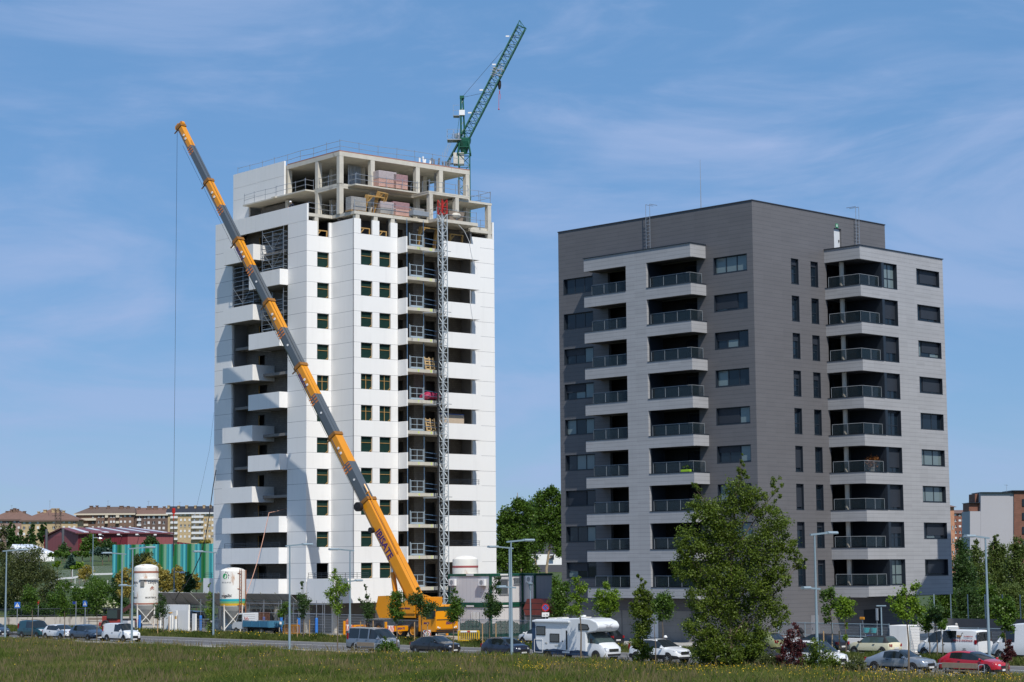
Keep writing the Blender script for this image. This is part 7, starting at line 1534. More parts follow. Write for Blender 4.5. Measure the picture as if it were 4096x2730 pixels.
for i, (b, Y, bl, n, s_, m, lab, nm) in enumerate([
 ((3840, 2520), 214, [(3850, 2200, 26, 36), (3840, 2260, 36, 40), (3865, 2300, 36, 40), (3835, 2340, 40, 40), (3870, 2380, 40, 36), (3840, 2420, 44, 34)], 5200, .2, g_dark, 'dark tree against the brick tower block at the right', 'broadleaf_tree'),
 ((3905, 2520), 226, [(3897, 2190, 14, 26), (3905, 2225, 24, 30), (3900, 2280, 32, 40), (3925, 2330, 36, 44), (3900, 2380, 42, 40), (3915, 2430, 44, 34)], 5200, .2, g_birch, 'birch below the pale blank gable wall', 'birch_tree'),
 ((3985, 2520), 230, [(3983, 2155, 10, 26), (3980, 2195, 22, 34), (4005, 2200, 18, 34), (3975, 2255, 32, 44), (4015, 2260, 30, 42), (3985, 2330, 48, 46), (4000, 2400, 52, 40)], 7000, .2, g_birch, 'tallest birch of the right hand group, its top before the pale gable', 'birch_tree'),
 ((4065, 2520), 224, [(4060, 2200, 20, 36), (4085, 2190, 24, 40), (4065, 2270, 36, 44), (4090, 2330, 36, 50), (4060, 2380, 42, 44), (4090, 2430, 40, 36)], 6000, .2, g_birch, 'birch cut by the right edge below the brick corner', 'birch_tree'),
 ((3790, 2520), 208, [(3790, 2380, 24, 30), (3780, 2420, 36, 34), (3805, 2450, 34, 30), (3775, 2470, 30, 20)], 3400, .19, g_mid, 'bright green bushy tree touching the grey block\'s right edge', 'broadleaf_tree'),
 ((3870, 2530), 205, [(3865, 2390, 34, 30), (3885, 2430, 40, 34), (3850, 2460, 40, 26)], 3400, .18, g_dark, 'dark green low tree behind the mesh fence at the right', 'broadleaf_tree'),
 ((3960, 2530), 207, [(3950, 2380, 34, 30), (3965, 2420, 40, 34), (3935, 2455, 36, 28), (3990, 2460, 36, 26)], 3600, .18, g_mid, 'mid green tree behind the right hand lamp post', 'broadleaf_tree'),
 ((3765, 2530), 222, [(3765, 2390, 30, 34), (3750, 2440, 36, 34), (3785, 2460, 34, 30), (3745, 2480, 30, 20)], 3000, .2, g_dark, 'dark tree behind the grey block\'s overhanging right corner', 'broadleaf_tree'),
 ((4050, 2530), 206, [(4040, 2380, 36, 34), (4070, 2410, 40, 36), (4045, 2455, 44, 28)], 3600, .18, g_birch, 'low birch behind the right hand white van', 'birch_tree')]):
    ptree(nm, lab, b, Y, [(x, y, rx*1.15, ry*1.1) for x, y, rx, ry in bl], int(n*2.6), s_*.78, m, 80+i, zg=.4, r0=.14, group='trees beyond the grey wall at the right', bk=bark_lt if nm == 'birch_tree' else bark, sub=34, spread=.44)
# left: willow mass, slope trees
W_ = [((110, 2470), 262, [(110, 2235, 66, 44), (60, 2280, 60, 50), (150, 2290, 62, 48), (200, 2330, 38, 50), (110, 2350, 66, 50), (50, 2370, 56, 46), (180, 2400, 46, 44), (110, 2420, 60, 40)], 9000, g_oliv, 'huge grey green willow bush filling the left above the parked cars', 'willow_bush'),
 ((20, 2470), 266, [(10, 2140, 22, 40), (0, 2200, 26, 50), (30, 2240, 30, 46), (10, 2300, 30, 50), (20, 2370, 34, 50), (10, 2430, 40, 40)], 4200, g_oliv, 'grey green willow at the very left edge', 'willow_bush'),
 ((235, 2490), 258, [(225, 2400, 32, 34), (250, 2430, 34, 34), (215, 2450, 34, 26), (275, 2450, 30, 28)], 2600, g_mid, 'green bush beside the far pedestrian crossing sign', 'green_bush'),
 ((330, 2490), 258, [(310, 2380, 34, 30), (345, 2400, 36, 36), (320, 2440, 40, 30), (375, 2440, 34, 32)], 3200, g_mid, 'green bush behind the street name sign', 'green_bush'),
 ((160, 2490), 256, [(150, 2440, 36, 26), (190, 2450, 34, 24), (110, 2450, 36, 24), (70, 2455, 36, 22)], 2600, g_dark, 'dark bush hanging over the stained retaining wall', 'green_bush'),
 ((430, 2490), 257, [(425, 2420, 26, 22), (450, 2430, 24, 24), (410, 2445, 26, 18), (440, 2452, 34, 14)], 2200, g_mid, 'elder bush with cream blossom by the telehandler', 'elder_bush'),
 ((475, 2490), 260, [(470, 2330, 22, 26), (480, 2370, 26, 28), (465, 2410, 28, 30), (500, 2430, 28, 28)], 2600, g_dark, 'dark tree at the left foot of the striped building', 'green_bush'),
 ((385, 2450), 264, [(375, 2330, 30, 20), (400, 2350, 36, 26), (360, 2365, 30, 22), (430, 2365, 28, 22)], 2400, g_mid, 'bush in the middle of the slope below the white fence', 'green_bush')]
for i, (b, Y, bl, n, m, lab, nm) in enumerate(W_):
    o_ = btree(nm, lab, b, Y, bl, int(n*2.6), .145, m, 100+i, grp='bushes above the retaining wall', cat='bush', part='foliage', sub=30, spread=.4)
    if nm == 'elder_bush':
        V, F = leaf_cloud([(bb[0], bb[1]-.4, bb[2]+.1, bb[3], bb[4], bb[5]) for bb in [(-.2, -.5, 1.9, .8, .7, .6), (.6, -.5, 1.6, .8, .7, .7), (-.6, -.5, 1.2, .8, .6, .5)]], 420, .2, 9, sub=20, spread=.12); raw_mesh('blossom', V, F, g_white, o_)
Gd = [((338, 2330), 284, [(345, 2272, 16, 12), (330, 2285, 20, 14), (355, 2290, 18, 14), (325, 2305, 16, 12), (342, 2312, 16, 12)], 900, g_gold, 'small golden leaved tree on the slope by the globe lamp'),
 ((520, 2440), 252, [(505, 2300, 26, 28), (480, 2320, 22, 24), (520, 2340, 28, 28), (495, 2370, 26, 24)], 2200, g_gold, 'golden leaved tree left of the lettered silo'),
 ((600, 2440), 256, [(600, 2255, 26, 22), (625, 2280, 30, 26), (580, 2290, 24, 24), (630, 2310, 26, 26)], 2000, g_gold, 'golden leaved tree rising just behind the lettered silo'),
 ((575, 2440), 262, [(560, 2235, 30, 22), (590, 2230, 26, 20), (545, 2260, 26, 22), (575, 2262, 30, 20)], 1700, g_oliv, 'grey green tree against the striped facade above the lettered silo'),
 ((665, 2440), 254, [(655, 2300, 26, 24), (640, 2325, 24, 24), (670, 2335, 26, 24), (655, 2355, 24, 18), (690, 2310, 22, 26)], 2600, g_gold, 'golden leaved tree right of the lettered silo'),
 ((715, 2440), 256, [(712, 2285, 20, 22), (725, 2310, 22, 22), (705, 2330, 22, 24), (735, 2330, 16, 20), (715, 2355, 22, 16)], 2400, g_gold, 'golden leaved tree behind the globe lamp before the stripes'),
 ((760, 2440), 250, [(752, 2310, 16, 20), (765, 2335, 20, 22), (748, 2355, 22, 18)], 1600, g_dark, 'dark green tree between two golden trees before the stripes'),
 ((785, 2440), 258, [(785, 2320, 14, 22), (790, 2345, 14, 18)], 900, g_gold, 'small golden tree beside the tower\'s low white parapet'),
 ((660, 2520), 236, [(665, 2410, 30, 14), (715, 2415, 34, 12)], 900, g_dark, 'low bush seen under the grey canopy')]
for i, (b, Y, bl, n, m, lab) in enumerate(Gd): btree('small_tree', lab, b, Y, bl, int(n*1.9), .15, m, 120+i, grp='golden leaved trees', sub=24, spread=.3)
Hs = [((258, 2225), 398, [(258, 2180, 10, 12), (250, 2195, 16, 14), (268, 2200, 16, 14), (258, 2212, 22, 10)], 900, g_dark, 'dark bush tree right in front of the red hall\'s grey pipe', 'slope_tree'),
 ((245, 2232), 385, [(232, 2215, 20, 12), (262, 2218, 24, 12), (205, 2222, 14, 8)], 1000, g_mid, 'low green bush along the foot of the red hall', 'slope_bush'),
 ((362, 2225), 392, [(368, 2148, 14, 14), (350, 2165, 22, 18), (380, 2170, 20, 18), (340, 2190, 18, 18), (365, 2195, 30, 18)], 2200, g_mid, 'tallest green tree before the corner of the red hall', 'slope_tree'),
 ((435, 2225), 388, [(435, 2160, 10, 14), (425, 2180, 20, 16), (448, 2190, 18, 18), (410, 2195, 22, 14)], 1600, g_dark, 'dark tree before the pale red side wall of the hall', 'slope_tree'),
 ((410, 2232), 372, [(400, 2205, 26, 14), (430, 2210, 26, 14), (380, 2212, 20, 10)], 1600, g_blue, 'blue green conifer bush beside the striped building\'s left edge', 'slope_bush'),
 ((330, 2235), 378, [(310, 2215, 22, 10), (345, 2216, 24, 10), (290, 2220, 16, 8)], 1000, g_mid, 'row of low bushes at the top of the grass slope', 'slope_bush'),
 ((285, 2275), 322, [(286, 2222, 5, 12), (284, 2238, 11, 12), (283, 2255, 17, 12), (280, 2266, 20, 8)], 1200, g_blue, 'blue green fir alone on the grass slope', 'fir_tree'),
 ((318, 2285), 312, [(318, 2262, 14, 12), (300, 2272, 14, 8)], 600, g_lime, 'pale bush right of the fir', 'slope_bush'), ((230, 2275), 320, [(230, 2255, 12, 8), (222, 2264, 12, 6)], 400, g_lime, 'pale bush left of the fir', 'slope_bush'),
 ((603, 2190), 352, [(603, 2160, 22, 14), (590, 2172, 20, 10), (618, 2172, 18, 10)], 1000, g_dark, 'dark tree top above the striped building before the red hall', 'slope_tree'), ((820, 2190), 352, [(822, 2168, 26, 7), (800, 2170, 12, 6)], 500, g_gold, 'golden tree top above the striped building\'s right end', 'slope_tree')]
for i, (b, Y, bl, n, m, lab, nm) in enumerate(Hs): btree(nm, lab, b, Y, bl, n, .28, m, 140+i, sub=20, spread=.36, grp='trees before the red hall', part='crown')
for i, (x, yt, yb, lab) in enumerate([(40, 2085, 2190, 'dark poplar before the pink walled block, leftmost of the five'), (55, 2100, 2195, 'dark poplar with a broad foot, second of the five from the left'), (86, 2115, 2200, 'dark poplar in the middle of the five'), (130, 2092, 2185, 'dark poplar whose top reaches the yellow windows'), (180, 2090, 2150, 'dark poplar nearest the red hall'), (108, 2140, 2205, 'short dark poplar close to the white shed'), (168, 2098, 2150, 'slim dark poplar beside the one nearest the hall')]):
    btree('dark_poplar', lab, (x, yb), 560, [(x, yt+14, 7, 14), (x-3, yt+34, 11, 20), (x+4, yt+60, 13, 22), (x, (yt+50+yb)/2, 14, 24), (x, yb-8, 15, 16)], 1100, .5, g_dark, 160+i, grp='dark poplars before the yellow blocks', sub=20, spread=.36)
# ================================================================== distant buildings
def loc_(x, y, Y): return atY(x, y, Y)
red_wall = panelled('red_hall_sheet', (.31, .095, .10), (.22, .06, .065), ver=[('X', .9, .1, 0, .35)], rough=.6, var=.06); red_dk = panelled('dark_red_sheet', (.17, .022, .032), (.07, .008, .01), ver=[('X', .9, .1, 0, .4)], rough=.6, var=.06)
YH = 450.
hz0 = hillz(-100, YH)-1.5
def hp(x, y, Y=YH): p = atY(x, y, Y); return (p[0], Y, p[2])
hall = thing('red_hall', 'long red metal clad sports hall with pale roof strips on the hill', 'hall', (0, 0, 0))
cA, cB, cC = hp(131, 2147), hp(225, 2116), hp(313, 2137); zb = hz0
rr = Vector((.55, .84, 0))
m = MB()
def gable(q, dx=0): return q
g0 = [(cA[0], YH+12, zb), (cA[0], YH+12, cA[2]), (cB[0], YH+6, cB[2]), (cC[0], YH, cC[2]), (cC[0], YH, zb)]
m.add(g0, [(4, 3, 2, 1, 0)]); m.build('gable_wall', red_wall, hall)
eR = hp(694, 2138, YH-6); rdg = hp(600, 2116, YH+22)
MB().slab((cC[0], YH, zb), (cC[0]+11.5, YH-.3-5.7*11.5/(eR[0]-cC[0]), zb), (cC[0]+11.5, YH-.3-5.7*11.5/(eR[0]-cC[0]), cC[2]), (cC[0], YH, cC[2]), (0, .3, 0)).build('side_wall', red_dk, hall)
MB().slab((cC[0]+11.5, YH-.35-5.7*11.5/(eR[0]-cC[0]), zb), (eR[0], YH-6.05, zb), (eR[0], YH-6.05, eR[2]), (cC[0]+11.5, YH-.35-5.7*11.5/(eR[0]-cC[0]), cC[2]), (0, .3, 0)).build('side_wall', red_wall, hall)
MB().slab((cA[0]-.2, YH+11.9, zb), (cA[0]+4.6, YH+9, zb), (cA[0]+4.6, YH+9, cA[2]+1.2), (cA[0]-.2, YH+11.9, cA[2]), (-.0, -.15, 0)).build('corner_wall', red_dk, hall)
rt = np.array(hp(548, 2114.5, YH+30)); m = MB(); m.slab((cC[0]-.4, YH-.6, cC[2]+.05), (eR[0]+.3, YH-6.6, eR[2]+.05), (rt[0], rt[1], rt[2]), (cB[0]-.3, YH+6, cB[2]+.1), (0, 0, .25)); m.slab((cB[0]-.3, YH+6, cB[2]+.1), (cB[0]+1, YH+30, cB[2]+.1), (cA[0]-.3, YH+34, cA[2]+.05), (cA[0]-.5, YH+11.8, cA[2]+.05), (0, 0, .25)); ro = m.build('roof', panelled('red_roof', (.17, .05, .055), (.11, .03, .035), ver=[('X', 1.1, .15, 0, .5)], rough=.5, var=.1), hall)
for f_ in (.12, .33, .54, .75, .93):
    a = np.array([cC[0]-.4, YH-.6, cC[2]+.05])*(1-f_)+np.array([eR[0]+.3, YH-6.6, eR[2]+.05])*f_; f2 = f_*.93+.0; b = np.array([cB[0]-.3, YH+6, cB[2]+.1])*(1-f2)+rt*f2; a2 = a+(b-a)*.06; b2 = a+(b-a)*.9
    d_ = np.array([.55, 0, 0]); MB().slab(a2-d_, a2+d_, b2+d_, b2-d_, (0, 0, .34)).build('roof_light', mat('roof_strip', (.55, .58, .62), .4), ro)
for x, y0_, y1_ in ((186, 2117, 2225), (252, 2114, 2180)): p, q = hp(x, y0_, YH-2), hp(x, y1_, YH-2); MB().tube(p, q, .28, 8).build('flue_pipe', mat('flue_grey', (.12, .12, .13), .5, metal=.3), hall)
for x, y in ((400, 2138), (474, 2138), (548, 2138), (621, 2139)): p = hp(x, y, YH-7); MB().bbox(p[0]-.3, p[0]+.3, p[1]-.2, p[1]+.2, p[2]-.2, p[2]+.1, .04).tube((p[0], p[1]+.3, p[2]), (p[0], p[1]+4, p[2]-.3), .06, 4).build('floodlight', white_paint, hall)
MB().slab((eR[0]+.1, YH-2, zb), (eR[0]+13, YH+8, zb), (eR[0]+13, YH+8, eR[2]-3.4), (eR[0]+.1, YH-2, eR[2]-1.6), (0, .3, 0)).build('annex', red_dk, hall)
# striped building
sbm = bpy.data.materials.new('striped_cladding'); sbm.use_nodes = True; nt = sbm.node_tree; b = nt.nodes['Principled BSDF']; b.inputs['Roughness'].default_value = .5
t = N(nt, 'ShaderNodeTexCoord'); s_ = N(nt, 'ShaderNodeSeparateXYZ'); L(t.outputs['Object'], s_.inputs[0]); L = nt.links.new; L(t.outputs['Object'], s_.inputs[0])
mo = N(nt, 'ShaderNodeMath', operation='FRACT'); dv = N(nt, 'ShaderNodeMath', operation='DIVIDE'); dv.inputs[1].default_value = 2.42; L(s_.outputs[0], dv.inputs[0]); L(dv.outputs[0], mo.inputs[0])
cr = N(nt, 'ShaderNodeValToRGB'); cr.color_ramp.interpolation = 'CONSTANT'; el = cr.color_ramp.elements
cols_ = [(0, (.03, .26, .30)), (.10, (.12, .52, .55)), (.24, (.02, .20, .27)), (.36, (.04, .17, .05)), (.46, (.012, .13, .03)), (.56, (.0, .18, .04)), (.64, (.10, .26, .15)), (.72, (.22, .42, .27)), (.90, (.06, .36, .38))]
for i, (p_, c_) in enumerate(cols_):
    e = el[i] if i < 2 else el.new(p_); e.position = p_; e.color = (*c_, 1)
L(mo.outputs[0], cr.inputs[0]); f1 = _lines(nt, t.outputs['Object'], 'X', .21, .035); jx = N(nt, 'ShaderNodeMix', data_type='RGBA'); jx.inputs['B'].default_value = (.01, .05, .05, 1); fm = N(nt, 'ShaderNodeMath', operation='MULTIPLY'); fm.inputs[1].default_value = .55; L(f1, fm.inputs[0]); L(fm.outputs[0], jx.inputs['Factor']); L(cr.outputs[0], jx.inputs['A']); L(jx.outputs['Result'], b.inputs['Base Color'])
YS = 318.; p0 = atY(451, 2181, YS); p1 = atY(880, 2174, YS-6); zb = atY(451, 2302, YS)[2]-2.2
sbld = thing('striped_building', 'low building clad in vertical green and turquoise stripes left of the tower', 'building', (p0[0], YS, zb), -math.atan2(6, p1[0]-p0[0])); wS = math.hypot(p1[0]-p0[0], 6); hS = p0[2]-zb
m = MB(); n = int(wS/.21)
for i in range(n): d_ = .06*((i*7) % 3)/2; m.box(i*.21+.012, i*.21+.205, -.1-d_, 0, 0, hS+.03*((i*5) % 3))
m.build('facade', sbm, sbld); MB().box(0, wS, .001, 14, 0, hS-.3).build('hall', mat('striped_body', (.06, .2, .2), .7), sbld)
# white shed, white house in the gap
sh = thing('white_shed', 'white roofed shed beside the red hall at the left', 'shed', (0, 0, 0)); P = lambda x, y, Y: tuple(atY(x, y, Y)); a, b2, c = P(24, 2215, 400), P(48, 2182, 400), P(78, 2212, 400)
d1, d2 = np.array(P(135, 2215, 402)), np.array(P(131, 2182, 420))
MB().add([a, c, b2, (a[0], a[1], a[2]-6), (c[0], c[1], c[2]-6)], [(0, 2, 1), (0, 1, 4, 3)]).build('gable', mat('shed_grey', (.4, .4, .41), .7), sh); MB().slab(b2, d2, d1+np.array([4, 0, 0]), c, (0, .2, .2)).build('roof', mat('shed_roof', (.62, .66, .72), .5, var=.03), sh); MB().slab((c[0], 400.3, c[2]-6), (d1[0]+4, 402, c[2]-6), (d1[0]+4, 402, c[2]), (c[0], 400.3, c[2]), (0, .2, 0)).build('wall', white_plain, sh)
wh = thing('white_house', 'white and slate grey building glimpsed between the tall poplars', 'building', (0, 0, 0))
def wq(x0, x1, y0, y1, Y, m_, nm, t_=(0, .4, 0)): a, b_, c, d_ = P(x0, y1, Y), P(x1, y1, Y), P(x1, y0, Y), P(x0, y0, Y); MB().slab(a, b_, c, d_, t_).build(nm, m_, wh)
wq(2040, 2300, 2095, 2160, 345, white_plain, 'wall'); wq(2030, 2300, 2160, 2218, 344, mat('slate_roof', (.07, .07, .085), .7), 'roof'); wq(2000, 2300, 2218, 2260, 343, white_plain, 'wall'); wq(1995, 2300, 2261, 2330, 342, MATS['slate_roof'], 'roof')
for x in (2136, 2200): wq(x, x+16, 2222, 2240, 342.5, anthracite, 'window', (0, .1, 0))
# apartment blocks of the town
tan = bricky('tan_brick', (.46, .34, .19), (.50, .38, .22), (.40, .32, .2), bw=.5, bh=.2); brown = bricky('brown_brick', (.17, .105, .075), (.21, .125, .09), (.13, .09, .07), bw=.5, bh=.2); brown2 = bricky('dark_brown_brick', (.13, .09, .075), (.16, .105, .085), (.10, .08, .07), bw=.5, bh=.2); redb = bricky('red_brick', (.20, .075, .05), (.26, .10, .065), (.16, .09, .07), bw=.5, bh=.2); salmon = bricky('salmon_brick', (.46, .22, .13), (.5, .25, .15), (.4, .22, .15), bw=.5, bh=.2)
tile_b = mat('brown_roof_tiles', (.115, .082, .068), .9, var=.3, vs=.6, bump=.5, bs=3); tile_r = mat('reddish_roof_tiles', (.16, .095, .075), .9, var=.25, vs=.5, bump=.5, bs=3); slate_t = mat('slate_tiles', (.022, .025, .036), .7, var=.2, vs=1); cream_w = mat('cream_render', (.62, .55, .43), .8, var=.08, vs=.5); wwin = mat('white_window', (.68, .68, .68), .5, var=.1); chim = mat('chimney_tan', (.45, .32, .18), .85, var=.15)
def block(label, x0, x1, ye, yb, Y, dep, wall, roof=None, yr=None, xr=None, rows=(), cols=(), wsz=(7, 8), pale=.5, seed=1, trim=None, balc=(), chs=(), roofm=tile_b, name='town_block'):
    """block facing the viewer: eaves at row ye, foot at row yb, ridge row yr between columns xr; windows at rows x cols of the photograph"""
    A, B_ = atY(x0, ye, Y), atY(x1, ye, Y); zf = atY(x0, yb, Y)[2]-6; t = thing(name, label, 'building', (A[0], Y, zf)); W_ = B_[0]-A[0]; ze = A[2]-zf; k = Y/FPX; rn = random.Random(seed)
    fx = lambda x: (x-x0)*k; fz = lambda y: ze-(y-ye)*k
    MB().box(0, W_, 0, dep, 0, ze).build('wall', wall, t)
    if yr:
        zr = fz(yr); r0, r1 = fx(xr[0]), fx(xr[1]); e = .9; ro = MB().add([(-e, -e, ze+.05), (W_+e, -e, ze+.05), (W_+e, dep+e, ze+.05), (-e, dep+e, ze+.05), (r0, dep/2, zr), (r1, dep/2, zr)], [(0, 1, 5, 4), (1, 2, 5), (2, 3, 4, 5), (3, 0, 4)]).build('roof', roofm, t)
        for cx_, cy_, w2, h2 in [(a_, b_+2, c_*.62, d_) for a_, b_, c_, d_ in chs]: MB().box(fx(cx_)-w2, fx(cx_)+w2, dep*.3, dep*.3+1.4, ze+.3, fz(cy_)).box(fx(cx_)-w2-.2, fx(cx_)+w2+.2, dep*.3-.2, dep*.3+1.6, fz(cy_)+.002, fz(cy_)+.3).build('chimney', chim if wall in (tan,) or roofm is slate_t else brown, ro)
    if trim: MB().box(-.9, W_+.9, -1.0, -.02, ze-.75, ze+.04).build('eaves', trim, t)
    base_ = None; wd, hd_ = wsz[0]*k, wsz[1]*k
    for y in rows:
        for x in cols:
            r_ = rn.random()
            o_ = MB().box(-wd/2, wd/2, -.12, .1, -hd_/2, hd_/2).build('window', wwin if r_ < pale else glass_win, t); o_.location = (fx(x), 0, fz(y))
            if r_ >= pale: MB().box(-wd/2, wd/2, -.16, -.125, -hd_/2-.2, -hd_/2).box(-.08, .08, -.16, -.125, -hd_/2, hd_/2).build('sill', wwin, o_)
    for (xa, xb, y, c) in balc: MB().box(fx(xa), fx(xb), -1.4, -.02, fz(y+4.5), fz(y-4.5)).build('balcony', c, t)
    return t
block('tan apartment block with a brown hipped roof at the left edge, pink upper wall', -40, 130, 2079, 2200, 1050, 14, mat('pink_wall', (.30, .20, .17), .85, var=.1), yr=2037, xr=(38, 52), rows=(2088, 2112, 2136, 2160), cols=(5, 28, 58, 75, 100), wsz=(8, 9), seed=3, trim=mat('roof_edge', (.14, .09, .075), .9), chs=((18, 2045, .9, 1), (36, 2038, .8, 1), (48, 2034, 1, 1), (88, 2046, 1.0, 1), (62, 2037, .5, 1)), roofm=tile_r)
block('tan apartment block with a broad hipped roof and many tan chimneys', 86, 310, 2082, 2200, 1040, 15, tan, yr=2036, xr=(192, 206), rows=(2091, 2112, 2137), cols=(97, 120, 152, 215, 255, 277, 297), wsz=(9, 10), seed=4, trim=mat('roof_edge_tan', (.15, .10, .08), .9), chs=((145, 2047, .9, 1), (170, 2040, 1.2, 1), (204, 2035, 1.4, 1), (222, 2035, .9, 1), (245, 2044, .9, 1)), roofm=tile_r)
block('brown brick apartment block with cream bands and cream balconies', 304, 535, 2056, 2170, 1060, 14, brown, yr=2028, xr=(352, 526), rows=(2067, 2089, 2111), cols=(372, 395, 411, 444, 456, 484, 500, 520), wsz=(8, 8), pale=.6, seed=5, trim=cream_w, balc=((304, 386, 2079, cream_w), (308, 354, 2101, cream_w), (422, 433, 2068, cream_w), (422, 433, 2091, cream_w), (465, 478, 2068, cream_w), (465, 478, 2091, cream_w)), chs=((357, 2024, 1.3, 1), (380, 2023, .9, 1), (426, 2024, 1.1, 1), (478, 2025, 1.6, 1), (505, 2026, .8, 1)))
block('darker brown brick block adjoining the cream banded one', 536, 680, 2058, 2170, 1064, 14, brown2, yr=2031, xr=(534, 655), rows=(2070, 2092, 2114), cols=(558, 580, 595, 615, 638, 655), wsz=(9, 10), pale=.7, seed=6, trim=cream_w, balc=((550, 566, 2080, wwin), (550, 566, 2101, wwin)), chs=((550, 2027, .8, 1), (590, 2025, 1.8, 1), (615, 2025, 1.8, 1), (650, 2027, .9, 1)), roofm=tile_r)
block('yellow brick block with white balconies and a black slate roof behind the cable', 672, 900, 2052, 2190, 1030, 14, tan, yr=2025, xr=(660, 905), rows=(2060, 2081, 2103, 2125, 2147), cols=(724, 740, 758, 778, 800, 822, 838, 850), wsz=(7, 9), pale=.55, seed=7, trim=wwin, balc=[(684, 712, y, wwin) for y in (2070, 2091, 2112, 2134, 2156)]+[(768, 815, y, wwin) for y in (2069, 2090, 2111, 2133, 2154)], chs=((668, 2022, .8, 1), (708, 2023, .8, 1), (740, 2022, .9, 1), (775, 2023, .8, 1), (810, 2022, .9, 1), (836, 2022, .7, 1)), roofm=slate_t)
block('red brick tower block with small balconies beyond the grey block', 3800, 3884, 2055, 2220, 930, 16, redb, yr=2040, xr=(3808, 3880), rows=(2060, 2083, 2106, 2129, 2152), cols=(3820, 3838, 3850), wsz=(9, 8), pale=.3, seed=8, balc=[(3858, 3882, y+3, cream_w) for y in (2060, 2083, 2106, 2129, 2152)], roofm=tile_r)
block('narrow salmon brick strip of a block touching the grey block\'s right edge', 3780, 3816, 2030, 2340, 700, 10, salmon, yr=2020, xr=(3790, 3812), rows=(2110, 2160, 2210, 2255, 2300), cols=(3808,), wsz=(5, 12), pale=0, seed=9, roofm=tile_r)
gw = thing('gable_building', 'tall pale blank gable wall with red brown brick to its left and right', 'building', (0, 0, 0))
def gq(x0, x1, y0, y1, Y, m_, nm, t_=(0, 8, 0)): a, b_, c, d_ = P(x0, y1, Y), P(x1, y1, Y), P(x1, y0, Y), P(x0, y0, Y); return MB().slab(a, b_, c, d_, t_).build(nm, m_, gw)
pale_g = mat('pale_grey_render', (.40, .39, .415), .85, var=.05, vs=.15); rb2 = bricky('red_brown_brick', (.17, .07, .045), (.22, .09, .06), (.13, .08, .06), bw=.4, bh=.13)
gq(3923, 4055, 1972, 2420, 440, pale_g, 'gable_wall'); gq(3880, 3922.7, 2046, 2420, 440.05, pale_g, 'gable_wall'); gq(4056, 4180, 1966, 2420, 439.7, rb2, 'brick_wall'); gq(3876, 3922, 2012, 2045.5, 441.2, rb2, 'brick_wall', (0, 6, 0)); gq(3900, 3922, 1976, 2011, 442, rb2, 'brick_wall', (0, 6, 0)); gq(3876, 3922, 2011, 2013, 440.6, anthracite, 'roof_edge', (0, 7, 0)); gq(3922, 4056, 1969, 1971.5, 439.5, anthracite, 'roof_edge', (0, 8.8, 0)); gq(4048, 4185, 1962, 1965.6, 439.2, anthracite, 'roof_edge', (0, 9, 0))
for y in (2011, 2066, 2122, 2178): o_ = gq(4089, 4110, y-14, y+14, 439.5, glass_win, 'window', (0, .15, 0))
pa = atY(4027, 1970, 443); MB().tube(pa, (pa[0], pa[1], pa[2]+1.7), .04, 4).tube((pa[0]-.5, pa[1], pa[2]+1.6), (pa[0]+.3, pa[1], pa[2]+1.5), .03, 3).build('aerial', steel, gw)
# pylon
py_ = thing('lattice_pylon', 'rusty lattice electricity pylon before the tan apartment blocks', 'pylon', (0, 0, 0)); a, b_ = Vector(atY(232, 2125, 620)), Vector(atY(232, 2040, 620)); m = MB()
lattice(m, a, b_, 1.5, 1.5, 1.3, .09, .05, up=(0, 1, 0))
for y, w2 in ((2064, 24), (2095, 26), (2042, 18)): q = atY(232, y, 620); k = 620/FPX; m.tube((q[0]-w2*k, q[1], q[2]), (q[0]+w2*k, q[1], q[2]), .11, 4)
m.build('lattice', mat('pylon_rust', (.09, .065, .055), .8, var=.2), py_)
for x, y, h2, lab in ((47, 2037, 15, 'aerial on the leftmost hipped roof'), (199, 2034, 32, 'tall aerial with a white dish on the tan hipped roof'), (432, 2027, 24, 'aerial on the brown roof of the cream banded block'), (593, 2030, 26, 'aerial on the roof of the darker brown block'), (719, 2024, 14, 'aerial on the black slate roof')):
    t = thing('roof_aerial', lab, 'aerial', atY(x, y, 1040), 0, 'roof aerials'); k = 1040/FPX; MB().tube((0, 0, 0), (0, 0, h2*k), .09, 4).tube((-.6, 0, h2*k*.9), (.6, 0, h2*k*.9), .05, 3).build('mast', steel_grey, t)
# ================================================================== grass
def proj(P): 
    q = P-CO; z = q@CF; return 2048+FPX*(q@CA)/z, 1365-FPX*(q@CB)/z
def scatter(n, u0, u1, v0, v1, rg, x=(-80, 4180), y=(2380, 2790), z=.1):
    out = []
    while sum(len(o) for o in out) < n:
        u, v = rg.uniform(u0, u1, 4*n), rg.uniform(v0, v1, 4*n); P = u[:, None]*RD.u+v[:, None]*RD.v+np.array([0, 0, z]); px, py = proj(P); k = (px > x[0]) & (px < x[1]) & (py > y[0]) & (py < y[1]); out.append(np.c_[P, u, v][k])
    return np.concatenate(out)[:n]
def vnoise(x, y, s, seed):
    r = np.random.default_rng(seed).uniform(0, 1, (64, 64)); fx, fy = x/s, y/s; ix, iy = np.floor(fx).astype(int), np.floor(fy).astype(int); tx, ty = fx-ix, fy-iy; tx, ty = tx*tx*(3-2*tx), ty*ty*(3-2*ty); g_ = lambda a, b_: r[a % 64, b_ % 64]
    return (g_(ix, iy)*(1-tx)+g_(ix+1, iy)*tx)*(1-ty)+(g_(ix, iy+1)*(1-tx)+g_(ix+1, iy+1)*tx)*ty
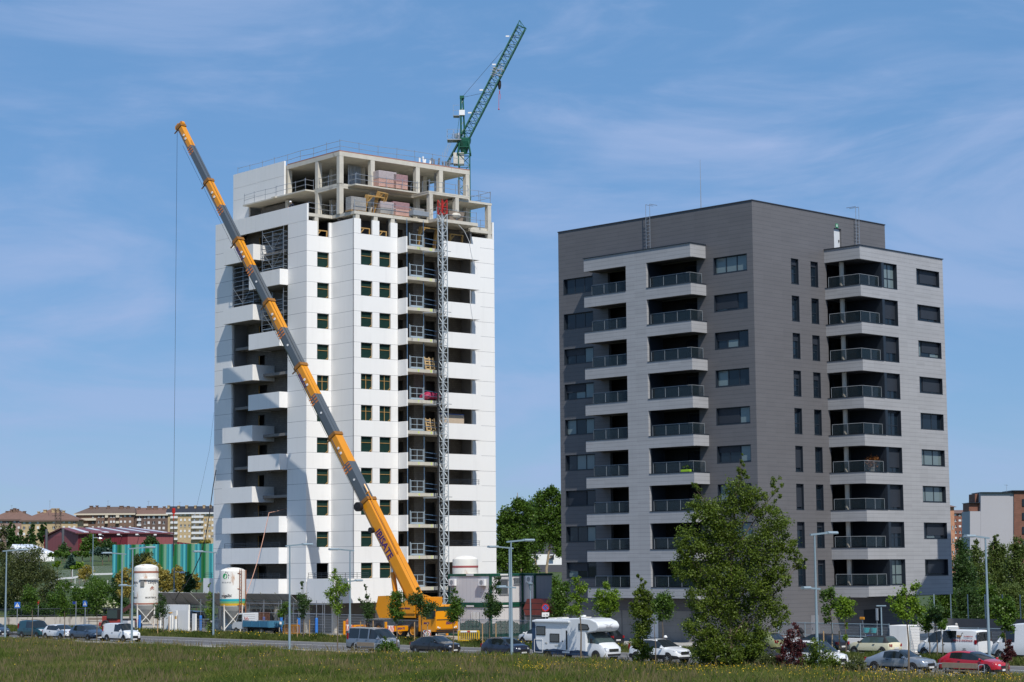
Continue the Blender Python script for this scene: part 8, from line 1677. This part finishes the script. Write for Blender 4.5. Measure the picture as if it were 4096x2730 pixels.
def grassmat(name, cols, scale):
    m = bpy.data.materials.new(name); m.use_nodes = True; nt = m.node_tree; b = nt.nodes['Principled BSDF']; L = nt.links.new; b.inputs['Roughness'].default_value = .6; b.inputs['Specular IOR Level'].default_value = .2
    g_ = N(nt, 'ShaderNodeNewGeometry'); t = N(nt, 'ShaderNodeTexCoord'); n = N(nt, 'ShaderNodeTexNoise'); n.inputs['Scale'].default_value = scale; n.inputs['Detail'].default_value = 4; L(t.outputs['Object'], n.inputs[0])
    a = N(nt, 'ShaderNodeMath', operation='MULTIPLY_ADD'); a.inputs[1].default_value = .5; L(g_.outputs['Random Per Island'], a.inputs[0]); c = N(nt, 'ShaderNodeMath', operation='MULTIPLY_ADD'); c.inputs[1].default_value = 1.5; c.inputs[2].default_value = -.5; L(n.outputs[0], c.inputs[0]); L(c.outputs[0], a.inputs[2])
    r = N(nt, 'ShaderNodeValToRGB'); e = r.color_ramp.elements
    for i, (p_, cc_) in enumerate(cols): q = e[i] if i < 2 else e.new(p_); q.position = p_; q.color = (*cc_, 1)
    L(a.outputs[0], r.inputs[0]); L(r.outputs[0], b.inputs['Base Color']); tr = N(nt, 'ShaderNodeBsdfTranslucent'); L(r.outputs[0], tr.inputs[0]); ms = N(nt, 'ShaderNodeMixShader'); ms.inputs[0].default_value = .3; o = nt.nodes['Material Output']; L(b.outputs[0], ms.inputs[1]); L(tr.outputs[0], ms.inputs[2]); L(ms.outputs[0], o.inputs[0]); return m
def blades(name, Q, hf, wd, m, rg, zf, lean=.3):
    n = len(Q); h_ = hf*rg.uniform(.55, 1.3, n); a = rg.uniform(0, 2*PI, n); dx, dy = np.cos(a)*wd, np.sin(a)*wd*.5; z0 = zf-.03; lx, ly = rg.normal(0, lean, n)*h_, rg.normal(0, lean, n)*h_
    V = np.stack([np.c_[Q[:, 0]-dx, Q[:, 1]-dy, z0], np.c_[Q[:, 0]+dx, Q[:, 1]+dy, z0], np.c_[Q[:, 0]+dx*.6+lx*.4, Q[:, 1]+dy*.6+ly*.4, z0+h_*.6], np.c_[Q[:, 0]+lx, Q[:, 1]+ly, z0+h_]], 1).reshape(-1, 3)
    o = raw_mesh(name, V, np.arange(4*n).reshape(n, 4), m); struct(o, 'stuff'); return o
rg = np.random.default_rng(42)
meadow = grassmat('meadow_grass', [(0, (.05, .085, .014)), (.4, (.10, .145, .024)), (.7, (.165, .185, .045)), (1, (.27, .23, .10))], .16)
mz = lambda v: np.interp(v, [-120, 60, 88, 99, 101, 102.2, 104], [0, 0, .12, .25, .24, .22, .1])
Q = scatter(330000, -260, 10, 50, 102.6, rg); Q = Q[Q[:, 4] < 101.3+1.2*vnoise(Q[:, 3], Q[:, 4], 1.5, 31)]; nz = vnoise(Q[:, 3], Q[:, 4], 6., 1); n2_ = vnoise(Q[:, 3], Q[:, 4], 1.7, 2)
blades('meadow_grass', Q, .18+.34*nz*(.5+n2_)+.14*vnoise(Q[:, 3], Q[:, 4], 3., 8)*(Q[:, 3] > -125), .0135, meadow, rg, mz(Q[:, 4]))
straw = grassmat('dry_grass', [(0, (.13, .12, .045)), (.5, (.20, .165, .08)), (1, (.26, .20, .11))], .3)
Q2 = scatter(30000, -260, 10, 50, 101.8, rg); k = vnoise(Q2[:, 3], Q2[:, 4], 3., 7) > .42; Q2 = Q2[k]; blades('seed_stalks', Q2, np.full(len(Q2), .72), .007, straw, rg, mz(Q2[:, 4]), .16)
verge = grassmat('verge_grass', [(0, (.035, .06, .012)), (.4, (.075, .11, .02)), (.7, (.12, .145, .035)), (1, (.19, .17, .07))], .3)
Q = scatter(70000, -232, -55, 118.2, 121.2, rg, y=(2300, 2800)); k = (Q[:, 3] < -128) | (Q[:, 4] < 120.6); Q = Q[k]; vz = np.interp(Q[:, 4], [118.1, 119.2, 120.4, 121], [.13, .34, .40, .42]); blades('verge_grass', Q, .18+.32*vnoise(Q[:, 3], Q[:, 4], 1.2, 4), .018, verge, rg, vz)
Q = scatter(16000, -230, -193, 121, 126, rg, y=(2300, 2800)); k = vnoise(Q[:, 3], Q[:, 4], 3, 5) > .3; Q = Q[k]; blades('corner_grass', Q, .2+.3*vnoise(Q[:, 3], Q[:, 4], 1.2, 4), .02, verge, rg, np.full(len(Q), .1))
Q = scatter(9000, -232, -60, 108.05, 108.5, rg, y=(2300, 2800)); blades('kerb_weeds', Q, .1+.2*vnoise(Q[:, 3], Q[:, 4], 1.2, 4), .02, meadow, rg, np.full(len(Q), .02))
yel_f = mat('flower_yellow', (.62, .40, .01), .6, var=.15, vs=8); 
Q = scatter(46000, -260, 10, 55, 101.8, rg); px, py = proj(Q[:, :3]); dens = vnoise(Q[:, 3], Q[:, 4], 3.4, 11)*vnoise(Q[:, 3], Q[:, 4], 1.1, 12)*1.7; wgt = np.interp(Q[:, 3], [-200, -130, -105, -85, -60], [.42, .38, .66, 1., 1.])*np.interp(Q[:, 4], [60, 90, 96, 102], [.26, .45, 1.0, 1.2]); Q = Q[rg.uniform(0, 1, len(Q)) < (dens*wgt)**2.1*1.9]
n = len(Q); hh = .26+.36*rg.uniform(0, 1, n); c = np.c_[Q[:, 0]+rg.normal(0, .05, n), Q[:, 1]+rg.normal(0, .05, n), mz(Q[:, 4])+hh]; a = rg.normal(size=(n, 3)); a /= np.linalg.norm(a, axis=1)[:, None]; b_ = np.cross(a, rg.normal(size=(n, 3))); b_ /= np.linalg.norm(b_, axis=1)[:, None]; s_ = rg.uniform(.018, .04, (n, 1))
V = np.stack([c-a*s_, c+b_*s_, c+a*s_, c-b_*s_], 1).reshape(-1, 3); struct(raw_mesh('yellow_wildflowers', V, np.arange(4*n).reshape(n, 4), yel_f), 'stuff')
Q = scatter(700, -190, -100, 118.3, 120.6, rg, y=(2300, 2800)); n = len(Q); c = np.c_[Q[:, 0], Q[:, 1], .75+rg.uniform(-.15, .1, n)]; a = rg.normal(size=(n, 3)); a /= np.linalg.norm(a, axis=1)[:, None]; b_ = np.cross(a, rg.normal(size=(n, 3))); s_ = rg.uniform(.02, .05, (n, 1)); V = np.stack([c-a*s_, c+b_*s_, c+a*s_, c-b_*s_], 1).reshape(-1, 3); struct(raw_mesh('verge_wildflowers', V, np.arange(4*n).reshape(n, 4), yel_f), 'stuff')
# ================================================================== people
skin = mat('skin', (.45, .26, .18), .6, var=.1, vs=5)
def person(label, loc, rz, pose, top, legs, hair, helmet=None, pack=False):
    J = dict(pel=(0, 0, .95), wst=(0, .02, 1.12), chs=(0, .0, 1.36), nek=(0, .01, 1.52), hed=(0, -.02, 1.62), crn=(0, -.01, 1.74), lsh=(-.19, .01, 1.44), lel=(-.25, .02, 1.15), lwr=(-.26, -.08, .90), rsh=(.19, .01, 1.44), rel=(.25, .02, 1.15), rwr=(.26, -.08, .90), lhp=(-.1, 0, .9), lkn=(-.11, -.03, .5), lan=(-.11, .03, .09), lto=(-.12, -.16, .04), rhp=(.1, 0, .9), rkn=(.11, -.03, .5), ran=(.11, .03, .09), rto=(.12, -.16, .04))
    J.update(pose); ks = list(J); E = [('pel', 'wst'), ('wst', 'chs'), ('chs', 'nek'), ('nek', 'hed'), ('hed', 'crn'), ('chs', 'lsh'), ('lsh', 'lel'), ('lel', 'lwr'), ('chs', 'rsh'), ('rsh', 'rel'), ('rel', 'rwr'), ('pel', 'lhp'), ('lhp', 'lkn'), ('lkn', 'lan'), ('lan', 'lto'), ('pel', 'rhp'), ('rhp', 'rkn'), ('rkn', 'ran'), ('ran', 'rto')]
    rad = dict(pel=.15, wst=.14, chs=.165, nek=.055, hed=.095, crn=.075, lsh=.075, rsh=.075, lel=.048, rel=.048, lwr=.032, rwr=.032, lhp=.095, rhp=.095, lkn=.062, rkn=.062, lan=.045, ran=.045, lto=.035, rto=.035)
    V = [Vector(J[k]) for k in ks]; r_ = [rad[k] for k in ks]; F = [(ks.index(a), ks.index(b)) for a, b in E]; kind = {k: 'top' for k in ks}
    for s_ in 'lr':                                                    # palm and five fingers
        wv, ev = Vector(J[s_+'wr']), Vector(J[s_+'el']); d_ = (wv-ev).normalized(); sd_ = d_.cross(Vector((0, 1, .3))).normalized(); pi = len(V); V.append(wv+d_*.07); r_.append(.036); F.append((ks.index(s_+'wr'), pi))
        for f_, (o_, ln) in enumerate(((-.03, .07), (-.01, .085), (.012, .08), (.03, .062))):
            q = len(V); V += [wv+d_*.10+sd_*o_, wv+d_*(.10+ln*.55)+sd_*o_+Vector((0, -.01, -.008)), wv+d_*(.10+ln)+sd_*o_+Vector((0, -.03, -.02))]; r_ += [.010, .009, .008]; F += [(pi, q), (q, q+1), (q+1, q+2)]
        q = len(V); V += [wv+d_*.05-sd_*.05, wv+d_*.09-sd_*.065]; r_ += [.011, .009]; F += [(pi, q), (q, q+1)]
    me = bpy.data.meshes.new('person'); me.from_pydata([tuple(v) for v in V], F, []); o = bpy.data.objects.new('person', me); COL.objects.link(o)
    sk_ = o.modifiers.new('skin', 'SKIN'); sk_.use_smooth_shade = True
    for i, d_ in enumerate(me.skin_vertices[0].data): d_.radius = (r_[i]*(1.15 if i < 3 else 1), r_[i]*(.8 if i < 3 else 1)); d_.use_root = i == 0
    ss = o.modifiers.new('sub', 'SUBSURF'); ss.levels = 1; ss.render_levels = 1
    dg = bpy.context.evaluated_depsgraph_get(); nm = bpy.data.meshes.new_from_object(o.evaluated_get(dg)); o.modifiers.clear(); o.data = nm
    for m_ in (top, legs, skin, black): nm.materials.append(m_)
    seg = [(Vector(J[a]), Vector(J[b]), 1 if a[1:] in ('hp', 'kn') or a == 'pel' and b != 'wst' else (2 if a in ('nek', 'hed') else (3 if a[1:] == 'an' else 0))) for a, b in E]; hands = [Vector(J['lwr']), Vector(J['rwr'])]
    for p_ in nm.polygons:
        c = p_.center; best = (9, 0)
        for a, b, k_ in seg:
            ab = b-a; t_ = max(0, min(1, (c-a).dot(ab)/max(1e-6, ab.length_squared))); dd = (c-(a+ab*t_)).length
            if dd < best[0]: best = (dd, k_)
        kk = best[1]
        for s_ in 'lr':
            wv, ev = Vector(J[s_+'wr']), Vector(J[s_+'el'])
            if (c-wv).dot((wv-ev).normalized()) > .0 and (c-wv).length < .24: kk = 2
        p_.material_index = kk
    o.location = tuple(loc); o.rotation_euler = (0, 0, rz); tag(o, label, 'person')
    h = Vector(J['hed']).lerp(Vector(J['crn']), .6)
    if helmet: MB().lathe([(.135, -.01), (.125, .05), (.09, .12), (.03, .145), (.001, .15)], h, 14).lathe([(.15, -.015), (.15, .0), (.12, .005)], h+Vector((0, -.03, 0)), 14).build('helmet', helmet, o, smooth=50)
    elif hair: MB().ball(h+Vector((0, .02, .015)), .108, n=12).build('hair', hair, o, smooth=60)
    f_ = Vector(J['hed']); MB().ball(f_+Vector((-.035, -.092, .03)), .012).ball(f_+Vector((.035, -.092, .03)), .012).build('eyes', black, o); MB().ball(f_+Vector((0, -.105, .0)), .018, sz=1.3).box(f_.x-.025, f_.x+.025, f_.y-.095, f_.y-.085, f_.z-.05, f_.z-.042).ball(f_+Vector((-.095, .0, .01)), .022).ball(f_+Vector((.095, 0, .01)), .022).build('face', skin, o)
    if pack: c = Vector(J['chs']); M_ = Vector(J['chs'])-Vector(J['wst']); MB().bbox(-.16, .16, .08, .27, -.24, .24, .06).xf(Matrix.Translation(c+Vector((0, .03, 0))) @ Matrix.Rotation(math.atan2(-M_.y, M_.z)*-1 if False else math.atan2(M_.y, M_.z)*-1, 4, 'X')).build('backpack', black, o)
    return o
navy = mat('jacket_navy', (.012, .018, .04), .8); jeans = mat('trousers_dark', (.02, .022, .03), .85); helm_w = mat('helmet_white', (.75, .75, .75), .3, var=.03); orv = mat('vest_orange', (.5, .1, .03), .7); grayh = mat('hair_grey', (.42, .40, .38), .8); darkh = mat('hair_dark', (.02, .014, .01), .7); shirt = mat('shirt_pale', (.5, .35, .3), .8)
A, B, Z = t_on_b(1168, 808, .55)
lean_ = dict(wst=(0, -.08, 1.12), chs=(0, -.22, 1.33), nek=(0, -.32, 1.45), hed=(-.02, -.40, 1.52), crn=(-.02, -.43, 1.64), lsh=(-.18, -.24, 1.40), rsh=(.18, -.24, 1.40), lel=(-.3, -.42, 1.25), lwr=(-.36, -.62, 1.05), rel=(.26, -.40, 1.16), rwr=(.14, -.60, 1.06))
person('worker in a white helmet and navy jacket leaning over the tower\'s parapet', tp(A, .85, 42.24), -TF.t-R(20), lean_, navy, jeans, darkh, helm_w)
ride = dict(pel=(0, .0, .98), wst=(0, -.10, 1.13), chs=(0, -.30, 1.33), nek=(0, -.42, 1.45), hed=(0, -.50, 1.53), crn=(0, -.52, 1.65), lsh=(-.18, -.32, 1.38), rsh=(.18, -.32, 1.38), lel=(-.24, -.52, 1.18), rel=(.24, -.52, 1.18), lwr=(-.22, -.72, 1.05), rwr=(.22, -.72, 1.05), lhp=(-.1, -.02, .93), rhp=(.1, -.02, .93), lkn=(-.12, -.36, .80), rkn=(.12, -.28, .62), lan=(-.12, -.18, .42), ran=(.12, -.12, .22), lto=(-.12, -.34, .38), rto=(.12, -.28, .18))
def bicycle(loc, rz, label):
    b = thing('bicycle', label, 'bicycle', loc, rz); fm = mat('bike_frame', (.03, .03, .035), .4)
    for y in (.45, -.62):
        ring = [(0, y+.34*math.cos(a), .34+.34*math.sin(a)) for a in np.linspace(0, 2*PI, 21)]; w_ = MB().path(ring, .022, 5).build('wheel', rubber, b); sp = MB()
        for a in np.linspace(0, 2*PI, 13)[:-1]: sp.tube((0, y, .34), (0, y+.33*math.cos(a), .34+.33*math.sin(a)), .004, 3)
        sp.build('spoke', steel, w_)
    MB().path([(0, .45, .34), (0, .02, .30), (0, -.45, .82), (0, .12, .78), (0, .02, .30)], .02, 6).tube((0, .45, .34), (0, .12, .78), .015, 5).tube((0, -.45, .86), (0, -.62, .34), .02, 5).tube((0, .12, .78), (0, .14, .95), .016, 5).build('frame', fm, b)
    MB().path([(-.25, -.70, 1.02), (-.2, -.52, .98), (.2, -.52, .98), (.25, -.70, 1.02)], .014, 5).build('handlebar', fm, b); MB().bbox(-.07, .07, 0, .27, .93, .98, .02).build('saddle', black, b)
c1 = rdv(3212, 123.95, .45); person('dark haired cyclist in black with a backpack riding past the grey block', c1, -RD.t-PI/2, ride, black, jeans, darkh, pack=True); bicycle(c1, -RD.t-PI/2, 'dark bicycle under the cyclist in black')
c1 = rdv(2641, 114.2, .0); person('cyclist with a white helmet just visible behind the white crossover', c1, -RD.t+PI/2, dict(ride), black, jeans, darkh, helm_w); bicycle(c1, -RD.t+PI/2, 'dark bicycle of the helmeted cyclist behind the white crossover')
person('grey haired person on the pavement behind the lettered white van', rdv(3827, 134.5, .46), R(200), {}, shirt, jeans, grayh)
person('worker in an orange vest standing by the crane\'s rear outrigger', rdv(1393, 125.2, .42), R(40), {}, orv, jeans, darkh)
person('worker in a white helmet on the landing beside the cabins', rdv(2147, 137.0, 2.3), R(10), {}, mat('shirt_white', (.6, .6, .6), .8), jeans, darkh, helm_w)
nbk = thing('neighbour_block', 'pale apartment block standing just beyond the right edge of the picture', 'building', (42.6, 160.1, .4))
MB().prism([(0, 0), (7.4, 7.9), (21, -4), (13.5, -13.1)], 'z', 0, 30.9).build('wall', pale_g, nbk); MB().prism([(-.05, -.05), (-2.4, -6.7), (11, -15.5), (13.4, -13.2)], 'z', 0, 28.8).build('wing', pale_g, nbk)
ld = thing('cabin_landing', 'black railed stair landing at the end of the right hand cabins', 'landing', rdv(2155, 131.5, 2.3), -RD.t); MB().box(-1.4, 1.2, -.8, .8, 0, .1).build('deck', black, ld); m = MB()
for x in (-1.4, -.1, 1.2): m.tube((x, -.8, -1.9), (x, -.8, 1.2), .03, 5)
for z in (.65, 1.2): m.tube((-1.4, -.8, z), (1.2, -.8, z), .03, 5)
m.build('railing', black, ld)
pl = thing('balcony_plant', 'large reddish plant on a right hand corner balcony of the grey block', 'plant', RD.w(RU+2.9, RVV+11.6, BT[5]+.05), -RD.t); V, F = leaf_cloud([(0, 0, .75, .5, .7, .5), (0, .3, 1.0, .4, .5, .4), (0, -.4, .7, .4, .4, .4)], 700, .10, 5, sub=20, spread=.3); raw_mesh('foliage', V, F, leafy('leaf_red', (.20, .06, .02), (.34, .16, .05)), pl); MB().lathe([(.2, 0), (.28, .4)], n=12).build('pot', concrete, pl)
pl = thing('flower_box', 'lime green flower box hung on the grey block balcony behind the poplar top', 'flower box', RD.w(RU-6.1, RVV-1.72, BT[5]+.05), -RD.t); MB().bbox(-.5, .5, -.12, .12, 0, .2, .03).build('box', mat('lime_box', (.3, .5, .02), .5), pl); V, F = leaf_cloud([(0, 0, .38, .45, .1, .2)], 160, .08, 6, sub=10); raw_mesh('foliage', V, F, g_mid, pl)
